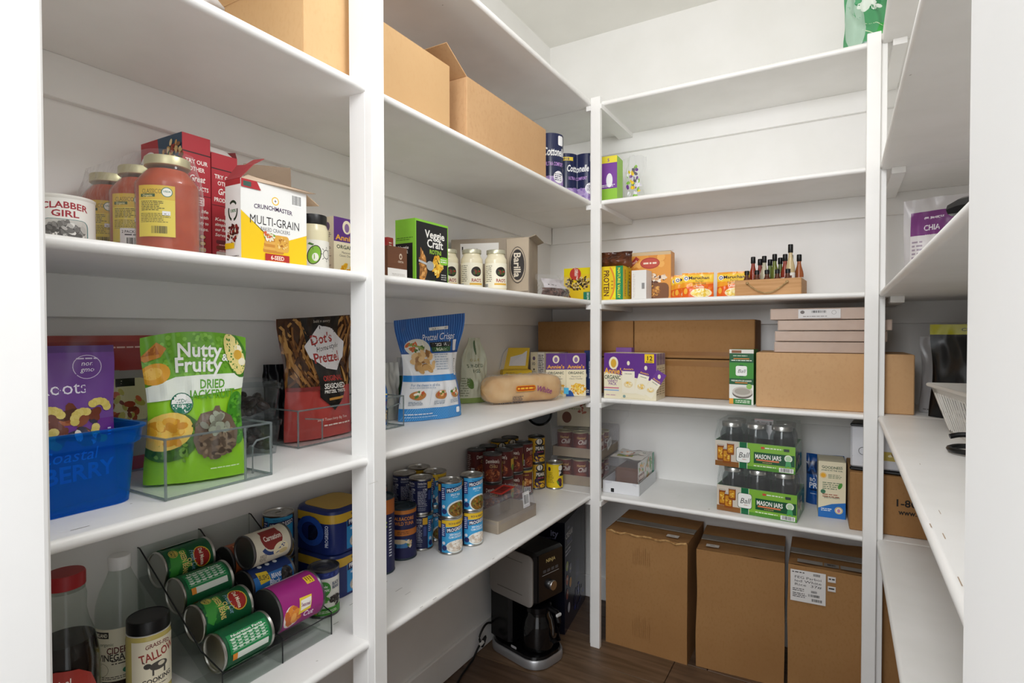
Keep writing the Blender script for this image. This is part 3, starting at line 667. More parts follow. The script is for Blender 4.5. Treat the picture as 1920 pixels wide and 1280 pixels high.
def annie_side(P, d, h):
    P.rect(-d/2, 0, d/2, h, '#eadfbf'); P.ell(0, h*.85, d*.2, d*.25, '#6f5a78'); P.fine(-d*.3, h*.68, d*.3, h*.76, 3, '#4a4038')
    for k in range(3): P.ell(0, h*(.58-.14*k), d*.13, d*.13, '#55504a'); P.fine(-d*.3, h*(.5-.14*k), d*.3, h*(.54-.14*k), 2, '#6a6058')
    P.rect(-d/2, 0, d/2, h*.15, '#1c56a8')
w_, d_, h_ = .0885, .046, .165
for i, (lb, y_) in enumerate((('cream and purple macaroni box beside the mayonnaise jar, left of the post', 1.006), ('cream and purple macaroni box mostly hidden behind the wide white post', 1.0975))):
    P = Print(seed=11); annie(P, w_, h_); PS = Print(seed=12); annie_side(PS, d_, h_)
    carton('macaroni_box', lb, 'box', w_, d_, h_, (-1.118, y_), S2, 90, '#eadfbf', {'front': P, 'left': PS}, 'macaroni boxes on the third left shelf')
# bay 2: red slim box, brown and white box, rotini box
P = Print(seed=4); P.rect(-.0115, 0, .0115, .135, '#a5352f'); P.rect(-.0115, .05, .0115, .085, '#e0913a')
P.fine(-.006, .01, .006, .125, 16, '#f4e6d8', ragged=False)
P.rect(-.009, .056, .009, .066, '#3a6ab0'); carton('slim_red_box', 'slim red box standing next to the hidden macaroni box', 'box', .023, .10, .137, (-1.105, 1.189), S2, 90, '#a5352f', {'front': P})
w_, h_ = .071, .083; P = Print(); P.rect(-w_/2, 0, w_/2, h_, '#6b432c'); P.rect(-w_/2, 0, w_/2, h_*.34, '#eceae7'); P.ell(.012, h_*.72, .0055, .0075, '#d9c7b4'); P.ell(.012, h_*.715, .003, .004, '#6b432c'); P.text('ORTA', .012, h_*.56, .005, '#d9c7b4', w=.02); P.fine(-.02, h_*.12, .028, h_*.2, 2, '#b9b4ae')
cx = carton('tea_box', 'small brown and white box with open brown lid in front of the rotini box', 'box', w_, .06, h_, (-.965, 1.038), S2, 90, '#6b432c', {'front': P})
obj('open_lid', MB().slab([(.034, .029, h_), (-.035, .029, h_), (-.035, .032, h_+.016), (.034, .032, h_+.006)], .001), cx, solid('#55331f', .6))
w_, d_, h_ = .142, .068, .168; P = Print(seed=6); P.rect(-w_/2, 0, w_/2, h_, '#86c63a'); P.rect(-w_/2+.004, 0, w_/2-.003, h_*.965, '#17181a'); P.text('Veggie', .012, h_*.80, .021, '#f4f2ec', w=.085); P.text('Craft', .012, h_*.655, .023, '#f4f2ec', w=.07); P.text('ROTINI', .014, h_*.52, .012, '#9ccb3f', w=.052)
P.poly([(-.055, .002), (-.035, .002), (-.022, .03), (-.028, .07), (-.05, .095)], '#a5713a'); P.blobs(-.042, .045, .012, .04, 34, ['#c98a42', '#8a5a2a', '#dca562'], .006); P.blobs(.022, .05, .022, .028, 70, ['#f0c23c', '#d79a26', '#f6d873', '#e3ae35'], .006); P.line(-.06, .058, -.018, .050, .006, '#b9bcbd'); P.ell(-.012, .048, .016, .013, '#9fa3a4')
P.rrect(.03, h_*.33, .066, h_*.46, .008, '#86c63a'); P.fine(.034, h_*.36, .063, h_*.43, 2, '#f4f2ec'); P.fine(.036, .012, .062, .03, 3, '#b9b9b4'); P.text('veggie', .0, .008, .006, '#86c63a')
PL = Print(); PL.rect(-d_/2, 0, d_/2, h_, '#86c63a'); PL.rect(-d_/2, 0, d_/2*.75, h_*.62, '#17181a'); PL.text('Veggie', -.006, h_*.555, .009, '#e9e7e0', w=.036); PL.text('Craft', -.006, h_*.49, .010, '#e9e7e0', w=.03); PL.fine(-.03, h_*.66, .028, h_*.72, 2, '#4d7a1c')
carton('pasta_box', 'bright green and black rotini pasta box on the third left shelf', 'box', w_, d_, h_, (-.965, 1.142), S2, 90, '#86c63a', {'front': P, 'left': PL}, which='fl')
# four pasta sauce jars
def rao(label, loc, rz):
    Rr, h = .0375, .150; t = thing('white_sauce_jar', label, 'jar', loc, rz, 'white sauce jars on the third left shelf')
    obj('jar_body', MB().lathe(jar_lathe(Rr, h, .030, .76, .87), 36), t, solid('#e8dec0', .2), True); obj('lid', lidmesh(.033, h*.905, h), t, mat('pale_lid', '#c2bfa8', .35, .6), True)
    P = Print(seed=3); P.rect(-.06, 0, .06, .085, '#efe9d4'); P.fine(-.048, .02, -.018, .078, 9, '#8f8a78'); P.ell(.012, .055, .019, .017, '#221a16'); P.blobs(.012, .054, .012, .01, 16, ['#a8322a', '#3d5a2a', '#6a3a28'], .005); P.text("RAO'S", .012, .026, .0115, '#9a2f2c', w=.036); P.rect(-.012, .010, .036, .0165, '#e0b044'); P.rect(-.06, .002, -.035, .012, '#efe9d4'); P.bars(-.056, .002, -.034, .016)
    P.build(cyl(Rr, .018), cu=.005, parent=t, base=.0005, name='paper_label')
for lb, (x_, y_) in zip(('white sauce jar half hidden behind the rotini box', 'white sauce jar second from the rotini box', 'white sauce jar third from the rotini box', 'white sauce jar nearest the printed cardboard flap'), ((-1.238, 1.600), (-1.170, 1.553), (-1.102, 1.602), (-1.037, 1.655))):
    rao(lb, (x_, y_, S2+.001), 42)
# pasta shipping carton lying open
w_, d_, h_ = .297, .19, .213; rz = 18.4
bb = shipping_box('open grey-brown pasta carton with a white label behind the white sauce jars', w_, d_, h_, (-1.262, 1.698), S2, rz, CARD_G, [('right', 20, .025)])
P = Print(seed=2); P.rect(-.112, .12, .035, .196, '#e6e3de'); P.rect(-.106, .165, -.101, .185, '#2a2826'); P.fine(-.09, .15, -.03, .18, 3, '#c6c2bc'); P.build(face('front', w_, d_, h_), parent=bb, name='white_label', m=MATTE)
fl_ = obj('hanging_flap', MB().slab([(.068, -.098, .012), (.146, -.0965, .018), (.148, -.097, .212), (.066, -.099, .206)], .003), bb, noise_mat('grey_board_light', '#b7a792', '#ab9b86', 8, .8))
P = Print(); P.ell(0, 0, .030, .066, '#2c2623', 28); P.ell(0, 0, .0282, .0635, '#b3a38e', 28); P.ell(0, 0, .0255, .056, '#2c2623', 28); P.text('Barilla', 0, 0, .026, '#d9cdba', w=.09, rot=-90)
P.build(flat((.107, -.1025, .112), (1, .01, 0), (0, 0, 1)), parent=bb, base=.001, name='printed_oval', m=MATTE)
# clear bag with dark contents
t, g = pouch('clear_bag', 'clear bag of brown granules lying beside the yellow bar box on the left shelf', 'bag', .19, .085, .075, (-.962, 1.955, S2+.002), 78, FILM, None, seed=6, crump=.008, sway=.01, waist=.03)
P = Print(seed=2); P.rect(-.085, .004, .085, .034, '#5b4038'); P.blobs(0, .02, .075, .014, 60, ['#4a322c', '#6d4c40', '#3c2824'], .006); P.rect(-.075, .034, .06, .07, '#c9c3c6'); P.fine(-.06, .042, .0, .05, 1, '#5c4a52'); P.ell(.03, .026, .008, .008, '#3f8a66'); P.build(lambda u, v, d: g(u, v, 1, d-.004), cu=.01, cv=.006, parent=t, name='brown_contents', m=GLOSS)

# ------------------------------------------------------------ left wall, second shelf
def rr_ring(w, d, r, z, n=5, cx=0, cy=0):
    pts = []
    for sx, sy, a0 in ((1, 1, 0), (-1, 1, 90), (-1, -1, 180), (1, -1, 270)):
        for k in range(n+1): a = R_(a0+90*k/n); pts.append((cx+sx*(w/2-r)+r*math.cos(a), cy+sy*(d/2-r)+r*math.sin(a), z))
    return pts
def rr_loft(levels, n=5, cap0=True, cap1=True):
    mb = MB(); rings = [rr_ring(w, d, r, z, n) for w, d, r, z in levels]; m = len(rings[0]); vs = [p for r in rings for p in r]
    fs = [(i*m+k, i*m+(k+1) % m, (i+1)*m+(k+1) % m, (i+1)*m+k) for i in range(len(rings)-1) for k in range(m)]
    if cap0: fs.append(tuple(range(m-1, -1, -1)))
    if cap1: fs.append(tuple((len(rings)-1)*m+k for k in range(m)))
    return mb.add(vs, fs)
def open_bin(w0, d0, w1, d1, h, r, th): return rr_loft([(w0, d0, r, 0), (w1, d1, r, h), (w1-2*th, d1-2*th, r-th*.7, h), (w0-2*th, d0-2*th, r-th*.7, th)])
BLUEBIN = film_mat('blue_translucent_plastic', '#1480d4', .27, .22, '#58b6fa')
bl = thing('blue_bin', 'translucent blue plastic bin holding the purple snack bag', 'bin', (-1.090, .335, S1+.0008), 90)
obj('bin_shell', rr_loft([(.285, .185, .03, 0), (.300, .195, .032, .092), (.314, .212, .034, .098), (.318, .216, .034, .117), (.326, .226, .036, .121), (.326, .226, .036, .124), (.312, .212, .034, .124), (.296, .192, .03, .09), (.279, .179, .028, .004)], 6), bl, BLUEBIN, True)
# purple bag in the blue bin
w_, h_ = .205, .248; P = Print(seed=14); P.rect(-w_/2, 0, w_/2, h_, '#6a2c88'); P.rect(-w_/2, h_*.52, w_/2, h_, '#6f4491'); P.rect(-w_/2, h_*.955, w_/2, h_, '#5a3a78')
P.text('Roots', .030, h_*.735, .021, '#f1ecf4', w=.068, bold=0); P.ring(.064, h_*.86, .0185, .0195, '#d9cbe2', 24); P.text('non', .064, h_*.885, .008, '#f1ecf4', shear=.2, bold=0); P.text('gmo', .064, h_*.845, .008, '#f1ecf4', shear=.2, bold=0); P.fine(.05, h_*.905, .078, h_*.925, 1, '#d9cbe2')
P.blobs(.035, h_*.49, .05, .026, 34, ['#6e3320', '#8a4526', '#4c2416', '#a35a34', '#2c2a44'], .011)
for x, y, a in ((.012, .136, .4), (.055, .130, 1.2), (.078, .144, .2), (.02, .106, 2.2), (.082, .110, 2.6)):
    for k in range(6): b = a+k*.42; P.ell(x+.013*math.cos(b), y+.013*math.sin(b), .0068, .0062, '#d8c260' if k % 2 else '#e0cc70', 10)
P.blobs(.045, .100, .03, .008, 7, ['#ece2cf', '#23263f', '#e8dcc6'], .009); P.text('Coastal', .028, h_*.315, .019, '#f3edf5', w=.082, shear=.25, bold=0); P.text('BERRY', .045, h_*.205, .026, '#9fdbe4', w=.10); P.fine(.09, h_*.4, .096, h_*.46, 3, '#e0d3e8')
q = onx(207, 740, -1.06)
pouch('snack_bag', 'purple bag of nut and berry mix standing in the blue bin', 'bag', w_, h_, .07, (-1.06, q.y-.098, S1+.006), 84, solid('#6a3a88', .35), P, seed=4, lean=.05, crump=.004, sway=.006, waist=.03)
# red topped bag behind
w_, h_ = .25, .268; P = Print(seed=15); P.rect(-w_/2, 0, w_/2, h_, '#8d8780'); P.rect(-w_/2, h_*.74, w_/2, h_, '#8f2b2c'); P.rect(-w_/2, h_*.955, w_/2, h_, '#a24038'); P.fine(-.06, h_*.9, .12, h_*.925, 1, '#d8b0a8'); P.rrect(-.05, h_*.36, .05, h_*.68, .01, '#c3bb90'); P.blobs(.005, h_*.47, .035, .03, 24, ['#8f3a26', '#a9a04a', '#6d2f20', '#b85a3a'], .009); P.rect(-.005, h_*.62, .03, h_*.68, '#17140f'); P.text('K', .005, h_*.65, .012, '#d9cfae'); P.rect(-w_/2, 0, w_/2, h_*.1, '#8f2b2c')
pouch('red_bag', 'red topped resealable bag leaning on the wall behind the green jackfruit bag', 'bag', w_, h_, .03, (-1.231, .560, S1+.001), 90, solid('#8f3a36', .35), P, seed=7, lean=.06, crump=.004, waist=.02)
# clear bins
def clear_bin(label, wy, dx, h, cx, cy):
    t = thing('clear_bin', label, 'bin', (cx, cy, S1+.0008), 90, 'clear plastic bins on the second left shelf'); th = .0028
    mb = MB(); mb.box(-wy/2, -dx/2, 0, wy/2, dx/2, th); mb.box(-wy/2, -dx/2, th, wy/2, -dx/2+th, h); mb.box(-wy/2, dx/2-th, th, wy/2, dx/2, h); mb.box(-wy/2, -dx/2+th, th, -wy/2+th, dx/2-th, h); mb.box(wy/2-th, -dx/2+th, th, wy/2, dx/2-th, h)
    obj('bin_walls', mb, t, ACRYL)
    r_ = .0022; rim = MB().tube([(-wy/2, -dx/2, h), (wy/2, -dx/2, h), (wy/2, dx/2, h), (-wy/2, dx/2, h)], r_, 6, True); rim.tube([(-wy/2, -dx/2, .002), (wy/2, -dx/2, .002), (wy/2, dx/2, .002), (-wy/2, dx/2, .002)], r_, 6, True)
    for sx in (-1, 1): rim.tube([(sx*wy/2, -dx/2, 0), (sx*wy/2, -dx/2, h)], r_, 6)
    obj('bin_rim', rim, t, EDGE, True); return t
cb1 = clear_bin('clear plastic bin holding the green jackfruit bag', .196, .255, .100, -1.073, .5945)
obj('handle', MB().tube([(.042, -.1300, .004), (.042, -.1300, .098)], .0022, 6), cb1, EDGE, True); obj('handle', MB().tube([(.056, -.1310, .012), (.056, -.1310, .062), (.064, -.1320, .072), (.092, -.1320, .075), (.094, -.1320, .04)], .002, 6), cb1, EDGE, True)
cb2 = clear_bin('long clear plastic bin passing behind the white post, holding the pretzel bag', .368, .165, .088, -1.182, 1.062)
for sx in (-1, 1): obj('handle', MB().tube([(sx*.115, -.0845, .01), (sx*.115, -.0845, .06), (sx*.165, -.0845, .068)], .002, 6), cb2, EDGE, True)
# green jackfruit bag
w_, h_ = .168, .260; P = Print(seed=21); G1, G2 = '#8cc724', '#6fae2c'
P.rect(-w_/2, 0, w_/2, h_, G1); P.rect(-w_/2, h_*.66, w_/2, h_, G2); P.blobs(0, h_*.86, .085, .035, 130, ['#62a02a', '#7dbb38', '#8cc84a'], .0035, 1); P.poly([(-w_/2, h_*.56), (w_/2, h_*.63), (w_/2, h_*.74), (-w_*.2, h_*.72), (-w_/2, h_*.66)], '#eaf0e4')
P.text('Nutty', .006, h_*.885, .024, '#f6f8f0', w=.072); P.text('&', .048, h_*.84, .012, '#f6f8f0'); P.text('Fruity', .004, h_*.795, .024, '#f6f8f0', w=.078)
P.poly([(-.088, h_*.86), (-.06, h_*.95), (-.045, h_*.90), (-.055, h_*.85), (-.08, h_*.83)], '#c9822a'); P.poly([(-.084, h_*.87), (-.062, h_*.93), (-.056, h_*.87)], '#a85f1c'); P.ell(-.067, h_*.745, .026, .018, '#e0a12a', rot=.2); P.ell(-.07, h_*.75, .016, .01, '#edbc4a', rot=.2)
P.ell(.068, h_*.86, .018, .042, '#3f7a24', rot=.35); P.ell(.065, h_*.865, .015, .038, '#ead98a', rot=.35); P.ell(.07, h_*.91, .006, .006, '#f6efd2'); P.ell(.078, h_*.82, .006, .007, '#f6efd2'); P.ell(.07, h_*.865, .007, .009, '#d9a93c')
P.text('DRIED', .028, h_*.672, .0155, '#5da22c', w=.044); P.text('JACKFRUIT', .028, h_*.605, .0155, '#5da22c', w=.080); P.ell(-.026, h_*.545, .0195, .0195, '#1d6a52'); P.ell(-.026, h_*.545, .0178, .0178, '#f5f6f0'); P.poly([(-.026+.0175*math.cos(R_(a)), h_*.545+.0175*math.sin(R_(a))) for a in range(180, 361, 15)], '#1d7a5c'); P.text('USDA', -.026, h_*.565, .007, '#1d6a52', w=.022); P.text('ORGANIC', -.026, h_*.53, .005, '#f5f6f0', w=.027)
P.ell(.072, h_*.42, .018, .050, '#3f8a1e'); P.blobs(.072, h_*.42, .012, .04, 40, ['#5aa52a', '#2f6f16'], .004); P.ell(-.045, h_*.32, .052, .042, '#3e6a1c', rot=.35); P.blobs(-.035, h_*.27, .05, .03, 50, ['#5a8a2a', '#2f5414', '#6f9a3a'], .005); P.ell(-.052, h_*.36, .045, .033, '#e7c35a', rot=.25); P.blobs(-.055, h_*.36, .034, .022, 26, ['#e0a52c', '#eec050', '#cf8f22'], .011); P.ell(-.0, h_*.41, .012, .004, '#4a5a2a', rot=.5)
P.poly([(.0+.006, h_*.47), (.028, h_*.49), (.032, h_*.52), (.04, h_*.52), (.042, h_*.49), (.062, h_*.44), (.073, h_*.33), (.066, h_*.22), (.045, h_*.165), (.02, h_*.16), (.0, h_*.20), (-.008, h_*.29), (-.004, h_*.4)], '#6a5848'); P.blobs(.033, h_*.27, .03, .032, 90, ['#5a4a3c', '#7a6450', '#4a3a2e', '#8c7862'], .006); P.blobs(.033, h_*.40, .025, .018, 20, ['#8d8f80', '#7b7c6c', '#9aa08c'], .008); P.fine(.02, h_*.075, .08, h_*.09, 1, '#e4f0c8')
jb = (onz(293, 914, S1)+onz(437, 898, S1))*.5
pouch('dried_fruit_bag', 'bright green dried jackfruit bag standing in the clear bin', 'bag', w_, h_, .06, (-1.030, .597, S1+.0045), 64, solid('#7dbb2c', .3), P, seed=5, lean=.02, crump=.005, sway=.006, waist=.10, top=.02, peak=.012)
# date tubs
DATE = noise_mat('dark_dates', '#2c1c16', '#1a100d', 60, .3, 3, bump=.6)
def tub(label, loc, rz):
    t = thing('date_tub', label, 'tub', loc, rz, 'clear tubs of dates')
    obj('tub_shell', rr_loft([(.110, .125, .012, 0), (.124, .140, .014, .062), (.130, .146, .014, .064), (.130, .146, .014, .070)], 4), t, RIGID, True)
    obj('lid', rr_loft([(.132, .148, .014, .0705), (.132, .148, .014, .076), (.120, .136, .012, .078), (.118, .134, .012, .082)], 4), t, RIGID, True)
    mb = MB(); rg = random.Random(int(loc[2]*1000))
    for k in range(34):
        T = Matrix.Translation((rg.uniform(-.04, .04), rg.uniform(-.05, .05), rg.uniform(.012, .045))) @ Matrix.Rotation(rg.random()*3, 4, 'Z') @ Matrix.Rotation(rg.uniform(-.6, .6), 4, 'Y')
        mb.lathe([(.001, -.017), (.006, -.013), (.0095, -.004), (.0095, .005), (.006, .013), (.001, .017)], 8, T @ Matrix.Rotation(R_(90), 4, 'Y'))
    tag(obj('dates', mb, t, DATE, True), 'dark brown dates', kind='stuff')
tub('lower clear tub of dark dates on the second left shelf', (-1.176, .786, S1+.001), 76); tub('upper clear tub of dark dates stacked on the other', (-1.177, .786, S1+.084), 74)
# pretzel twist bag
w_, h_ = .205, .310; P = Print(seed=31); PR = ['#8a5a28', '#6a3f18', '#a8763a', '#4a2a12', '#b98a4c', '#3a2010']
P.rect(-w_/2, 0, w_/2, h_, '#b0403a'); P.rect(-w_/2, h_*.42, w_/2, h_, '#43260f'); P.strands(-w_/2, h_*.42, w_/2, h_*.99, 210, PR, .06, .006, (50, 130)); P.poly([(-.052, h_), (.062, h_), (.06, h_*.45), (.062, h_*.35), (.022, h_*.22), (-.02, h_*.34), (-.022, h_*.5)], '#15110f'); P.rect(-w_/2, h_*.40, -.02, h_*.43, '#7d2c28')
P.poly([(-.045, h_*.76), (.0, h_*.93), (.04, h_*.90), (.078, h_*.78), (.075, h_*.66), (.045, h_*.55), (.01, h_*.57), (-.035, h_*.66)], '#e2dfe0'); P.text("Dot's", .006, h_*.82, .026, '#a32f2c', w=.07, rot=6); P.text('Homestyle', .022, h_*.745, .014, '#1c1917', w=.078, shear=.3, rot=8, bold=0); P.text('Pretzel', .018, h_*.665, .026, '#a32f2c', w=.088, rot=3)
P.text('ORIGINAL', .026, h_*.49, .014, '#b8352f', w=.07); P.text('SEASONED', .03, h_*.425, .0135, '#f0ece4', w=.075); P.text('PRETZEL TWISTS', .03, h_*.38, .008, '#f0ece4', w=.075); P.line(.005, h_*.315, .055, h_*.325, .006, '#b9843c'); P.text('Small Town Story Big Time', .02, h_*.155, .007, '#f0d8cc', w=.1, bold=0); P.fine(-.01, h_*.09, .09, h_*.115, 1, '#f0d8cc'); P.text('bold n savory', .01, h_*.965, .008, '#b9b0a4', w=.05, bold=0)
pouch('pretzel_bag', 'black and red seasoned pretzel twist bag with brown pretzel pattern in the long clear bin', 'bag', w_, h_, .065, (-1.168, .998, S1+.0045), 86, solid('#7a3228', .3), P, seed=9, lean=.02, crump=.005, sway=.007, waist=.05, top=.10, wave=.008)
t_ = pouch('dark_bag', 'dark plastic bag tucked between the date tubs and the pretzel bag', 'bag', .095, .19, .04, (-1.228, .93, S1+.0045), 84, solid('#17161a', .3), None, seed=19, crump=.012)
# bag seen right of the post in the long bin
w_, h_ = .085, .15; P = Print(seed=33); P.rect(-w_/2, 0, w_/2, h_, '#1a5a9e'); P.text('RET', .018, h_*.55, .018, '#e8d44a', w=.040); P.rect(-w_/2, h_*.38, w_/2, h_*.46, '#4a2a6a'); P.blobs(.008, h_*.2, .028, .022, 40, ['#c7a052', '#8a6a2c', '#e0c47a', '#5a3a1c'], .006); P.ell(.018, h_*.78, .012, .01, '#c98a3a')
q = onx(729, 730, -1.135)
pouch('blue_snack_bag', 'blue snack bag with yellow lettering just right of the wide post', 'bag', w_, h_, .04, (-1.150, q.y-.040, S1+.0045), 88, solid('#1a4a86', .3), P, seed=12, crump=.004, waist=.02)
pouch('white_pouch', 'off-white pouch standing between the blue snack bag and the striped pretzel crisp bag', 'bag', .11, .178, .05, (-1.225, 1.295, S1+.001), 75, solid('#cfccc0', .35), None, seed=13, crump=.008)
P = Print(); P.rect(-.05, .06, .05, .13, '#2c5a34'); pouch('green_pouch', 'dark green and white pouch against the wall behind the pretzel crisp bag', 'bag', .10, .19, .05, (-1.232, 1.440, S1+.001), 62, solid('#d5d2c8', .35), P, seed=14, crump=.008)
# blue striped pretzel crisp bag
w_, h_ = .232, .322; P = Print(seed=41); BL = '#2f86cf'; P.rect(-w_/2, 0, w_/2, h_, '#e9eaec'); P.rect(-w_/2, h_*.64, w_/2, h_, '#1f4f95')
for k in range(30): x = -w_/2+.004+k*w_/30; P.rect(x, h_*.66, x+.0035, h_, '#3a74bd')
P.rect(-w_/2, 0, w_/2, h_*.12, BL)
for k in range(36): x = -w_/2+.002+k*w_/36; P.line(x, .001, min(x+.02, w_/2), h_*.118, .0022, '#65aee2')
P.rect(-w_/2, h_*.375, w_/2, h_*.435, BL); P.rect(w_*.40, h_*.1, w_/2, h_*.42, '#2a6fc0')
P.rect(.0, h_*.862, .062, h_*.892, '#eceae4'); P.text('SNACK FACTORY', .031, h_*.877, .006, '#2a2620', w=.058); P.text('Pretzel Crisps', .026, h_*.80, .021, '#e8eef4', w=.118, shear=.3, bold=0)
P.rect(-.006, h_*.70, .072, h_*.745, '#16181a'); P.text('ORIGINAL', .033, h_*.7225, .0095, '#f2f2ee', w=.062); P.rect(-.004, h_*.655, .07, h_*.70, '#2f5a33'); P.text('ORGANIC', .033, h_*.678, .0095, '#dfe8cc', w=.055)
P.ell(-.055, h_*.70, .045, .03, '#d8d6ca'); P.blobs(-.062, h_*.715, .032, .014, 20, ['#4a6a2c', '#c9602f', '#e8e2d0', '#8a9a4a'], .01, .4); P.blobs(-.045, h_*.565, .036, .03, 26, ['#c69a5e', '#a87a40', '#dcb57c', '#8f6230'], .014); P.fine(.0, h_*.48, .062, h_*.64, 7, '#a9b4c0'); P.rect(.083, h_*.42, .098, h_*.62, '#f2f2f0'); P.bars(.085, h_*.43, .096, h_*.6, True); P.rrect(.08, h_*.66, .098, h_*.76, .003, '#eef0f2')
P.text('For the cheese in all of us.', -.048, h_*.345, .0085, '#5a7da8', w=.10, bold=0); P.fine(-.10, h_*.31, .0, h_*.325, 1, '#a3b2c4')
for i, cx_ in enumerate((-.072, .008, .074)): P.ell(cx_, h_*.245, .026 if i < 2 else .02, .014, '#b9793c'); P.blobs(cx_, h_*.255, .018, .01, 14, ['#e6b27c', '#c2562f', '#efe6d0', '#4f7a2f'], .006); P.fine(cx_-.026, h_*.15, cx_+.02, h_*.19, 3, '#8593a3')
for x_ in (-.032, .042): P.rect(x_, h_*.15, x_+.0006, h_*.31, '#b9c2cc')
P.fine(-.105, h_*.055, .0, h_*.075, 1, '#f2f6fa'); P.fine(-.105, h_*.03, .03, h_*.045, 1, '#bfe0f6'); P.rrect(.078, h_*.045, .094, h_*.1, .003, '#eef4f8')
pouch('pretzel_crisp_bag', 'blue and white striped pretzel crisp bag with flared top corner', 'bag', w_, h_, .10, (-1.127, 1.405, S1+.001), 70, solid('#2a62ad', .28), P, seed=16, lean=.02, crump=.006, sway=.008, waist=.16, top=.12, wave=.014, bow=-.015)
# sun dried fig bag
w_, h_ = .125, .25; P = Print(seed=43); P.rect(-w_/2, 0, w_/2, h_, '#c9cbb4'); P.text('ORGANIC', .0, h_*.66, .010, '#9a8a3a', w=.05); P.text('SUN-DRIED', .0, h_*.57, .013, '#3c5138', w=.08); P.text('FIGS', .0, h_*.49, .013, '#3c5138', w=.035); P.ell(-.03, h_*.3, .014, .022, '#5a7a3c', rot=.5); P.ell(.0, h_*.85, .010, .03, '#4f6a48', rot=.3); P.rect(-w_/2, 0, w_/2, h_*.08, '#8aa05a'); P.fine(-.07, h_*.1, -.03, h_*.4, 8, '#8f947c')
pouch('dried_fig_bag', 'pale green sun-dried fruit bag with pinched top behind the bread', 'bag', w_, h_, .055, (-1.232, 1.800, S1+.001), 68, solid('#c9cbb4', .4), P, seed=18, crump=.01, waist=.1, top=-.55, sway=.012)
# bread loaf in clear wrap
lv = thing('bread_loaf', 'sliced white bread loaf in a clear wrapper with blue tag', 'bread', (-1.076, 1.905, S1+.001), 63)
Lb = .36
def loaf(a, b, grow=0):
    ang = 2*math.pi*a; x = (b-.5)*Lb; e = max(0, 1-abs(2*b-1)**7)**.5; ca, sa = math.cos(ang), math.sin(ang)
    ry = (.052+grow)*e; rz_ = (.052+grow)*e; nz = .003*noise.noise(Vector((x*14, ca*2, sa*2)))
    y = ry*math.copysign(abs(ca)**.6, ca); z = .054+rz_*math.copysign(abs(sa)**.65, sa)
    return Vector((x, y+nz, max(z+nz, 0 if grow else .003)))
obj('bread', MB().grid(lambda a, b: loaf(a, b), 28, 26), lv, noise_mat('bread_crust', '#dcbc8c', '#c79a62', 12, .7, 4, (1, 1, 1), .1), True)
def bagf(a, b):
    p = loaf(a, min(b/.82, 1)*.985+.0075, .004); 
    if b > .82: k = (b-.82)/.18; p = Vector((Lb/2-.005+k*.05, p.y*.35*(1-.3*k)+.02*math.sin(a*12.6)*(1-k)*.3, .03+(p.z-.05)*.5+.02*k*math.sin(a*9)*.3)); p.z = max(.001, p.z)
    p += Vector((.2, 1, 1))*(.005*noise.noise(p*38)+.002*noise.noise(p*110)); p.z = max(p.z, .0005); return p
obj('clear_wrapper', MB().grid(bagf, 40, 40), lv, film_mat('bread_wrap', '#f8f6f4', .07, .08, '#fdfcfa', .9, 45), True)
obj('tie_tag', MB().slab([(Lb/2+.012, -.02, .022), (Lb/2+.034, -.022, .018), (Lb/2+.036, -.02, .044), (Lb/2+.014, -.018, .046)], .002), lv, solid('#4fb2dc'))
P = Print(seed=3); P.rrect(-.045, .044, .045, .066, .009, '#d98a1e'); P.rrect(-.042, .047, .042, .063, .007, '#b0401e'); P.fine(-.038, .050, .038, .060, 1, '#f0b53a', .7, False); P.text('White', .085, .046, .022, '#8f4a78', w=.075, shear=.2, rot=-12); P.fine(-.06, .006, -.01, .028, 5, '#3a3f52'); P.fine(-.12, .0, .02, .007, 1, '#4a4a4a')
P.build(lambda u, v, d: Vector((u-.02, -.0575-d-.003*(1-((v-.05)/.05)**2), v+.004)), cu=.01, cv=.01, parent=lv, name='printed_wrapper', m=GLOSS)
# yellow box with raised lid
w_, d_, h_ = .125, .09, .11; P = Print(); P.rect(-w_/2, 0, w_/2, h_, '#d9b51f'); P.text('ST CHEWING', 0, h_*.76, .014, '#5a3418', w=.10); P.fine(-.05, h_*.88, -.01, h_*.93, 1, '#7a5a20'); P.rect(-w_/2, 0, w_/2, h_*.3, '#c99a18')
yb = carton('chewing_gum_box', 'yellow display box with raised white-lined lid behind the bread', 'box', w_, d_, h_, (-1.232, 2.020), S1, 40, '#d9b51f', {'front': P})
ld = obj('raised_lid', MB().slab([(-.045, .046, h_), (.0625, .046, h_), (.075, .062, h_+.092), (-.02, .07, h_+.092)], .002), yb, solid('#d9b51f', .4))
obj('lid_lining', MB().slab([(-.022, .0462, h_+.014), (.052, .0462, h_+.014), (.062, .058, h_+.078), (-.006, .064, h_+.078)], .0008), ld, solid('#d5d3d6', .5)); obj('lid_flap', MB().slab([(-.0455, .046, h_), (-.021, .070, h_+.092), (-.045, .045, h_+.072), (-.066, .02, h_-.004)], .0015), ld, solid('#dedcda', .5))
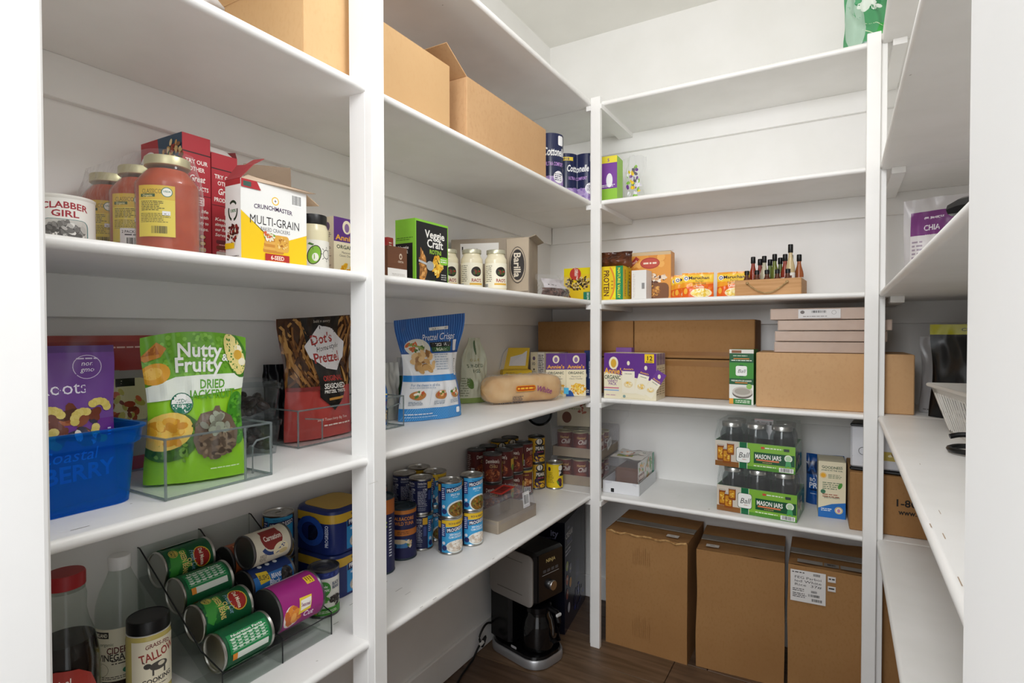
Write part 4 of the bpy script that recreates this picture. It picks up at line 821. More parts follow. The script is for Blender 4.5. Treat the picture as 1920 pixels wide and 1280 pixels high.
# wrapped macaroni boxes by the corner
w_, d_, h_ = .092, .034, .182; q0 = Vector((-1.072, 2.175, 0)); ax = Vector((.034, .0, 0))
names = ('macaroni box at the left end of the wrapped row behind the bread', 'second macaroni box of the wrapped row behind the bread', 'third macaroni box of the wrapped row behind the bread', 'macaroni box at the right end of the wrapped row by the navy box')
for i, lb in enumerate(names):
    P = Print(seed=51); annie(P, w_, h_); PS = Print(seed=52+i); annie_side(PS, d_, h_)
    if i == 1: PS = Print(seed=3); PS.rect(-d_/2, 0, d_/2, h_, '#e6e2da'); PS.fine(-d_*.4, h_*.1, d_*.4, h_*.95, 20, '#3a3540')
    carton('macaroni_box', lb, 'box', w_, d_, h_, (-1.165+i*.0352, 2.205), S1, 90, '#eadfbf', {'front': P, 'left': PS}, 'macaroni boxes in the corner of the second shelf', gap=.001)
for i, (lb, x_, y_) in enumerate((('macaroni box turned outward beside the wrapped row', -1.075, 2.112), ('macaroni box turned outward nearest the navy box', -1.004, 2.160))):
    P = Print(seed=57); annie(P, .085, h_)
    carton('macaroni_box', lb, 'box', .085, d_, h_, (x_, y_), S1, 34, '#eadfbf', {'front': P}, 'macaroni boxes in the corner of the second shelf', gap=.001)
P = Print(); P.rect(-.02, 0, .02, .192, '#1d2f63'); P.text('PEANUT BUTTER', .004, .11, .006, '#e8ecf4', rot=90, w=.075); P.ell(-.012, .085, .004, .008, '#f0f0f0'); P.text('10', -.006, .016, .012, '#ffffff', rot=90)
carton('navy_bar_box', 'slim navy blue bar box standing against the slim post', 'box', .040, .12, .192, (-.957, 2.246), S1, 3, '#1d2f63', {'front': P})

# ------------------------------------------------------------ left wall, lowest shelf, first bay
# syrup bottle
sy = thing('syrup_bottle', 'dark syrup bottle with red cap and red label beside the door jamb', 'bottle', (-1.070, .405, S0+.001), 66)
Rr = .046; prof = [(Rr*.8, 0), (Rr*.98, .004), (Rr, .012), (Rr*1.0, .12), (Rr*.98, .16), (Rr*.86, .19), (Rr*.68, .215), (Rr*.60, .235), (Rr*.62, .258), (Rr*.56, .272), (.016, .276)]
obj('bottle_body', MB().lathe(prof, 32), sy, GLASS, True); obj('syrup', MB().lathe([(r*.965, max(z, .003)) for r, z in prof[:6]]+[(.001, .1905)], 30), sy, mat('syrup', '#160a06', .15), True)
obj('cap', MB().lathe([(.0265, .274), (.0275, .275), (.0275, .294), (.026, .297), (.001, .297)], 28), sy, solid('#9e1f22', .4), True); obj('neck_ring', MB().lathe([(.022, .268), (.0265, .2685), (.0265, .2735), (.022, .274)], 24), sy, GLASS, True)
P = Print(seed=2); P.poly([(-.06, 0), (.045, 0), (.045, .10), (.036, .122), (.018, .137), (-.01, .142), (-.04, .138), (-.06, .128)], '#a3352b'); P.text('Original', -.010, .122, .011, '#f2e6dc', w=.038); P.fine(-.008, .077, .03, .082, 1, '#e6b6a6'); P.bars(-.006, .04, .036, .072); P.fine(-.032, .01, -.022, .10, 14, '#e8e6e0', ragged=False); P.rect(-.006, .008, .012, .032, '#e8e6e0'); P.rect(.016, .008, .034, .032, '#e8e6e0'); P.ring(.025, .02, .005, .009, '#2a2a2a', 12)
P.build(cyl(Rr, .018), cu=.006, parent=sy, base=.0007, name='paper_label')
# cider vinegar bottle
av = thing('vinegar_bottle', 'tall clear cider vinegar bottle with white cap and cream label', 'bottle', (*plan(226, 1180, 1.312), S0+.001), 62)
Rr = .0405; prof = [(Rr*.8, 0), (Rr*.98, .004), (Rr, .012), (Rr, .145), (Rr*.96, .165), (Rr*.80, .188), (Rr*.55, .212), (.0165, .228), (.0155, .236)]
obj('bottle_body', MB().lathe(prof, 32), av, GLASS, True); obj('vinegar', MB().lathe([(r*.96, max(z, .003)) for r, z in prof[:3]]+[(Rr*.96, .06), (.001, .06)], 28), av, mat('vinegar', '#3a1c0c', .15, trans=.3), True)
obj('cap', MB().lathe([(.0185, .228), (.019, .229), (.019, .250), (.0175, .2525), (.001, .2525)], 24), av, WHITEP, True)
P = Print(seed=3); P.rect(-.056, 0, .056, .098, '#dcd6bd'); P.rect(-.050, .081, -.016, .093, '#1e1b18'); P.text('KIRKLAND', -.033, .087, .007, '#e8e2cc', w=.03); P.text('CIDER', -.003, .058, .0125, '#5c241c', w=.034); P.text('VINEGAR', -.010, .045, .0125, '#2c241c', w=.052); P.fine(-.012, .030, .018, .04, 2, '#4a4438'); P.ell(.012, .018, .007, .0055, '#2a7a5c'); P.fine(-.04, .003, .022, .01, 2, '#5a5448'); P.text('organic', -.02, .07, .006, '#4a5a3a', bold=0); P.ring(-.03, .022, .012, .0128, '#8a8468')
P.build(cyl(Rr, .03), cu=.006, parent=av, base=.0007, name='paper_label')
# tallow jar
tl = thing('tallow_jar', 'jar of yellow cooking tallow with black lid and cow on its label', 'jar', (*plan(279, 1220, 1.218), S0+.001), 60)
Rr, h_ = .0355, .163; obj('jar_body', MB().lathe([(Rr*.85, 0), (Rr*.98, .004), (Rr, .01), (Rr, h_*.78), (Rr*.97, h_*.82), (Rr*.9, h_*.85), (Rr*.9, h_*.9)], 36), tl, mat('tallow_jar_fill', '#c9b868', .18), True); obj('lid', lidmesh(.0345, h_*.858, h_), tl, BLACK, True); obj('lid_seal', MB().lathe([(.0335, h_*.845), (.035, h_*.848), (.035, h_*.857), (.0335, h_*.858)], 32), tl, solid('#d8d5cc'), True)
P = Print(seed=5); P.rect(-.026, 0, .05, .092, '#e9e0c6'); P.text('GRASS-FED', .018, .082, .0075, '#7a3a34', w=.042, arc=.003); P.text('TALLOW', .018, .066, .0155, '#9c3a30', w=.062, rot=10); P.text('COOKING', .016, .020, .009, '#2a241e', w=.05, rot=4); P.fine(-.01, .008, .04, .012, 1, '#6a6458')
P.ell(.018, .044, .015, .008, '#4a453e'); P.ell(.0, .047, .006, .005, '#3a362f'); P.rect(.007, .028, .010, .042, '#4a453e'); P.rect(.026, .028, .029, .042, '#4a453e'); P.line(-.004, .053, -.008, .057, .0015, '#3a362f'); P.ell(.022, .046, .006, .004, '#d6cdb6')
P.build(cyl(Rr, .038), cu=.006, parent=tl, base=.0006, name='paper_label')

# cans
def lab_beans(P, W, h):
    P.rect(-W, 0, W, h, '#0f5a34'); P.blobs(-.004, h*.26, .03, h*.18, 40, ['#2f8a34', '#4fa83a', '#1f6f30'], .009, .5)
    P.poly([(-.03, h*.1), (-.02, h*.36), (.03, h*.14), (.02, h*.02)], '#3f9a3c'); P.ell(-.0, h*.74, .023, .018, '#e8c23c', rot=.2); P.ell(0, h*.74, .021, .016, '#a8231f', rot=.2); P.text('Del Monte', 0, h*.74, .0085, '#f4ead0', w=.036, rot=0); P.text('Fresh Cut', 0, h*.56, .010, '#9fc6e0', w=.042, shear=.3, bold=0); P.text('CUT', .004, h*.46, .009, '#f0d880', w=.018); P.text('GREEN BEANS', .0, h*.36, .011, '#f0d880', w=.052)
    P.ell(-.024, h*.18, .0095, .0095, '#d9c65a'); P.ring(-.024, h*.18, .0075, .0082, '#2a5a2a'); P.text('NON', -.024, h*.2, .0045, '#1f4a24'); P.text('GMO', -.024, h*.145, .0045, '#1f4a24')
    for c0 in (.062, -.10):
        P.rect(c0-.0005+.0, h*.06, c0+.036, h*.94, '#17894a'); P.text('Nutrition Facts', c0+.004, h*.5, .0052, '#f0f4ee', rot=90, w=h*.7)
        for k in range(5): P.rect(c0+.009+k*.0055, h*.1, c0+.0095+k*.0055+(.0008 if k in (0, 3) else 0), h*.9, '#e6f0e6')
        for k in range(4):
            for j in range(6): P.rect(c0+.0105+k*.0055, h*(.12+.13*j), c0+.0128+k*.0055, h*(.12+.13*j)+h*.08, '#d3e6d6')
        P.rect(c0+.036, h*.2, c0+.048, h*.9, '#dfe6dc'); P.rect(c0+.036, h*.1, c0+.048, h*.2, '#e08a2a')
can_make('beans', .0375, .108, lab_beans, seed=2)
def lab_milk(P, W, h):
    P.rect(-W, 0, W, h, '#dcd5c0'); P.ell(.0, h*.5, .026, h*.30, '#8a2a26'); P.rect(-.026, h*.25, .0, h*.75, '#8a2a26'); P.text('Carnation', -.002, h*.52, .0125, '#f0e6da', rot=90, w=h*.5); P.ring(.004, h*.5, .026, .034, '#24407c', 16, -60, 60); P.ell(.03, h*.7, .016, h*.22, '#efe4c0'); P.ell(.036, h*.78, .006, h*.12, '#d8c48a'); P.fine(.03, h*.1, .05, h*.3, 5, '#6a6458'); P.fine(-.06, h*.15, -.035, h*.85, 7, '#8a8478')
can_make('milk', .0375, .100, lab_milk, TIN_D, seed=3)
def lab_bush(P, W, h):
    P.rect(-W, 0, W, h, '#16306a'); P.rect(.0, 0, .05, h, '#1f69b0'); P.poly([(-.01, h*.1), (.018, h*.14), (.016, h*.4), (-.006, h*.36)], '#e0c02c'); P.text("BUSH'S", .005, h*.25, .011, '#17161c', rot=80, w=h*.24); P.text('Black', .022, h*.5, .012, '#e8ecf2', rot=85, w=h*.28); P.text('BEANS', .010, h*.55, .010, '#e8ecf2', rot=85, w=h*.25); P.ell(.018, h*.82, .020, h*.15, '#26221f'); P.blobs(.018, h*.82, .016, h*.12, 40, ['#3c3a3c', '#141214', '#55504e'], .004)
    for k in range(3): P.ell(-.022, h*(.28+.2*k), .005, .005, '#e8ecf2'); P.fine(-.034, h*(.22+.2*k), -.028, h*(.34+.2*k), 2, '#cfdaea')
    P.rect(-.062, h*.05, -.040, h*.4, '#dcae2a'); P.rect(-.062, h*.42, -.040, h*.9, '#c9c4cc'); P.fine(-.06, h*.45, -.042, h*.85, 6, '#4a4650')
can_make('bush', .0375, .110, lab_bush, TIN_D, seed=4)
def lab_yam(P, W, h):
    P.rect(-W, 0, W, h, '#9a1f78'); P.ell(.052, h*.2, .025, h*.19, '#e8e0dc'); P.blobs(.052, h*.22, .02, h*.14, 22, ['#e08a34', '#c9682a', '#eda550'], .009); P.poly([(.02, h*.42), (.052, h*.36), (.05, h*.66), (.022, h*.72)], '#e6c93a'); P.poly([(.026, h*.44), (.046, h*.41), (.044, h*.66), (.026, h*.70)], '#efe9df'); P.text('Seasoned', .036, h*.55, .008, '#7a1f60', rot=82, w=h*.22); P.text('Cut', .058, h*.62, .013, '#f2e2ee', rot=85, w=h*.26)
    P.rect(-.02, h*.72, .0, h*.92, '#e8c434'); P.fine(-.018, h*.74, -.002, h*.9, 3, '#7a4a20'); P.rect(-.075, h*.04, -.045, h*.98, '#dcd6da'); P.fine(-.073, h*.08, -.05, h*.95, 6, '#5a4a58')
can_make('yam', .0500, .116, lab_yam, TIN_D, seed=5)
def lab_orange(P, W, h):
    P.rect(-W, 0, W, h, '#a8572c'); P.rect(.0, 0, .03, h, '#8a3f24'); P.fine(.002, h*.06, .028, h*.8, 7, '#d9a878'); P.rect(.035, h*.1, .05, h*.5, '#d9cfc4'); P.bars(.034, h*.55, .058, h*.9, True); P.rect(-.05, 0, -.02, h, '#c8793c')
can_make('orange', .0375, .110, lab_orange, TIN_D, seed=6)
def lab_organic(P, W, h):
    P.rect(-W, 0, W, h, '#e4e2d8'); P.rect(-W, h*.86, W, h, '#27357a'); P.blobs(0, h*.93, W, h*.04, 40, ['#3a4a94', '#1c2866'], .004); P.rect(-W, 0, W, h*.17, '#3f8f2c'); P.ell(-.010, h*.62, .0185, .0185, '#3c8a34'); P.text('simple', -.010, h*.68, .006, '#f2f4ea', w=.022); P.text('organic', -.010, h*.60, .0075, '#f2f4ea', w=.031); P.text('BLACK', .022, h*.72, .0075, '#3a4468', w=.02); P.text('BEANS', .022, h*.63, .0075, '#3a4468', w=.02); P.blobs(.022, h*.32, .014, h*.13, 40, ['#2a2422', '#16110f', '#4a403a'], .0045); P.blobs(-.012, h*.38, .014, h*.06, 16, ['#5aa03c', '#3f842a'], .006); P.fine(-.02, h*.05, .03, h*.12, 2, '#e8f0d8'); P.ell(-.026, h*.08, .004, .004, '#e8a02c')
can_make('organic', .0375, .113, lab_organic, TIN_D, seed=7)
# can rack
rk = thing('can_rack', 'clear smoke-grey two-lane can dispenser rack on the lowest left shelf', 'rack', (0, 0, S0+.001), 0)
SMOKE = film_mat('smoke_acrylic', '#ffffff', .008, .05, '#f1f3f2', clean=True)
RY0, RYM, RY1 = .614, .744, .872; sl = math.tan(R_(30.3)); x0r, x1r = -1.280, -.985
def zr(x): return .010+max(0, (-1.022-x))*sl
for yy in (RY0, RYM, RY1):
    pts = [(x1r, 0), (x1r, .05), (-1.05, .07), (-1.272, .225), (x0r+.0, .225), (x0r, 0)]
    mb = MB().prism(pts, 0, 1, Matrix(((1, 0, 0, 0), (0, 0, .003, yy-.0015), (0, 1, 0, 0), (0, 0, 0, 1)))); obj('side_wall', mb, rk, SMOKE)
    mb = MB(); pp = [(p[0], yy, p[1]) for p in pts[:5]]
    mb.tube(pp, .0015, 5); obj('wall_edge', mb, rk, mat('smoke_edge', '#15181a', .3))
obj('ramp', MB().slab([(-1.278, RY0, zr(-1.278)), (-1.022, RY0, zr(-1.022)), (-1.022, RY1, zr(-1.022)), (-1.278, RY1, zr(-1.278))], .0025), rk, SMOKE)
obj('front_lip', MB().box(x1r-.003, RY0, 0, x1r, RY1, .045), rk, SMOKE); obj('base_plate', MB().box(-1.08, RY0, 0, x1r, RY1, .003), rk, SMOKE); mb = MB().tube([(x1r, RY0, .045), (x1r, RY1, .045)], .0014, 5); obj('lip_edge', mb, rk, mat('smoke_edge', '#15181a', .3)); obj('back_wall', MB().box(x0r, RY0, 0, x0r+.003, RY1, .225), rk, SMOKE)
def lying(key, label, x, z, yn, spin, grp='cans lying in the clear rack'):
    """can lying with its axis along the wall, its lid end toward the door"""
    b, l, tb, Rr, H = CANS[key]; t = thing('food_can', label, 'can', (x, yn, z), 0, grp)
    q = Matrix.Rotation(R_(-90), 4, 'X') @ Matrix.Rotation(R_(spin), 4, 'Z'); t.rotation_euler = q.to_euler()
    for n, me in (('can_body', b), ('paper_label', l)): o = bpy.data.objects.new(n, me); COL.objects.link(o); o.parent = t
def ramp_pos(k, Rr, s0=0):
    """k-th place up the ramp"""
    d = s0; x = -1.030-d*math.cos(R_(30.3)); z = S0+.001+.0125+Rr/math.cos(R_(30.3))+max(0, -1.022-x)*sl; return x, z+.0012
a_ = .0775
for k, (lb, sp) in enumerate((('green bean can at the front foot of the rack showing nutrition facts', -67), ('green bean can second up the rack showing its green bean picture', 45), ('green bean can third up the rack with nutrition panel on top', -92), ('green bean can topmost in the left lane of the rack', 72))):
    x, z = ramp_pos(k, .0375, .004+a_*k); lying('beans', lb, x, z, .627, sp)
x, z = ramp_pos(0, .05, .018); lying('yam', 'large magenta yam can at the front of the right rack lane', x, z, .7495, 40)
x2, z2 = ramp_pos(0, .0375, .018+.0955); lying('bush', 'navy blue black bean can lying above the magenta can', x2, z2, .752, 50)
x3, z3 = ramp_pos(0, .0375, .018+.0955+.0785); lying('orange', 'orange-brown can at the back of the right rack lane', x3, z3, .752, 10)
dx_, dz_ = x3-x2, z3-z2; mx, mz = (x2+x3)/2, (z2+z3)/2; nl = math.hypot(dx_, dz_); hh = math.sqrt((.0755)**2-(nl/2)**2); lying('milk', 'cream evaporated milk can resting on top of the blue and orange cans', mx+dz_/nl*hh, mz-dx_/nl*hh, .756, 50)
can('organic', 'white and green organic black bean can standing beside the rack', (-1.083, .935, S0+.001), 62)
# blue soup can and boxed soup twin packs behind
def lab_prog(P, W, h, top='#2f9ad0', kind='pea'):
    P.rect(-W, 0, W, h, '#1c2452'); P.rect(-.028, 0, .052, h, '#3aa0d6')
    if kind == 'clam': P.rect(-.028, h*.80, .052, h, '#e6bd2c'); P.text('RICH & HEARTY', .018, h*.90, .006, '#2a2450', w=.045)
    else: P.text('TRADITIONAL', .018, h*.93, .005, '#1f5f94', w=.04)
    y_ = .70 if kind == 'clam' else .80; P.poly([(-.012, h*(y_-.09)), (.052, h*(y_+.0)), (.052, h*(y_+.13)), (-.012, h*(y_+.07))], '#1b2150'); P.text('PROGRESSO', .021, h*(y_+.025), .0105, '#f2f4f8', w=.062, rot=7)
    if kind == 'clam': P.text('NEW ENGLAND', .018, h*.56, .0065, '#e8f3fa', w=.04); P.text('CLAM CHOWDER', .018, h*.48, .0065, '#e8f3fa', w=.045); P.ell(.022, h*.18, .036, h*.20, '#e8ece8'); P.ell(.022, h*.19, .032, h*.17, '#d9cfc0'); P.blobs(.022, h*.2, .026, h*.14, 60, ['#efe6da', '#e4d6c6', '#cdbba6', '#f4efe6'], .006)
    else: P.text('SPLIT PEA', .018, h*.66, .0065, '#e8f3fa', w=.032); P.fine(.008, h*.57, .028, h*.6, 1, '#d6ecf8'); P.ell(.026, h*.2, .036, h*.27, '#dfe6e2'); P.ell(.027, h*.19, .032, h*.235, '#7a5a22'); P.blobs(.027, h*.2, .024, h*.18, 60, ['#8f6a2c', '#5a3a18', '#a98a3a', '#b05a24', '#6f7a2c'], .005)
    P.rect(-.0275, h*.5, -.014, h*.9, '#2b3f86'); P.fine(-.026, h*.52, -.016, h*.88, 6, '#dfe4f0'); P.ell(-.02, h*.3, .005, .005, '#dfe4f0'); P.ell(-.018, h*.15, .008, .008, '#27346c')
    for c0 in (-.075, -.112, .07):
        P.text('Nutrition Facts', c0+.014, h*.93, .005, '#e4e6ec', w=.026); P.rect(c0, h*.885, c0+.029, h*.89, '#e4e6ec'); P.fine(c0, h*.80, c0+.029, h*.86, 2, '#b9bed0'); P.text('170', c0+.022, h*.73, .007, '#e4e6ec'); P.fine(c0, h*.25, c0+.029, h*.69, 10, '#b9bed0'); P.rect(c0, h*.215, c0+.029, h*.225, '#e4e6ec'); P.fine(c0, h*.06, c0+.029, h*.18, 4, '#8f96b0')
    P.rect(-.045, h*.76, -.030, h*.97, '#d9a92c'); P.rect(-.043, h*.4, -.033, h*.7, '#3a4a86'); P.bars(-.148, h*.08, -.118, h*.24) if False else None
can_make('clam', .038, .111, lambda P, W, h: lab_prog(P, W, h, kind='clam'), tab=True, seed=8); can_make('pea', .038, .111, lambda P, W, h: lab_prog(P, W, h, kind='pea'), tab=True, seed=9)
can('pea', 'blue soup can standing on another behind the evaporated milk can', (-1.236, .925, S0+.113), 35, 'soup cans on the lowest left shelf', name='soup_can'); can('pea', 'blue soup can at the bottom of the stack behind the rack', (-1.236, .925, S0+.001), 35, 'soup cans on the lowest left shelf', name='soup_can')
def twin(label, z, dy=0):
    t = thing('soup_multipack', label, 'multipack', (-1.175, 1.054+dy, z), 90, 'boxed soup multipacks')
    w, d, h = .154, .154, .112; mb = rr_loft([(w, d, .036, .0), (w, d, .036, h-.012), (w-.006, d-.006, .034, h-.004), (w-.02, d-.02, .03, h)], 6); obj('sleeve', mb, t, solid('#1c2c66', .35), True)
    P = Print(seed=4); 
    def wr(u, v, dd):
        # front face then rounded corner on to the side facing the door
        L = w/2-.036
        if u > -L: return Vector((u, -d/2-dd, v))
        a = min((-L-u)/.036, math.pi/2); rest = max(0, (-L-u)-.036*math.pi/2); return Vector((-L-(.036+dd)*math.sin(a), -d/2+.036-(.036+dd)*math.cos(a)+rest, v))
    P.rect(-.19, h*.0, .077, h*.90, '#1b2a66'); P.rect(-.19, h*.70, .077, h*.9, '#c9a233'); P.rect(-.03, h*.05, .06, h*.70, '#2b86c2'); P.poly([(-.028, h*.56), (.055, h*.62), (.055, h*.80), (-.028, h*.72)], '#181f4c'); P.text('PROGRESSO', .013, h*.68, .011, '#f0f2f6', w=.072, rot=4); P.text('NEW ENGLAND CLAM', .012, h*.50, .006, '#e6f0f8', w=.06); P.text('RICH & HEARTY', .010, h*.84, .006, '#2a2440', w=.05); P.ell(.012, h*.2, .032, h*.18, '#b9b3a6'); P.blobs(.012, h*.21, .024, h*.13, 40, ['#d9d2c4', '#9a9488', '#e8e2d6'], .006); P.text('PROGRESSO', -.085, h*.42, .009, '#cdd4e6', rot=90, w=h*.5); P.rrect(-.15, h*.2, -.11, h*.62, .01, '#0d1230')
    P.build(wr, cu=.006, parent=t, name='printed_sleeve', m=GLOSS)
    mb = MB()
    for sx in (-1, 1):
        for sy in (-1, 1): mb.lathe([(.031, h+.0005), (.0335, h+.002), (.0325, h+.004), (.03, h+.0015), (.001, h+.0015)], 20, Matrix.Translation((sx*.0375, sy*.0375, 0)))
    obj('top_panel', rr_loft([(w-.03, d-.03, .03, h), (w-.03, d-.03, .03, h+.0012)], 5), t, solid('#c9a233', .4), True)
    pts = [(-w/2-.004, .05, h*.97), (-w/2-.03, .02, h*.9), (-w/2-.042, -.02, h*.75), (-w/2-.044, -.05, h*.5), (-w/2-.036, -.07, h*.2)]
    return t
tw1 = twin('navy and yellow boxed soup multipack at the bottom by the wide post', S0+.001); tw2 = twin('navy and yellow boxed soup multipack stacked on top by the wide post', S0+.115)
for t in (tw2,):
    hb = MB(); ring = [(.052*math.cos(a), .038*math.sin(a)) for a in [2*math.pi*i/20 for i in range(20)]]
    vo = [(-.081-.022*(1-abs(y)/.06)*0-.0, y*1.0, .055+z) for y, z in [(r[0]*.95, r[1]) for r in ring]]; vi = [(-.083, y*.62, .055+(z-.055)*.62) for x, y, z in vo]
    hb.add(vo+vi, [(i, (i+1) % 20, 20+(i+1) % 20, 20+i) for i in range(20)]); obj('carry_handle', hb, t, solid('#22489c', .3))

# ------------------------------------------------------------ lowest shelf, second bay
def lab_tuna(P, W, h):
    P.rect(-W, 0, W, h, '#1d1f4f'); P.rect(-W, h*.92, W, h, '#c87a34'); P.rect(-W, h*.47, W, h*.60, '#c47430'); P.text('ALBACORE', .012, h*.83, .0105, '#d98a3a', w=.062); P.text('WILD TUNA', .012, h*.73, .0105, '#d98a3a', w=.06); P.fine(-.01, h*.5, .03, h*.57, 2, '#7a4420'); P.rrect(-.026, h*.22, .022, h*.40, .004, '#3f7ab0'); P.ell(-.004, h*.35, .022, h*.05, '#d9c6a6'); P.ell(-.018, h*.26, .007, .006, '#1f3f6a'); P.blobs(.026, h*.3, .006, h*.08, 14, ['#e8dcc4', '#c9a77c', '#4a7a3a'], .006); P.fine(-.03, h*.08, -.016, h*.11, 1, '#9aa0c8'); P.rect(-.07, h*.1, -.045, h*.42, '#e4e2dc'); P.fine(-.07, h*.62, -.045, h*.9, 6, '#9aa0c8')
can_make('tuna', .0425, .155, lab_tuna, mat('dark_lid', '#2a3a44', .4), seed=11)
def lab_tuna2(P, W, h):
    P.rect(-W, 0, W, h, '#20224f'); P.rect(-W, h*.80, W, h, '#b9682c'); P.fine(-.02, h*.55, .03, h*.72, 3, '#8f9a3a'); P.rect(.0, h*.3, .02, h*.46, '#dfe0e2'); P.bars(.001, h*.31, .019, h*.45); P.fine(.03, h*.2, .04, h*.76, 14, '#cfd2dc', ragged=False); P.fine(-.02, h*.12, .02, h*.2, 2, '#8f9a3a')
can_make('tuna2', .0425, .215, lab_tuna2, mat('dark_lid', '#2a3a44', .4), seed=12)
GT = 'tuna cans on the lowest left shelf'
can('tuna', 'navy albacore tuna can stack sleeve with orange band beside the soup cans', (*plan(755, 1000, 1.728), S0+.001), 33, GT, name='tuna_can'); can('tuna2', 'tall navy tuna can sleeve with orange top against the wide post', (*plan(712, 1000, 1.635), S0+.001), 40, GT, name='tuna_can'); can('tuna2', 'orange-topped tuna can sleeve behind against the wall by the wide post', (*plan(699, 960, 1.742), S0+.001), 40, GT, name='tuna_can')
cA = Vector((*plan(844.5, 1000, 1.745), 0)); cBk = cA+Vector((-.010, .090, 0)); q1 = Vector((*plan(790, 1000, 1.790), 0)); q2 = Vector((*plan(759, 990, 1.856), 0))
GP = 'soup cans in the block of the second bay'
spots = [(cA, 'clam', 'pea', 36, 'front soup can of the block'), (cA+Vector((.018, .0885, 0)), 'clam', 'pea', 40, 'soup can right of the front one'), (q1, 'pea', 'clam', 140, 'soup can left of the front one'), (q2, 'pea', 'clam', 140, 'soup can at the far left of the block'), (q1+Vector((-.012, .0855, 0)), 'pea', 'clam', 60, 'soup can in the back row of the block'), (q2+Vector((-.010, .0860, 0)), 'pea', 'clam', 60, 'soup can against the wall at the back of the block')]
desc = {0: ('lower clam chowder can at the front of the soup block', 'upper split pea soup can at the front of the soup block'), 1: ('lower clam chowder can at the right end of the soup block', 'upper split pea soup can at the right end of the soup block'), 2: ('lower soup can showing barcode and nutrition facts, left of the front clam chowder can', 'upper soup can showing nutrition facts, left of the front split pea can'), 3: ('lower soup can at the far left of the soup block', 'upper soup can at the far left of the soup block'), 4: ('lower soup can hidden in the back row of the soup block', 'upper soup can in the middle of the back row of the soup block'), 5: ('lower soup can hidden against the wall behind the soup block', 'upper soup can against the wall behind the soup block')}
for i, (c, k0, k1, rz, _) in enumerate(spots):
    for j, k in enumerate((k0, k1)): can(k, desc[i][j], (c.x, c.y, S0+.001+j*.1118), rz-(24 if i > 1 and j == 0 else 0), GP, name='soup_can')
# cardboard tray with torn clear film and red sticker
tc = Vector((*((onz(937, 1003, S0)).xy), 0)); ty = thing('cardboard_tray', 'grey cardboard tray in torn clear film with a red sticker', 'tray', (-1.038, 1.712, S0+.001), 86)
w_, d_, h_ = .245, .118, .043; obj('tray_walls', rr_loft([(w_, d_, .004, 0), (w_, d_, .004, h_), (w_-.006, d_-.006, .003, h_), (w_-.006, d_-.006, .003, .003)], 1), ty, CARD_G)
def tf(a, b):
    ang = 2*math.pi*a; k = b; r = 1-.18*k-.25*max(0, k-.8)/.2*0; x = (w_/2+.002)*r*math.copysign(min(1, abs(math.cos(ang))*1.35), math.cos(ang)); y = (d_/2+.002)*r*math.copysign(min(1, abs(math.sin(ang))*1.35), math.sin(ang))
    z = .03+k*.075; p = Vector((x, y, z)); n_ = noise.noise(p*25); p += Vector((n_*.01, noise.noise(p*22+Vector((3, 1, 2)))*.01, n_*.008))*k; return p
fb = MB().grid(tf, 40, 10); fb.grid(lambda a, b: Vector(((a-.5)*w_*.82, (b-.5)*d_*.82, .105+.01*noise.noise(Vector((a*4, b*4, 2))))), 14, 10); obj('torn_film', fb, ty, film_mat('torn_film', '#eeeef2', .085, .10, '#f8f8fa', 1.0, 26), True)
P = Print(); P.rect(-.045, -.026, .045, .026, '#b03028'); P.rect(-.03, -.016, .03, .016, '#6a1c18'); P.build(lambda u, v, d: Vector((u-.02, v-.005, .119+d+.004*math.sin(u*30))), cu=.01, parent=ty, name='red_sticker', m=GLOSS); P = Print(); P.rect(-.022, 0, .022, .055, '#e6e4e4'); P.bars(-.018, .008, .018, .048); P.build(lambda u, v, d: Vector((u+.06, -.056-d+v*.1, .045+v)), cu=.01, parent=ty, name='white_sticker', m=GLOSS)
# chili, beans and olive cans at the far end
def lab_denn(P, W, h):
    P.rect(-W, 0, W, h, '#5e1f1c'); P.text("Dennison's", 0, h*.80, .0145, '#efe6dc', w=.056, arc=.004); P.fine(-.01, h*.66, .01, h*.69, 1, '#d9b9a0'); P.text('CHILI', .004, h*.60, .010, '#c9a36a', w=.032); P.ell(0, h*.26, .032, h*.25, '#8a3a22'); P.blobs(0, h*.27, .027, h*.2, 60, ['#a85a34', '#7a2f1c', '#c27a4a', '#5e2214'], .005); P.rect(.045, h*.35, .07, h*.7, '#c9a02c'); P.ell(.057, h*.35, .01, .012, '#6f8a2c'); P.fine(-.075, h*.1, -.05, h*.9, 10, '#c9bdb4'); P.bars(-.05, h*.1, -.036, h*.35)
can_make('denn', .0375, .108, lab_denn, TIN_D, seed=13)
def lab_pear(P, W, h):
    P.rect(-W, 0, W, h, '#d9a92a'); P.rect(-.004, h*.28, .045, h*.72, '#1f1b1c'); P.ell(.016, h*.85, .02, h*.16, '#1f1b1c'); P.ell(.014, h*.87, .013, h*.12, '#e6e2d6'); P.text('PEARL', .020, h*.58, .015, '#f0ece0', w=.045); P.fine(.004, h*.38, .036, h*.46, 1, '#b0406a'); P.ell(.0, h*.30, .01, .012, '#3a2440'); P.blobs(.016, h*.12, .03, h*.08, 24, ['#e8c03a', '#4a2a4a', '#c98f24'], .007); P.fine(-.04, h*.3, -.012, h*.8, 7, '#7a5a1c')
can_make('pear', .0375, .112, lab_pear, TIN_D, seed=14)
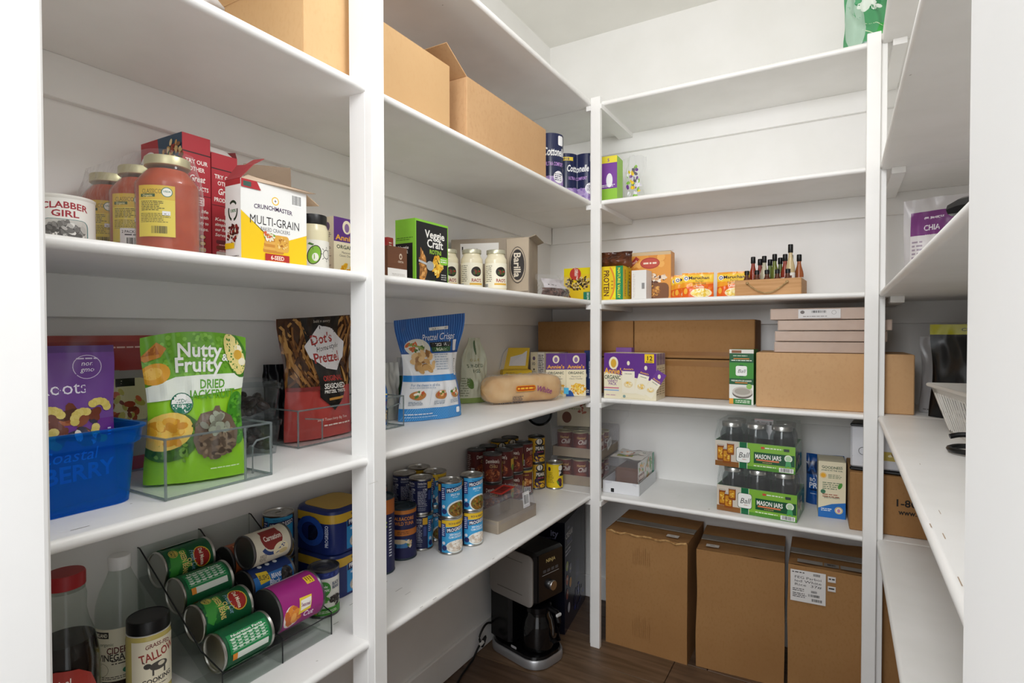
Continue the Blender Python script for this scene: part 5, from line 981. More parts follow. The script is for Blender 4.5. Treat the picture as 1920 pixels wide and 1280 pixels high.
def lab_olive(P, W, h):
    P.rect(-W, 0, W, h, '#e8c81c'); P.ell(-.022, h*.8, .007, .009, '#3a2440'); P.rect(.022, h*.5, .06, h*.98, '#1f1b1c'); P.text('P', .027, h*.62, .018, '#f0ece0'); P.ell(.03, h*.85, .011, .012, '#e6e2d6'); P.fine(-.03, h*.2, .0, h*.68, 8, '#8a7420'); P.ell(.026, h*.28, .012, .014, '#5a2a44'); P.ell(.018, h*.22, .004, .012, '#5a8a2c', rot=.5); P.ell(.03, h*.14, .008, .01, '#3a2440')
can_make('olive', .0375, .112, lab_olive, TIN, seed=15)
def lab_bean2(P, W, h):
    P.rect(-W, 0, W, h, '#6a2a1e'); P.rect(-W, h*.92, W, h, '#c9a83a'); P.fine(-.02, h*.78, .01, h*.84, 1, '#c9a83a'); P.blobs(.0, h*.5, .024, h*.13, 40, ['#c98a4a', '#a8602c', '#e0b070'], .006); P.bars(-.012, h*.06, .018, h*.3); P.rect(.03, h*.1, .06, h*.9, '#d9d6d0'); P.fine(.031, h*.12, .059, h*.88, 12, '#4a4a4a')
can_make('bean2', .0375, .108, lab_bean2, TIN_D, seed=16)
GD = 'cans stacked in two layers near the corner of the lowest left shelf'
d0 = Vector((-1.150, 2.055, 0))
base_spots = [(-1.150, 2.055, 'bean2', 'denn', 50), (-1.150, 1.974, 'denn', 'denn', 20), (-1.147, 1.889, 'denn', 'denn', 5), (-1.147, 1.803, 'denn', 'denn', 33), (-1.242, 1.836, 'denn', 'denn', 78), (-1.240, 1.918, 'denn', 'denn', 38)]
nm = ['nearest the olive cans', 'second from the olive cans', 'third from the olive cans', 'at the front left of the chili block', 'against the wall at the left end of the chili block', 'against the wall in the middle of the chili block']
for (x, y, k0, k1, rz), n_ in zip(base_spots, nm):
    can(k0, 'lower %s can %s' % ('brown bean' if k0 == 'bean2' else 'chili', n_), (x, y, S0+.001), rz, GD); can(k1, 'upper dark red chili can '+n_, (x, y, S0+.110), rz+(40 if k0 == 'bean2' else 0), GD)
for (x, y, n_) in ((-1.238, 2.002, 'against the wall behind the chili cans'), (-1.236, 2.086, 'against the wall behind the bean can'), (-1.146, 2.160, 'left of the single yellow olive can')):
    can('pear', 'lower olive can '+n_, (x, y, S0+.001), 30, GD); can('pear', 'upper black and yellow olive can '+n_, (x, y, S0+.1138), 26, GD)
can('olive', 'single yellow olive can standing alone near the slim post', (*plan(1040, 895, 2.448), S0+.001), 22)

# ------------------------------------------------------------ back wall, third shelf
def nature(P, w, h):
    P.rect(-w/2, 0, w/2, h, '#e9cf1f')
w_, d_, h_ = .132, .10, .142; P = Print(seed=3); P.rect(-w_/2, 0, w_/2, h_, '#eac91d'); P.rect(-w_/2, h_*.80, w_/2, h_, '#e6d300'); P.blobs(-.0, h_*.55, .055, .03, 110, ['#8a6a34', '#c9a968', '#4a3218', '#dcc890', '#2c1c10'], .006); P.ell(-.012, h_*.82, .026, .026, '#c0392b', 16); P.text('GREAT', -.012, h_*.87, .008, '#f6ece0', rot=90); P.text('PROTEIN', -.004, h_*.80, .008, '#f6ece0', rot=90); P.rect(.025, .0, .066, .038, '#1f7a5c'); P.text('NATURE', .045, .02, .009, '#e8f0e0', rot=90, w=.03); P.blobs(-.045, .018, .01, .016, 14, ['#6a3a18', '#8a4a20'], .006); P.poly([(-w_/2, 0), (.025, 0), (.025, .03), (-.03, .05), (-w_/2, .02)], '#e6c11c')
P.blobs(-.045, .02, .008, .014, 12, ['#6a3a18', '#8a4a20'], .006)
carton('bar_box', 'yellow protein bar box with red badge left of the slim post', 'box', w_, d_, h_, (-1.043, 2.222), S2, 2, '#e6c81c', {'front': P}, 'yellow bar boxes')
w_, d_, h_ = .106, .10, .140; P = Print(seed=3); P.rect(-w_/2, 0, w_/2, h_, '#e6c81c'); P.ring(-.105, h_*.5, .118, .125, '#e08a2a', 20, -33, 33); P.ring(-.105, h_*.5, .125, .1275, '#ece21e', 20, -32, 32); P.ring(-.105, h_*.5, .1275, .148, '#ece21e', 20, -27, 27); P.text('PROTEIN', -.018, h_*.5, .024, '#5a2c14', rot=-90, w=h_*.78); P.rect(.022, 0, w_/2, h_, '#1f8a54'); P.text('NATURE VALLEY', .036, h_*.5, .012, '#e8e23a', rot=-90, w=h_*.9); P.fine(.002, h_*.3, .012, h_*.6, 3, '#b98a1c')
PR = Print(seed=5); PR.rect(-d_/2, 0, d_/2, h_, '#e0c21c'); PR.rect(-.04, h_*.1, -.022, h_*.9, '#d9a41c'); PR.text('NATURE VALLEY', -.02, h_*.5, .011, '#5a4a14', rot=-90, w=h_*.8); PR.rect(.01, h_*.15, .018, h_*.6, '#5aa0b0'); PR.fine(.022, h_*.1, .042, h_*.9, 8, '#8a7414')
carton('bar_box', 'yellow and green protein bar box right of the slim post', 'box', w_, d_, h_, (-.882, 2.222), S2, 0, '#e6c81c', {'front': P, 'right': PR}, 'yellow bar boxes')
pouch('brown_bag', 'shiny dark brown wrapped bread lying on the yellow bar box', 'bag', .15, .065, .08, (-.830, 2.275, S2+.1415), 4, noise_mat('brown_wrap', '#3c1f14', '#6a3a22', 25, .2, 3), None, seed=22, crump=.006, waist=.05)
P = Print(); P.rect(-.031, 0, .031, .123, '#e4e4e2'); P.rect(.012, .045, .024, .07, '#8a8a8a'); P.fine(-.026, .01, -.016, .11, 14, '#c9c4c4', ragged=False)
carton('white_box', 'plain white box between the yellow bar box and the orange bread pack', 'box', .062, .075, .123, (-.757, 2.275), S2, 0, '#e2e2e0', {'front': P})
# orange bread mix pack
w_, d_, h_ = .176, .075, .208; P = Print(seed=9); P.rect(-w_/2, 0, w_/2, h_, '#e39a3a'); P.blobs(0, h_*.7, .08, .05, 14, ['#eeb055', '#d98a2c'], .016, 1); P.rect(-w_/2, h_*.93, w_/2, h_, '#d0b58c'); P.ell(.0, h_*.77, .042, .024, '#b03428'); P.ell(0, h_*.77, .038, .020, '#c24a38'); P.fine(-.028, h_*.74, .028, h_*.80, 1, '#f4dcc8', .6, False); P.poly([(-w_/2, h_*.66), (-.045, h_*.86), (-.06, h_*.92), (-w_/2, h_*.76)], '#a82c24'); P.text('3 PACK', -.068, h_*.795, .008, '#f4dcc8', rot=33, w=.03)
P.blobs(.01, h_*.45, .07, .018, 40, ['#f0e6d6', '#d8b088', '#5a3018', '#e8d8c4'], .009); P.rrect(-.075, .0, .08, h_*.36, .02, '#7a4a22'); P.blobs(-.01, h_*.2, .055, h_*.13, 100, ['#c98a3a', '#8f5a22', '#e0a850', '#a86a2a'], .006)
bm = carton('bread_mix_box', 'orange honey bread mix box with red badge on the third back shelf', 'box', w_, d_, h_, (-.795, 2.362), S2, 3, '#e39a3a', {'front': P})
obj('torn_top', MB().slab([(-.07, -.03, h_+.0005), (.088, -.035, h_+.0005), (.084, .03, h_+.010), (-.06, .03, h_+.006)], .001), bm, solid('#4a3a2c'))
# ramen packets
def ramen(label, loc, rz, roll=0, seed=1):
    w, h = .118, .098; P = Print(seed=seed); P.rect(-w/2, 0, w/2, h, '#f0a02c'); P.poly([(-w/2, 0), (w/2, 0), (w/2, h*.56), (0, h*.50), (-w/2, h*.40)], '#e2611f'); P.rect(-w/2, h*.62, w/2, h*.93, '#f3c83c'); P.ell(-.044, h*.78, .010, .010, '#f6f0e6'); P.ring(-.044, h*.78, .004, .007, '#2a4a8a'); P.text('Maruchan', .004, h*.80, .0125, '#1d1a3a', w=.078); P.text('Ramen', .006, h*.67, .009, '#6a5a2a', w=.03, bold=0); P.text('Noodle Soup', .006, h*.575, .009, '#5a4a2a', w=.05, bold=0)
    P.text('Chicken', .004, h*.44, .009, '#f6e6c8', w=.04, rot=-4); P.ell(.012, h*.18, .04, h*.19, '#f4e8c0'); P.blobs(.012, h*.18, .032, h*.13, 60, ['#f2d668', '#e8c244', '#f6e6a0'], .007, .4); P.ell(-.046, h*.26, .007, .012, '#f0b040')
    pouch('ramen_packet', label, 'noodle packet', w, h, .03, loc, rz, solid('#e8902a', .3), P, 'orange ramen packets', seed=seed, crump=.002, sway=.003, waist=.02, taper=.98, full=.5, tilt=(0, roll), lean=.12)
ramen('orange ramen packet in front of the others beside the wooden crate', (-.363, 2.300, S2+.002), 2, 0, 3); ramen('orange ramen packet in the middle of the ramen row', (-.487, 2.268, S2+.002), 12, 0, 2); ramen('orange ramen packet second from the left of the ramen row', (-.535, 2.325, S2+.002), 8, 0, 4); ramen('orange ramen packet at the left end against the bread mix box', (-.560, 2.375, S2+.002), 8, 0, 5)
# wooden crate of small sauce bottles
cr = thing('wooden_crate', 'small wooden crate with rope handle on the third back shelf', 'crate', (-.229, 2.305, S2+.001), -3); WDL = noise_mat('crate_wood', '#c99a68', '#b5844f', 14, .6, 5, (.4, 6, 6))
w_, d_, h_ = .222, .17, .058
for nm_, b in (('front_board', (-w_/2, -d_/2, 0, w_/2, -d_/2+.010, h_)), ('back_board', (-w_/2, d_/2-.010, 0, w_/2, d_/2, h_)), ('end_board', (-w_/2, -d_/2+.0105, 0, -w_/2+.010, d_/2-.0105, h_)), ('end_board', (w_/2-.010, -d_/2+.0105, 0, w_/2, d_/2-.0105, h_)), ('bottom_board', (-w_/2+.0105, -d_/2+.0105, .001, w_/2-.0105, d_/2-.0105, .006))): obj(nm_, MB().box(*b, .0012), cr, WDL)
obj('rope_handle', MB().tube([(-.066+.132*k/14, -d_/2-.006-.006*math.sin(math.pi*k/14), .041-.037*math.sin(math.pi*k/14)+.003) for k in range(15)], .0026, 8), cr, noise_mat('rope', '#b89a6c', '#8f7248', 90, .85, 3), True)
for x in (-.066, .066): obj('rope_knot', MB().lathe([(.001, -.005), (.005, -.003), (.005, .003), (.001, .005)], 10, Matrix.Translation((x, -d_/2-.006, .045))), cr, noise_mat('rope', '#b89a6c', '#8f7248', 90, .85, 3), True)
def sauce_bottle(label, x, y, z, h, col, lab=None, tilt=None, grp='little sauce bottles in the crate', rz=0):
    t = thing('sauce_bottle', label, 'bottle', (x, y, z), rz, grp, tilt or (0, 0)); r = .0155
    pr = [(r*.85, 0), (r, .003), (r, h*.50), (r*.92, h*.56), (r*.50, h*.72), (r*.42, h*.78), (r*.42, h*.84)]
    obj('bottle_body', MB().lathe(pr, 18), t, mat('sauce_'+col.strip('#'), col, .12), True); obj('cap', MB().lathe([(r*.52, h*.83), (r*.55, h*.835), (r*.55, h*.985), (r*.48, h), (.001, h)], 16), t, BLACK, True)
    if lab:
        P = Print(); P.rect(-.025, 0, .025, h*.34, lab); P.rect(-.006, .004, .006, h*.28, '#7a3a24'); P.build(cyl(r, h*.08), cu=.004, parent=t, name='paper_label', base=.0004)
    return t
zc = S2+.0075; cxw, cyw = -.229, 2.305
pos = [(-.068, .045, .150, '#8a3220'), (-.045, .06, .142, '#7a2418'), (-.028, .040, .150, '#b9b49a'), (-.010, .062, .138, '#5a6a2c'), (.008, .042, .155, '#66702c'), (.026, .06, .142, '#54602a'), (.044, .040, .152, '#8f3422'), (.062, .058, .150, '#7a3a20'), (.091, .045, .148, '#a05a34')]
lbs = ['dark red sauce bottle at the left end of the back row in the crate', 'dark red sauce bottle second in the rear row of the crate', 'pale sauce bottle in the back row of the crate', 'olive sauce bottle in the rear row of the crate', 'green sauce bottle in the middle of the back row in the crate', 'green sauce bottle right of the middle in the rear row', 'red sauce bottle beside the tall pale bottle', 'brown-red sauce bottle behind the tall pale bottle', 'orange sauce bottle at the right end of the crate']
for (dx, dy, h, c), lb in zip(pos, lbs): sauce_bottle(lb, cxw+dx, cyw+dy, zc, h, c, '#e6e0d4' if dx > .04 else None)
ft = [('black-capped small bottle in the front row of the crate, %s' % s_) for s_ in ('leftmost', 'second from the left', 'third from the left', 'third from the right', 'second from the right')]
for k, lb in enumerate(ft): sauce_bottle(lb, cxw-.078+k*.0345, cyw-.045, zc, .088, '#5a3020')
sauce_bottle('tallest pale sauce bottle with white label standing in front at the crate corner', cxw+.067, cyw-.028, zc, .178, '#c9b48a', '#ece8e0')

# ------------------------------------------------------------ back wall, second shelf
GB = 'plain brown boxes stacked at the back of the second shelf'
BX = [('upper brown box in the left back corner of the second shelf', -1.245, S1+.162, .466), ('upper brown box of the stack behind the macaroni pack', -.775, S1+.162, .484), ('lower brown box hidden in the left back corner', -1.245, S1, .466), ('lower brown box of the stack left of the green lid box', -.775, S1, .484)]
for lb, x_, z_, w_ in BX:
    b_ = shipping_box(lb, w_, .19, .158, (x_, 2.362), z_+.0006, 0, CARD_D, (), GB, hollow=False)
    mb = MB().box(-w_/2+.004, -.0958, .130 if z_ < 1.1 else .012, w_/2-.004, -.0951, .150 if z_ < 1.1 else .028); obj('tape_strip', mb, b_, noise_mat('brown_tape', '#8f6536', '#85592c', 5, .3))
# 12 box macaroni pack
w_, d_, h_ = .218, .125, .186; P = Print(seed=61); P.rect(-w_/2, 0, w_/2, h_, '#efe6c8'); P.rect(-w_/2, h_*.58, w_/2, h_, '#64358a'); P.poly([(-w_/2, h_*.58), (w_/2, h_*.40), (w_/2, h_*.6)], '#64358a')
P.ell(-.068, h_*.78, .020, .026, '#efe6c8'); P.ell(-.068, h_*.775, .012, .018, '#d9a93a'); P.text("Annie's", -.066, h_*.61, .024, '#f0b436', w=.082); P.text('ORGANIC', -.072, h_*.47, .017, '#3a4a38', w=.07); P.text('VARIETY', -.072, h_*.385, .010, '#7a3f8a', w=.044); P.text('PACK', -.072, h_*.325, .011, '#7a3f8a', w=.034); P.rect(-w_/2, h_*.22, -.045, h_*.245, '#c86a88'); P.rect(-w_/2, h_*.17, -.045, h_*.195, '#8ab0d8'); P.fine(-.1, h_*.05, -.05, h_*.1, 1, '#c9a8b0')
def minibox(cx, cy, w, h, rot, col):
    c, s_ = math.cos(R_(rot)), math.sin(R_(rot)); f = lambda x, y: (cx+x*c-y*s_, cy+x*s_+y*c)
    P.poly([f(-w/2, 0), f(w/2, 0), f(w/2, h), f(-w/2, h)], '#f3ecd6'); P.poly([f(-w/2, h*.6), f(w/2, h*.6), f(w/2, h), f(-w/2, h)], col); P.ell(*f(0, h*.82), .006, .009, '#efe6c8'); P.text("Annie's", *f(0, h*.66), .007, '#f0b436', rot=rot, w=w*.8); P.text('ORGANIC', *f(0, h*.53), .004, '#3a4a38', rot=rot, w=w*.6); P.ell(*f(0, h*.24), w*.36, h*.09, '#e8d5a8'); P.blobs(*f(0, h*.25), w*.25, h*.06, 12, ['#f2d27a', '#e8b84a', '#f6ecc8'], .005)
minibox(.072, h_*.1, .042, h_*.6, -32, '#6f3f94'); minibox(.040, h_*.12, .044, h_*.72, -14, '#64358a'); minibox(-.005, h_*.13, .052, h_*.80, 0, '#64358a'); P.rect(.062, h_*.80, .100, h_*.99, '#efc92c'); P.text('12', .081, h_*.905, .018, '#4a2a2a', w=.026); P.text('BOXES', .081, h_*.825, .006, '#4a2a2a', w=.026); P.ell(-.022, h_*.06, .006, .006, '#8aa6a0'); P.fine(-.035, h_*.02, .09, h_*.035, 1, '#cfc4a0')
PR = Print(seed=62); PR.rect(-d_/2, 0, d_/2, h_, '#e6dcc0')
for k in range(3): PR.rect(-.058+.04*k, h_*.75, -.022+.04*k, h_, '#8a7a98'); PR.fine(-.056+.04*k, h_*.1, -.024+.04*k, h_*.7, 12, '#a39a84'); PR.rect(-.0205+.04*k, 0, -.0195+.04*k, h_, '#b9ae94')
mp = carton('macaroni_multipack', 'purple and cream twelve box macaroni variety pack right of the slim post', 'multipack', w_, d_, h_, (-.846, 2.192), S1, 0, '#e6dcc0', {'front': P, 'right': PR}, pm=GLOSS)
P = Print(); P.rect(-.02, 0, .02, .025, '#efe6c8'); P.rect(-.02, .012, .02, .025, '#4a9ac0'); carton('macaroni_box', 'loose macaroni box top with blue stripe standing behind the variety pack', 'box', .07, .035, .205, (-.842, 2.322), S1, 0, '#7a4f98', {})
# crumpled film hanging from the shelf edge
def fw_(a, b):
    p = Vector((-.775+(a-.5)*.115*(1-.45*b), 2.170-.006*b, S1-.005-.085*b)); n_ = noise.noise(p*35); return p+Vector((n_*.012, min(0, -abs(noise.noise(p*30+Vector((4, 2, 1))))*.02), n_*.01))
tag(obj('film_scrap', MB().grid(fw_, 14, 12), None, film_mat('scrap_film', '#f4f4f6', .03, .1, '#f8f8f8', .9, 60), True), 'torn clear plastic film hanging below the second back shelf edge', 'plastic film')
# green canning lid box
w_, d_, h_ = .086, .085, .206; P = Print(seed=5); P.rect(-w_/2, 0, w_/2, h_, '#3f8f34'); P.rect(-w_/2, h_*.93, w_/2, h_, '#e6e2da'); P.rect(-w_/2+.008, h_*.935, .0, h_*.985, '#8a5a3a'); P.rect(-w_/2, h_*.76, w_/2, h_*.93, '#1d5a34'); P.fine(-.03, h_*.87, .03, h_*.9, 1, '#cfe0c8'); P.rect(-.028, h_*.825, .028, h_*.84, '#e0873a'); P.fine(-.036, h_*.785, .036, h_*.815, 1, '#f0f4e8', ragged=False); P.rect(-.007, h_*.5, .007, h_*.72, '#1d5a34'); P.rrect(-.020, h_*.52, .020, h_*.70, .006, '#f2f4f0'); P.text('Ball', 0, h_*.61, .014, '#4a4a4a', w=.028, shear=.3, bold=0)
P.rect(-w_/2, h_*.36, w_/2, h_*.47, '#1d5a34'); P.text('WIDE MOUTH LIDS & BANDS', 0, h_*.43, .006, '#f0f4e8', w=.072); P.rect(-.022, h_*.385, .022, h_*.4, '#e0873a'); P.rect(-w_/2, 0, w_/2, h_*.36, '#e4e6e0'); P.ell(.004, h_*.20, .036, .020, '#6a625a'); P.ell(.004, h_*.23, .036, .019, '#c9c4bc'); P.ell(.004, h_*.235, .028, .013, '#a8a298'); P.rect(-.028, 0, .036, h_*.10, '#2f7a3a'); P.fine(-.02, h_*.02, .03, h_*.08, 2, '#e8f0e0', ragged=False); P.rect(-w_/2, 0, -.028, h_*.10, '#d99a3a'); P.ell(.028, h_*.33, .010, .010, '#8fc060')
PR = Print(); PR.rect(-d_/2, 0, d_/2, h_, '#2f7a34'); carton('canning_lid_box', 'green and white canning lid box standing between the brown boxes', 'box', w_, d_, h_, (-.366, 2.252), S1, -3, '#2f7a34', {'front': P, 'right': PR})
shipping_box('wide tan cardboard box carrying the four flat wrapped trays', .475, .27, .197, (-.268, 2.216), S1, 2, CARD, (), hollow=False)
# flat wrapped trays
FB = noise_mat('wrapped_flat_board', '#c6b09f', '#b8a190', 6, .35, 4)
fz = S1+.1995; fl_lab = ['lowest of the four flat shrink-wrapped trays', 'second from the bottom of the four flat shrink-wrapped trays', 'third from the bottom of the four flat shrink-wrapped trays', 'topmost flat shrink-wrapped tray with a white label']
for i, (lb, x0, x1, hh) in enumerate(zip(fl_lab, (-.212, -.209, -.198, -.222), (.122, .130, .145, .100), (.037, .036, .036, .040))):
    w = x1-x0; t = thing('flat_tray', lb, 'tray', ((x0+x1)/2, 2.335+.004*(i % 2), fz), 1.5-i, 'flat shrink-wrapped trays'); obj('tray_board', MB().box(-w/2, -.10, 0, w/2, .10, hh, .002), t, FB)
    mb = MB()
    def ff(a, b, w=w, hh=hh): p = Vector(((a-.5)*(w+.004), -.1025, .001+b*(hh-.001))); k = noise.noise(Vector((a*40, b*3, i))); return p+Vector((0, -.0018*k, 0))
    mb.grid(ff, 50, 6); mb.grid(lambda a, b, w=w, hh=hh: Vector(((a-.5)*(w+.004), (b-.5)*.204, hh+.001)), 8, 4); obj('shrink_film', mb, t, film_mat('tray_film', '#faf6f4', .09, .10, '#fbf8f6', .9, 40), True)
    if i == 3:
        P = Print(); P.rect(-.065, .004, .065, .036, '#d6d3d2'); P.ell(-.052, .026, .007, .006, '#6a625e'); P.bars(-.028, .022, .026, .032, bgc='#d6d3d2'); P.ring(.045, .024, .006, .007, '#8a8482'); P.fine(-.05, .008, .03, .014, 1, '#8a8482'); P.build(lambda u, v, d: Vector((u-.004, -.1055-d, v)), parent=t, name='white_label')
    fz += hh+.0025
# ------------------------------------------------------------ back wall, lowest shelf
wt = thing('white_tray', 'white cardboard tray with torn printed wrap of soup packs', 'tray', (-.797, 2.380, S0+.001), 2); w_, d_, h_ = .158, .275, .05
obj('tray_walls', rr_loft([(w_, d_, .003, 0), (w_, d_, .003, h_), (w_-.004, d_-.004, .002, h_), (w_-.004, d_-.004, .002, .002)], 1), wt, solid('#dcdde0', .5)); P = Print(); P.rrect(-.042, .004, -.028, .02, .002, '#1a1a1c'); P.build(face('front', w_, d_, h_), parent=wt, name='printed_mark')
PW = Print(seed=71); PW.rect(-.13, 0, .13, .105, '#d9d6d2'); PW.rect(-.12, .02, -.03, .05, '#7a3226'); PW.text('simply', -.075, .036, .02, '#efe6dc', w=.075); PW.blobs(-.07, .075, .04, .016, 14, ['#d98a3a', '#5f9a3c', '#e8b04a'], .01); PW.blobs(.04, .05, .05, .04, 26, ['#c9a070', '#e6dccb', '#6aa050', '#b98a5a'], .014); PW.rect(.1, 0, .13, .105, '#3f9a7c'); PW.fine(-.11, .003, -.05, .012, 1, '#3f8a7c')
def wrapside(u, v, d): return Vector((w_/2-.008+d, u, .035+v*.95))
PW.build(wrapside, parent=wt, name='printed_wrap', m=GLOSS)
PT = Print(seed=72); PT.rect(-.07, -.13, .07, .06, '#cfcac4'); PT.rect(-.05, -.1, .02, -.06, '#8a8a2c'); PT.blobs(0, -.02, .05, .08, 30, ['#7a3a2c', '#d98a3a', '#e8e2d8', '#4f7a3a'], .014); PT.build(lambda u, v, d: Vector((u, v+.06, .136+d+.006*noise.noise(Vector((u*20, v*20, 3))))), cu=.012, cv=.012, parent=wt, name='printed_wrap_top', m=GLOSS)
def tw(a, b): p = Vector(((a-.5)*.15, -.134+.06*b*b, .045+.088*b)); n_ = noise.noise(p*30+Vector((1, 5, 2))); return p+Vector((n_*.008, n_*.012, n_*.008))
obj('torn_film', MB().grid(tw, 16, 12), wt, film_mat('torn_film', '#eeeef2', .085, .10, '#f8f8fa', 1.0, 26), True)
obj('pack_inside', MB().box(-.06, -.035, .003, .06, .125, .085, .01), wt, solid('#6a4632', .5))
# chili trays in the corner (two layers)
def chili_tray(label, z, rows):
    t = thing('can_tray', label, 'tray', (-1.015, 2.400, z), 4, 'wrapped can trays in the corner'); w, d = .232, .250
    obj('tray_walls', rr_loft([(w, d, .004, 0), (w, d, .004, .042), (w-.006, d-.006, .003, .042), (w-.006, d-.006, .003, .003)], 1), t, CARD_G); obj('wrap_film', film_box(w+.006, d+.006, .080, .040, 0, z, .002, 10, 1.0), t, film_mat('torn_film', '#eeeef2', .085, .10, '#f8f8fa', 1.0, 26), True)
    return t
def lab_corner(P, W, h):
    P.rect(-W, 0, W, h, '#6e1f1a'); P.text('Hormel', 0, h*.8, .012, '#d9b06a', w=.04); P.text('Chili', .004, h*.6, .02, '#e6dcd0', w=.042, shear=.3); P.ell(0, h*.25, .03, h*.2, '#8f3a20'); P.rect(.04, 0, .06, h, '#a8322a')
can_make('corner', .0365, .105, lab_corner, GOLD, seed=20)
ct = [chili_tray('lower wrapped cardboard tray of chili cans behind the slim post', S0+.001, 0), chili_tray('upper wrapped cardboard tray of chili cans behind the slim post', S0+.124, 1)]
wn = ('front left', 'front middle', 'front right', 'rear left', 'rear middle', 'rear right')
for j, t in enumerate(ct):
    for k in range(6):
        p = rotz(((k % 3-1)*.0735, -.075+(k//3)*.0745, 0), R_(4)); can('corner', '%s red chili can in the %s wrapped tray' % (wn[k], ('lower', 'upper')[j]), (-1.015+p.x, 2.400+p.y, S0+.0045+.123*j), 20+10*k, 'red chili cans in the corner trays')
P = Print(); P.rect(-.032, -.02, .032, .02, '#dcdcda'); P.bars(-.026, -.014, .026, .014, bgc='#dcdcda'); P.build(flat((.1155, -.02, .055), Vector((0, .94, .34)), Vector((0, -.34, .94))), parent=ct[1], name='barcode_label', base=.002)
P = Print(seed=4); P.rect(-.075, 0, .075, .136, '#c6bba4'); P.text('BEANS', .02, .105, .016, '#5a4632', w=.07, rot=180); P.fine(-.02, .076, .04, .084, 1, '#6a7a4a'); P.ell(-.03, .04, .022, .026, '#6a3a24'); P.blobs(.04, .08, .02, .02, 10, ['#8a3a2c', '#a8604a'], .008)
PSd = Print(seed=5); PSd.rect(-.02, 0, .02, .136, '#d9d4ca'); PSd.bars(-.012, .01, .012, .12, True)
carton('bean_carton', 'beige bean carton standing upside down on the upper can tray in the corner', 'box', .15, .04, .136, (-1.13, 2.335), S0+.247, 12, '#c6bba4', {'front': P, 'left': PSd})
wk = thing('round_tin', 'round black pan lid leaning against the wall behind the olive cans', 'lid', (-1.17, 2.30, S0+.247), 20); obj('tin_rim', MB().lathe([(.001, 0), (.058, 0), (.06, .004), (.06, .018), (.054, .020), (.050, .012), (.001, .010)], 32, Matrix.Translation((-.03, .0, .061)) @ Matrix.Rotation(R_(90), 4, 'X')), wk, mat('black_enamel', '#131416', .25), True)
# mason jar packs
MG = mat('jar_shadow_glass', '#2e2e30', .12)
def mason(label, z, dx, rz):
    t = thing('mason_jar_pack', label, 'jar pack', (-.262+dx, 2.318, z), rz, 'shrink-wrapped mason jar packs'); w, d, h = .275, .185, .097
    obj('tray_walls', rr_loft([(w, d, .004, 0), (w, d, .004, h), (w-.006, d-.006, .003, h), (w-.006, d-.006, .003, .003)], 1), t, solid('#2f7a34', .4))
    P = Print(seed=81); hw = w/2; P.rect(-hw, 0, hw, h, '#7fb53a'); P.rect(-hw, h*.0, hw, h*.12, '#4f8f2c'); P.rect(-hw, 0, -hw+.085, h, '#cfc6b8'); P.rect(-hw, 0, -hw+.085, h*.2, '#8a5a2c')
    for x, y, a, b in ((-.118, .02, .024, .062), (-.095, .012, .030, .058), (-.082, .045, .026, .045)): P.rrect(x-a/2, y, x+a/2, y+b, .004, '#8a4a1c'); P.rrect(x-a*.4, y+.008, x+a*.36, y+b*.8, .004, '#c98a24'); P.rrect(x-a*.45, y+b*.9, x+a*.45, y+b, .002, '#b9b2a6'); P.blobs(x, y+b*.4, a*.3, b*.25, 10, ['#d9a83a', '#a8601c', '#e8c45a'], .005)
    P.rect(-.0515, 0, -.0225, h, '#e8ece0'); P.rect(-.050, 0, -.024, h, '#14683f'); P.rrect(-.062, h*.22, -.012, h*.80, .008, '#1d4a30'); P.rrect(-.0605, h*.235, -.0135, h*.785, .008, '#f2f3ef'); P.text('Ball', -.037, h*.52, .021, '#3a3a38', w=.037, shear=.3, bold=0, rot=4); P.fine(-.04, h*.32, -.02, h*.38, 1, '#c9a8a0')
    P.rect(.0, h*.26, hw-.002, h*.68, '#12512f'); P.text('MASON JARS', .048, h*.53, .0165, '#f4f6f0', w=.088); P.rect(.008, h*.36, .085, h*.42, '#d97a52'); P.fine(.03, h*.29, .07, h*.33, 1, '#e6c27a'); P.rect(.024, h*.82, .036, h*.90, '#c94a3a'); P.fine(.038, h*.82, .095, h*.90, 1, '#f0f4e6', ragged=False); P.rect(.10, h*.80, .118, h*.90, '#33403a'); P.ell(.115, h*.55, .013, .013, '#e6efe0'); P.ell(.115, h*.55, .009, .009, '#b9d8b0'); P.poly([(.108, h*.45), (.122, h*.45), (.126, h*.2), (.115, h*.28), (.104, h*.2)], '#4aa060'); P.bars(.085, h*.03, .132, h*.19); P.fine(.0, h*.12, .08, h*.2, 1, '#e6f0d6')
    P.build(face('front', w, d, h), parent=t, m=GLOSS)
    PR = Print(seed=82); PR.rect(-d/2, 0, d/2, h, '#3a7a3a'); PR.blobs(-.02, h*.5, .05, h*.3, 14, ['#e0d8c4', '#a85a2c', '#d9c8a0', '#7a3a24'], .014); PR.build(face('right', w, d, h), parent=t, m=GLOSS, name='printed_side')
    mb = film_box(w+.002, d+.002, .075, h-.002, 0, z*9, .003, 12, .95); obj('shrink_film', mb, t, film_mat('jar_film', '#f2f4f6', .06, .08, '#f8fafa', 1.0, 24), True); return t
mj_pos = [(-.088, -.045), (0, -.045), (.088, -.045), (-.088, .045), (0, .045), (.088, .045)]
JG = film_mat('jar_glass', '#ffffff', .03, .03, '#c9cfcf', clean=True)
jb_me = MB().lathe([(.034, .001), (.040, .004), (.0415, .012), (.0415, .112), (.040, .122), (.0335, .138), (.032, .146)], 28).mesh('jar_body', True); jb_me.materials.append(JG)
jl_me = MB().lathe([(.0345, .143), (.0355, .144), (.0355, .158), (.034, .160), (.030, .1595), (.001, .1595)], 28).mesh('jar_lid', True); jl_me.materials.append(TIN)
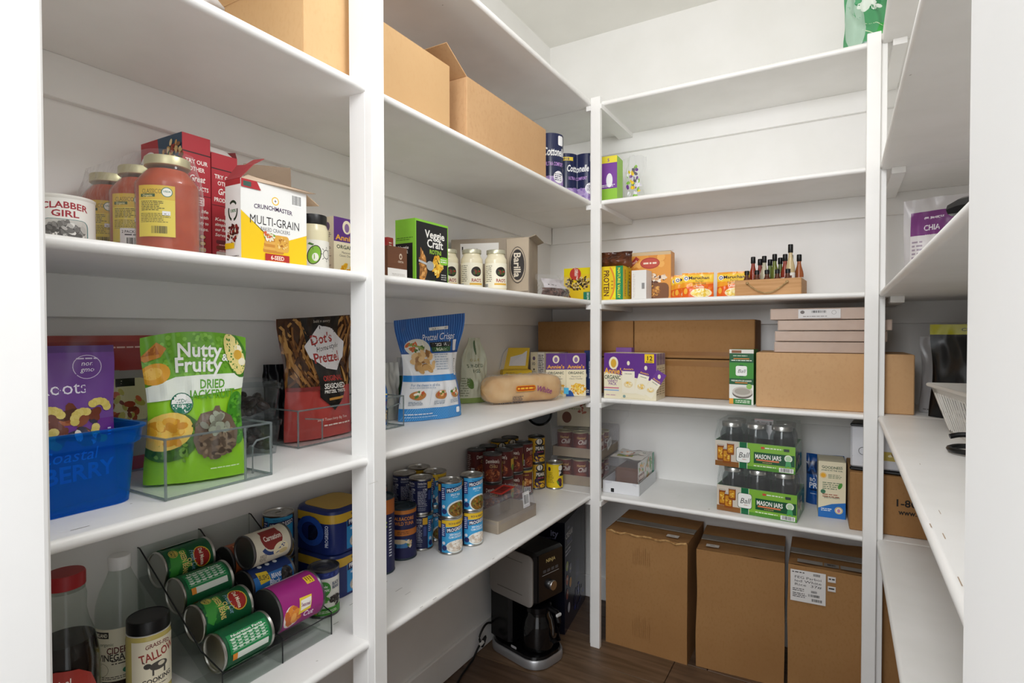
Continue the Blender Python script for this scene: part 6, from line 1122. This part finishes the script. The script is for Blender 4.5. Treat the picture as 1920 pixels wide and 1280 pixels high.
def mason_pack(label, z, dx, rz, nm):
    t = mason(label, z, dx, rz)
    for k, (x, y) in enumerate(mj_pos):
        p = rotz((x, y, 0), R_(rz)); j = thing('mason_jar', '%s glass mason jar in the %s wrapped pack' % (wn[k], nm), 'jar', (-.262+dx+p.x, 2.318+p.y, z+.0035), 0, 'glass mason jars in the wrapped packs')
        for n_, me in (('jar_body', jb_me), ('jar_lid', jl_me)): o = bpy.data.objects.new(n_, me); COL.objects.link(o); o.parent = j
mason_pack('lower shrink-wrapped mason jar pack with green printed tray', S0+.001, 0, -4, 'lower'); mason_pack('upper shrink-wrapped mason jar pack stacked on the other', S0+.1715, -.008, -3, 'upper')
P = Print(); P.rect(-.032, 0, .032, .05, '#e2dede'); P.ell(-.02, .036, .006, .006, '#1a1a1a'); P.text('E3585', .004, .036, .009, '#1a1a1a', w=.026); P.rect(.02, .03, .028, .042, '#1a1a1a'); P.line(-.032, .049, .032, .049, .0015, '#b03428')
tt = thing('label_card', 'white printed label card standing on the upper mason jar pack', 'label', (-.252, 2.319, S0+.1715+.100), -3); obj('card', MB().box(-.033, 0, 0, .033, .001, .075), tt, solid('#e2dede')); P.build(flat((0, -.0003, .024), (1, 0, 0), (0, 0, 1)), parent=tt)
# blue bag, cream box, brown box, worn white tin
P = Print(seed=2); w_, h_ = .13, .195; P.rect(-w_/2, 0, w_/2, h_, '#1a4f96'); P.rect(-w_/2, h_*.6, w_/2, h_*.85, '#16325f'); P.text('A', -.045, h_*.73, .03, '#2a5a9c'); P.text('BO', -.042, h_*.5, .014, '#e6eaf2', w=.022); P.text('PR', -.040, h_*.39, .022, '#e6eaf2', w=.03); P.rect(-.05, h_*.28, .02, h_*.32, '#0f2a54'); P.fine(-.05, h_*.2, .0, h_*.24, 1, '#9ab0d0')
pouch('protein_pouch', 'blue powder pouch standing behind the cream snack box', 'bag', w_, h_, .07, (-.052, 2.512, S0+.001), 0, solid('#16407e', .35), P, seed=24, crump=.003, waist=.02, full=.5)
w_, d_, h_ = .087, .12, .205; P = Print(seed=6); P.rect(-w_/2, 0, w_/2, h_, '#e9dfc0'); P.text('GOODNESS', 0, h_*.90, .010, '#3a5a44', w=.066, arc=-.002); P.text('STARTS IN THE SOIL', 0, h_*.845, .005, '#3a5a44', w=.068); P.ell(-.028, h_*.75, .008, .008, '#eeb02c'); P.ring(-.028, h_*.75, .009, .0105, '#eeb02c'); P.fine(-.012, h_*.7, .036, h_*.78, 3, '#7a8a6a'); P.fine(-.03, h_*.5, .03, h_*.64, 4, '#7a8a6a'); P.ell(.026, h_*.58, .006, .012, '#4f9a3c', rot=-.4); P.ell(-.028, h_*.46, .008, .008, '#3f7a5a'); P.fine(-.03, h_*.36, .036, h_*.43, 2, '#a85a44'); P.text('EARTH HAPPY', 0, h_*.36, .006, '#4a5a4a', w=.05); P.poly([(-w_/2, 0), (w_/2, 0), (w_/2, h_*.29), (.0, h_*.25), (-w_/2, h_*.16)], '#1f6fc0'); P.ell(.022, h_*.145, .013, .013, '#efe6d0'); P.ring(.022, h_*.145, .010, .012, '#c9a23a'); P.ell(.022, h_*.14, .005, .007, '#c98ab0'); P.fine(-.034, h_*.11, .002, h_*.17, 2, '#e6eef6', .5)
PR = Print(); PR.rect(-d_/2, 0, d_/2, h_, '#cfc6a8'); PR.rect(-d_/2, 0, d_/2, h_*.2, '#1f6fc0'); carton('snack_carton', 'cream snack carton with blue foot beside the mason jars', 'box', w_, d_, h_, (-.069, 2.338), S0, 4, '#ded4b6', {'front': P, 'right': PR})
b_ = shipping_box('brown shipping box with black printed phone number under the white tin', .36, .25, .198, (.028, 2.236), S0, 2, CARD_D, (), hollow=False)
P = Print(); P.text('E', .005, .150, .017, '#14100c'); P.text('1-80', -.052, .112, .024, '#14100c', w=.062, al='l'); P.text('www.b', -.040, .082, .018, '#14100c', w=.060, al='l'); P.build(face('front', .36, .25, .198), parent=b_, name='printed_text', m=MATTE)
wt_ = thing('white_tin', 'worn white tin with black rims standing on the brown shipping box', 'tin', (.165, 2.335, S0+.1995), -6); w_, d_, h_ = .255, .16, .163
obj('tin_body', MB().box(-w_/2, -d_/2, .012, w_/2, d_/2, h_-.008, .006), wt_, noise_mat('worn_white_enamel', '#d5d6da', '#c9cad0', 6, .4, 4, specks=('#17161a', 55, .70, .73)))
obj('tin_rim', MB().box(-w_/2-.002, -d_/2-.002, 0, w_/2+.002, d_/2+.002, .013, .004), wt_, mat('black_enamel', '#131416', .25)); obj('tin_rim', MB().box(-w_/2-.001, -d_/2-.001, h_-.010, w_/2+.001, d_/2+.001, h_, .003), wt_, mat('black_enamel', '#131416', .25))
P = Print(seed=8); P.text('YO', .0, .115, .018, '#1a1a1c', w=.035); P.text('ANS', .004, .090, .009, '#1a1a1c', w=.035); P.rect(-.04, .045, .11, .075, '#b9a44a'); P.blobs(.035, .06, .07, .010, 24, ['#8a6a2c', '#5a3a1c', '#d9cc8a', '#e6deb8'], .009); P.ring(-.09, .07, .012, .0135, '#2a2a2c', 20, 90, 270); P.build(face('front', w_, d_, h_), parent=wt_, name='printed_front')

# ------------------------------------------------------------ floor
def floor_box(label, w, d, h, fl, rz, seed, lean=0):
    """tall shipping carton, its top pressed and its walls a little bowed"""
    cx, cy = corner_centre(fl, w, d, rz); t = thing('shipping_carton', label, 'box', (cx, cy, .0008), rz, 'tall brown cartons on the floor')
    mb = MB(); n = 10
    def bow(p):
        k = noise.noise(Vector((p[0]*5+seed*3, p[1]*5, p[2]*5+seed)))
        out = Vector((p[0]/(w/2), p[1]/(d/2), 0)); mx = max(abs(out.x), abs(out.y)); nrm = Vector((math.copysign(1, out.x) if abs(out.x) >= mx-1e-6 else 0, math.copysign(1, out.y) if abs(out.y) >= mx-1e-6 else 0, 0))
        e = math.sin(math.pi*min(max(p[2]/h, 0), 1)); return Vector(p)+nrm*(.004*k*e)+Vector((0, lean*p[2], 0))
    c = [(-w/2, -d/2), (w/2, -d/2), (w/2, d/2), (-w/2, d/2)]
    for i in range(4):
        a, b = c[i], c[(i+1) % 4]; mb.grid(lambda u, v, a=a, b=b: bow((a[0]+(b[0]-a[0])*u, a[1]+(b[1]-a[1])*u, v*h)), n, 14)
    obj('carton_walls', mb, t, CARD_D, True)
    mb = MB(); mb.grid(lambda u, v: Vector(((u-.5)*w, (v*.5-.5)*d+lean*h, h+.001-.008*math.sin(v*1.57)+.004*noise.noise(Vector((u*5, v*4, seed))))), 10, 6); obj('top_flap', mb, t, CARD_D, True)
    mb = MB(); mb.grid(lambda u, v: Vector(((u-.5)*w, v*.5*d+lean*h, h-.007+.008*math.sin(v*1.57)+.004*noise.noise(Vector((u*5, v*4, seed+4))))), 10, 6); obj('top_flap', mb, t, CARD_D, True)
    obj('tape_strip', MB().box(-w/2+.002, -.026+lean*h, h-.002, w/2-.002, .026+lean*h, h+.0012), t, noise_mat('grey_tape', '#8f8a82', '#7a756c', 10, .3)); return t
f1 = floor_box('tall brown carton with crushed top edge nearest the slim post', .337, .30, .478, (-.850, 2.226), 0, 1)
f2 = floor_box('tall brown carton in the middle of the three floor cartons', .310, .30, .462, (-.482, 2.240), 4, 2)
f3 = floor_box('tall brown carton with a white shipping label on the floor', .335, .30, .478, (-.158, 2.224), 1.5, 3)
obj('crushed_edge', MB().tube([(-.165+.33*k/16, -.151+.004*math.sin(k*2.1), .474+.004*math.sin(k*1.7)) for k in range(17)], [.0035+.002*abs(math.sin(k*1.3)) for k in range(17)], 6), f1, noise_mat('torn_board', '#c09a66', '#8a6234', 60, .9), True)
def sticker(t, w, d, h, P, name, wrap): P.build(wrap, parent=t, name=name, m=MATTE, base=.002)
for t, x in ((f1, .10), (f2, -.10)):
    P = Print(); P.rect(-.024, -.014, .024, .014, '#c9c4bc'); P.fine(-.01, -.004, .012, .004, 1, '#6a655e'); h = .478 if t is f1 else .462; P.build(flat((x, -.105, h+.0005), (1, 0, 0), (0, 1, 0)), parent=t, name='small_sticker', m=MATTE, base=.005)
for z0, ln in ((.36, .08), (.06, .10)):
    P = Print(seed=3)
    for k in range(9): P.rect(-.05+k*.0085, 0, -.0485+k*.0085, ln*(.6+.4*((k*37) % 7)/7), '#8f6538')
    P.build(flat((0, -.1545, z0), (1, 0, 0), (0, 0, 1)), parent=f1, name='printed_ink', m=MATTE, base=.001)
P = Print(seed=4); P.rect(-.055, 0, .055, .112, '#d9d6d3'); P.fine(-.05, .100, -.008, .108, 1, '#4a4644'); P.bars(.015, .096, .04, .107, bgc='#d9d6d3')
for k, s_ in enumerate(('FEG Parboi', 'led White', 'Rice  37#')): P.text(s_, .0, .087-k*.013, .009, '#2c2a2a', w=.085, bold=0)
P.fine(-.048, .036, -.01, .048, 2, '#4a4644'); P.fine(-.048, .014, -.004, .032, 3, '#4a4644'); P.bars(.008, .036, .03, .046, bgc='#d9d6d3'); P.bars(-.002, .022, .04, .033, bgc='#d9d6d3'); P.bars(.008, .006, .048, .018, bgc='#d9d6d3'); P.build(flat((-.105, -.1545, .352), (1, 0, .02), (0, 0, 1)), parent=f3, name='shipping_label', m=MATTE, base=.001)
P = Print(); P.rect(-.012, 0, .012, .020, '#cfcbc8'); P.rect(-.012, -.032, .012, -.014, '#cfcbc8'); P.fine(-.009, .007, .009, .015, 1, '#2c2a2a', .6, False); P.fine(-.009, -.026, .009, -.018, 1, '#2c2a2a', .6, False); P.build(flat((-.032, -.1545, .44), (1, 0, .02), (0, 0, 1)), parent=f3, name='small_sticker', m=MATTE, base=.001)
P = Print(seed=6); P.rect(-.14, -.02, -.06, .012, '#8a857e'); P.rect(-.055, -.02, -.01, .012, '#7a756e'); P.rect(-.005, -.02, .08, .012, '#86817a'); P.bars(-.048, -.014, -.018, .008, bgc='#7a756e'); P.build(flat((.0, -.11, .4785), (1, 0, 0), (0, 1, 0)), parent=f3, name='tape_label', m=MATTE, base=.005)
# coffee maker
cm = thing('coffee_maker', 'black and silver drip coffee maker on the floor under the left shelf', 'coffee maker', (-1.106, 2.000, .0005), 75.5)
SIL = mat('brushed_silver', '#a2a2a4', .38, .7); BLK = mat('black_gloss_plastic', '#08080a', .22); GREYP = mat('grey_tank', '#8c8782', .4)
obj('base', rr_loft([(.190, .280, .07, 0), (.202, .292, .075, .004), (.202, .292, .075, .030), (.192, .282, .07, .036)], 8), cm, SIL, True); obj('base_pad', rr_loft([(.186, .276, .068, .036), (.180, .27, .066, .046)], 8), cm, BLK, True)
obj('rear_tower', MB().box(-.088, .01, .046, .088, .135, .27, .014), cm, BLK); obj('brew_head', MB().box(-.088, -.125, .250, .090, .136, .455, .014), cm, BLK)
tk = rr_loft([(.236, .195, .022, 0), (.240, .199, .024, .003), (.240, .199, .024, .008), (.228, .187, .02, .012)], 5); tk.v = [(-.0885-z, y*1.0*.0+x, .345+y) for x, y, z in tk.v]; tk.f = [tuple(reversed(f)) for f in tk.f]
obj('water_tank', tk, cm, GREYP, True)
for z in (.285, .412): obj('tank_groove', MB().tube([(-.1007, -.07, z), (-.1007, .07, z)], .0014, 5), cm, mat('grey_groove', '#5c5854', .5), True)
obj('control_panel', MB().box(-.07, -.1285, .262, .07, -.1252, .448, .001), cm, mat('panel', '#141416', .2)); obj('dial', MB().lathe([(.020, 0), (.020, .014), (.018, .017), (.001, .017)], 24, Matrix.Translation((.0, -.1285, .315)) @ Matrix.Rotation(R_(90), 4, 'X')), cm, mat('steel', '#b0b0b0', .25, 1), True)
P = Print(); P.text('NINJA', .0, .415, .014, '#c9b578', w=.055); P.line(-.05, .362, .05, .362, .002, '#a8a8a8')
for k in range(4): P.rrect(-.045+k*.024, .370, -.027+k*.024, .382, .002, '#4a4a4c')
P.build(flat((0, -.1288, 0), (1, 0, 0), (0, 0, 1)), parent=cm, name='printed_panel')
T_ = Matrix.Translation((.0, -.062, 0))
obj('carafe', MB().lathe([(.050, .047), (.064, .052), (.068, .07), (.066, .13), (.058, .165), (.05, .18), (.05, .195)], 32, T_), cm, mat('dark_glass', '#0c0c0d', .06, coat=.5), True)
obj('carafe_lid', MB().lathe([(.051, .195), (.054, .198), (.054, .218), (.044, .224), (.001, .224)], 28, T_), cm, BLK, True); obj('carafe_handle', MB().tube([(.01, -.112, .212), (.014, -.148, .205), (.016, -.156, .17), (.016, -.154, .10), (.012, -.132, .085)], .011, 8), cm, BLK, True)
obj('lid_badge', MB().box(-.006, -.168, .196, .022, -.158, .208, .003), cm, solid('#b9b9b9')); P = Print(); P.rrect(-.0, .052, .03, .062, .003, '#a0a0a2'); P.build(flat((-.0925, .0, 0), (0, -1, 0), (0, 0, 1)), parent=cm, name='printed_badge')
cd = [(-1.248, 2.010, .05), (-1.246, 1.95, .10), (-1.248, 1.905, .112), (-1.25, 1.865, .08), (-1.246, 1.88, .035), (-1.247, 1.905, .065), (-1.252, 1.86, .04), (-1.252, 1.82, .012), (-1.245, 1.77, .006), (-1.235, 1.72, .006), (-1.22, 1.66, .006), (-1.23, 1.60, .006)]
def smooth(pts, n=6):
    P_ = [Vector(p) for p in pts]; out = []
    for i in range(len(P_)-1):
        p0, p1, p2, p3 = P_[max(i-1, 0)], P_[i], P_[i+1], P_[min(i+2, len(P_)-1)]
        for k in range(n):
            t = k/n; out.append(.5*((2*p1)+(-p0+p2)*t+(2*p0-5*p1+4*p2-p3)*t*t+(-p0+3*p1-3*p2+p3)*t**3))
    return out+[P_[-1]]
IM = (Matrix.Translation((-1.106, 2.000, .0005)) @ Matrix.Rotation(R_(75.5), 4, 'Z')).inverted()
def loc_(mb): mb.v = [tuple(IM @ Vector(v)) for v in mb.v]; return mb
pc = obj('power_cord', loc_(MB().tube(smooth(cd), .0042, 8)), cm, mat('black_rubber', '#0a0a0a', .6), True); obj('cord_tie', loc_(MB().tube([(-1.243, 1.88, .056), (-1.244, 1.862, .052)], .007, 8)), pc, solid('#cfcdc8'), True)
obj('plug', loc_(MB().box(-1.242, 1.56, .0005, -1.218, 1.602, .0225, .004)), pc, mat('black_rubber', '#0a0a0a', .6))
# navy appliance carton
w_, d_, h_ = .205, .345, .485; cxp, cyp = corner_centre((-1.022, 2.185), w_, d_, 8.6, 'fr')
cx_ = thing('appliance_carton', 'tall navy and black appliance carton with food pictures on the floor in the corner', 'box', (cxp, cyp, .0006), 8.6)
obj('carton_body', MB().box(-w_/2, -d_/2, 0, w_/2, d_/2, h_, .001), cx_, solid('#0f1020', .3))
P = Print(seed=4); P.rect(-w_/2, 0, w_/2, h_, '#11121f'); P.text('ity', .055, h_*.90, .026, '#8a8ca8', w=.035); P.fine(-.05, h_*.84, .07, h_*.86, 1, '#5a5c76'); P.build(face('front', w_, d_, h_), parent=cx_, m=GLOSS, name='printed_front')
P = Print(seed=5); D2 = d_/2; P.rect(-D2, 0, D2, h_, '#171a36'); P.text('ninja', -.115, h_*.93, .013, '#a0a2bc', w=.035, shear=.2); P.text('CREAMI', -.105, h_*.865, .026, '#ffffff', w=.108); P.text('DELUXE', -.10, h_*.80, .016, '#8c8eb6', w=.07); P.rect(-.16, h_*.765, -.055, h_*.769, '#e0e2ee'); P.fine(-.16, h_*.68, -.065, h_*.745, 2, '#e0e2ee')
P.rect(-.02, h_*.30, .085, h_*.95, '#0b0b14'); P.rrect(.0, h_*.55, .07, h_*.88, .008, '#20223c'); P.rrect(.005, h_*.33, .065, h_*.52, .008, '#343866'); P.rrect(.10, h_*.6, .15, h_*.92, .006, '#10101e')
for x, y, c_ in ((-.135, .585, '#c9d86a'), (-.085, .53, '#9a9aaa'), (-.135, .46, '#d07a60'), (-.085, .40, '#f0b04c'), (-.135, .33, '#a05a4c'), (-.11, .19, '#e0e0e8')): P.ell(x, h_*y, .021, .026, '#4a4c6a'); P.ell(x, h_*y, .018, .022, c_); P.blobs(x, h_*y, .010, .012, 6, ['#d9d0b0', c_], .006)
P.blobs(.05, h_*.17, .08, .05, 24, ['#2c3470', '#3f4a9c', '#1c2250'], .018); P.build(face('right', w_, d_, h_), parent=cx_, m=GLOSS, name='printed_side')

# ------------------------------------------------------------ right wall
P = Print(seed=7); w_, h_ = .22, .31; P.rect(-w_/2, 0, w_/2, h_, '#cfcccd'); P.rect(-w_/2+.02, h_*.1, w_/2, h_*.86, '#e4dfe0'); P.rect(-w_/2+.02, h_*.60, w_/2, h_*.86, '#7d3f80'); P.fine(-.05, h_*.77, .01, h_*.81, 1, '#e8dfe8'); P.text('ORGANIC', -.03, h_*.785, .008, '#efe6ef', w=.045); P.text('CHIA', -.03, h_*.68, .019, '#f2ecf2', w=.045); P.rect(.01, h_*.18, .09, h_*.58, '#cfcdd2'); P.line(-.02, h_*.12, -.014, h_*.52, .012, '#1c1b20'); P.line(.018, h_*.15, .02, h_*.60, .010, '#26252b'); P.fine(-.085, h_*.3, -.05, h_*.55, 6, '#a89aa8'); P.ell(-.06, h_*.18, .012, .010, '#5a8a6a'); P.ell(-.06, h_*.18, .009, .007, '#e4dfe0')
pouch('chia_bag', 'white and purple organic seed bag on the third right shelf', 'bag', w_, h_, .07, (.285, 2.30, S2+.001), -14, solid('#c9c7c8', .35), P, seed=26, crump=.006, waist=.03)
hq = ony(1794, 386, .90); hd = thing('black_pan', 'black pan with its handle end showing at the door jamb on the third right shelf', 'pan', (hq.x+.006, .90, S2+.001), 0); obj('pan_bowl', MB().lathe([(.001, -.0), (.075, -.0), (.09, .02), (.095, .04), (.092, .04), (.087, .022), (.073, .004), (.001, .004)], 32, Matrix.Translation((.19, -.16, -.0))), hd, BLACK, True); obj('handle', MB().tube([(.13, -.10, .034), (.06, -.05, .030), (.0, .0, .026), (-.010, .012, .025)], [.009, .010, .012, .008], 8), hd, BLACK, True)
# pouches beyond the brown box
P = Print(seed=8); w_, h_ = .13, .255; P.rect(-w_/2, 0, w_/2, h_, '#a8a6a6'); P.ell(.0, h_*.28, .030, .026, '#8f8a84'); P.text('M', 0, h_*.28, .016, '#c9c6c2'); P.fine(-.03, h_*.13, .045, h_*.19, 3, '#5a5856'); P.fine(-.05, h_*.03, .05, h_*.06, 1, '#6a6866')
pouch('grey_pouch', 'pale grey pouch standing between the tan box and the black pouch', 'bag', w_, h_, .05, (.290, 2.325, S1+.001), -20, solid('#b0aeae', .35), P, seed=27, crump=.004, waist=.12, lean=.03)
P = Print(seed=9); w_, h_ = .25, .295; P.rect(-w_/2, 0, w_/2, h_, '#0f0f11'); P.rect(-w_/2, h_*.89, w_/2, h_, '#b5b21c'); P.text('CLEAN PROTEIN', .02, h_*.945, .010, '#2a2a14', w=.13); P.rect(.055, h_*.45, w_/2, h_*.58, '#b5b21c'); P.rect(.06, h_*.62, w_/2, h_*.72, '#b5b21c'); P.fine(-.06, h_*.3, .02, h_*.4, 3, '#3a3a3c')
pouch('protein_pouch', 'black powder pouch with yellow-green top on the second right shelf', 'bag', w_, h_, .08, (.365, 2.205, S1+.001), -14, solid('#0f0f11', .28), P, seed=28, crump=.005, waist=.08, lean=.03)
# white lattice basket
bk = thing('white_basket', 'white plastic basket with slotted sides on the second right shelf', 'basket', (.365, 1.80, S1+.001), 8); BW = mat('basket_white', '#d9d6d0', .4)
W0, D0, W1, D1, Hh = .19, .24, .26, .31, .125
def bpt(side, u, v):
    k = v; w = (W0+(W1-W0)*k)/2; d = (D0+(D1-D0)*k)/2
    return {'f': Vector((-w+2*w*u, -d, v*Hh)), 'b': Vector((w-2*w*u, d, v*Hh)), 'l': Vector((-w, d-2*d*u, v*Hh)), 'r': Vector((w, -d+2*d*u, v*Hh))}[side]
for sd in 'fblr':
    for k in range(15):
        u = (k+.5)/15
        for v0, v1 in ((.06, .36), (.40, .80)): pass
        a, b = bpt(sd, (k)/15, .06), bpt(sd, (k)/15, .84); 
        if k: obj('slat', MB().tube([a, b], .0022 if sd in 'fl' else .0022, 5), bk, BW)
    for v0, v1, nm_ in ((.80, 1.0, 'upper_band'), (.0, .08, 'lower_band'), (.40, .46, 'middle_band')):
        q = [bpt(sd, 0, v0), bpt(sd, 1, v0), bpt(sd, 1, v1), bpt(sd, 0, v1)]; obj(nm_, MB().slab(q, -.0025), bk, BW)
    for u in (0,): obj('corner_post', MB().slab([bpt(sd, 0, 0), bpt(sd, .14, 0), bpt(sd, .14, 1), bpt(sd, 0, 1)], -.003), bk, BW)
obj('rim', MB().tube([(-W1/2-.004, -D1/2-.004, Hh), (W1/2+.004, -D1/2-.004, Hh), (W1/2+.004, D1/2+.004, Hh), (-W1/2-.004, D1/2+.004, Hh)], .0055, 8, True), bk, BW, True); obj('bottom', MB().box(-W0/2, -D0/2, 0, W0/2, D0/2, .003), bk, BW)
P = None; tag(obj('cloth_bag', MB().grid(lambda a, b: Vector((.365+.085*math.cos(a*6.283)*math.sin(b*3.14), 1.80+.11*math.sin(a*6.283)*math.sin(b*3.14), S1+.072+.066*-math.cos(b*3.14)+.006*noise.noise(Vector((a*9, b*7, 1))))), 24, 14), None, solid('#d4d2ce', .7), True), 'white bundled bag lying in the slotted basket', 'bag')
tg = thing('tongs', 'black kitchen tool with looped handle lying on the second right shelf', 'utensil', (.275, 1.515, S1+.001), 0)
obj('loop_handle', MB().tube(smooth([(-.01, .03, .008), (-.05, .05, .008), (-.062, .085, .008), (-.04, .11, .010), (.0, .105, .012), (.05, .09, .012)], 4), .006, 8), tg, BLACK, True); obj('upper_handle', MB().tube(smooth([(-.055, .128, .028), (-.03, .130, .034), (.02, .118, .034), (.07, .095, .02)], 4), .006, 8), tg, BLACK, True); obj('joint', MB().lathe([(.012, 0), (.014, .002), (.014, .028), (.012, .03)], 16, Matrix.Translation((.06, .095, 0))), tg, BLACK, True)

# chipped paint along the shelf edges
wr_ = random.Random(3)
def chips(z, pts, along, col):
    P = Print(seed=2)
    for px, py in pts:
        q = onz(px, py, z); l = wr_.uniform(.006, .03); wd = wr_.uniform(.0008, .0018)
        if along == 'y': P.rect(q.x-wd/2, q.y-l/2, q.x+wd/2, q.y+l/2, col)
        else: P.rect(q.x-l/2, q.y-wd/2, q.x+l/2, q.y+wd/2, col)
    P.build(flat((0, 0, z), (1, 0, 0), (0, 1, 0)), parent=un_l, name='paint_chips', m=MATTE, base=.0003)
chips(S0, [(790, 1138), (815, 1122), (845, 1100), (880, 1080), (925, 1047), (960, 1028), (748, 1105), (765, 1112), (720, 1108)], 'y', '#8f8a82')
chips(S1, [(1745, 985), (1762, 960), (1770, 1005), (1725, 870), (1800, 1090)], 'y', '#b09a84')
chips(S1, [(150, 990), (700, 905)], 'y', '#9a958d'); chips(S0, [(630, 1168), (660, 1132)], 'y', '#9a958d'); chips(S0, [(1275, 952)], 'x', '#b5763c')
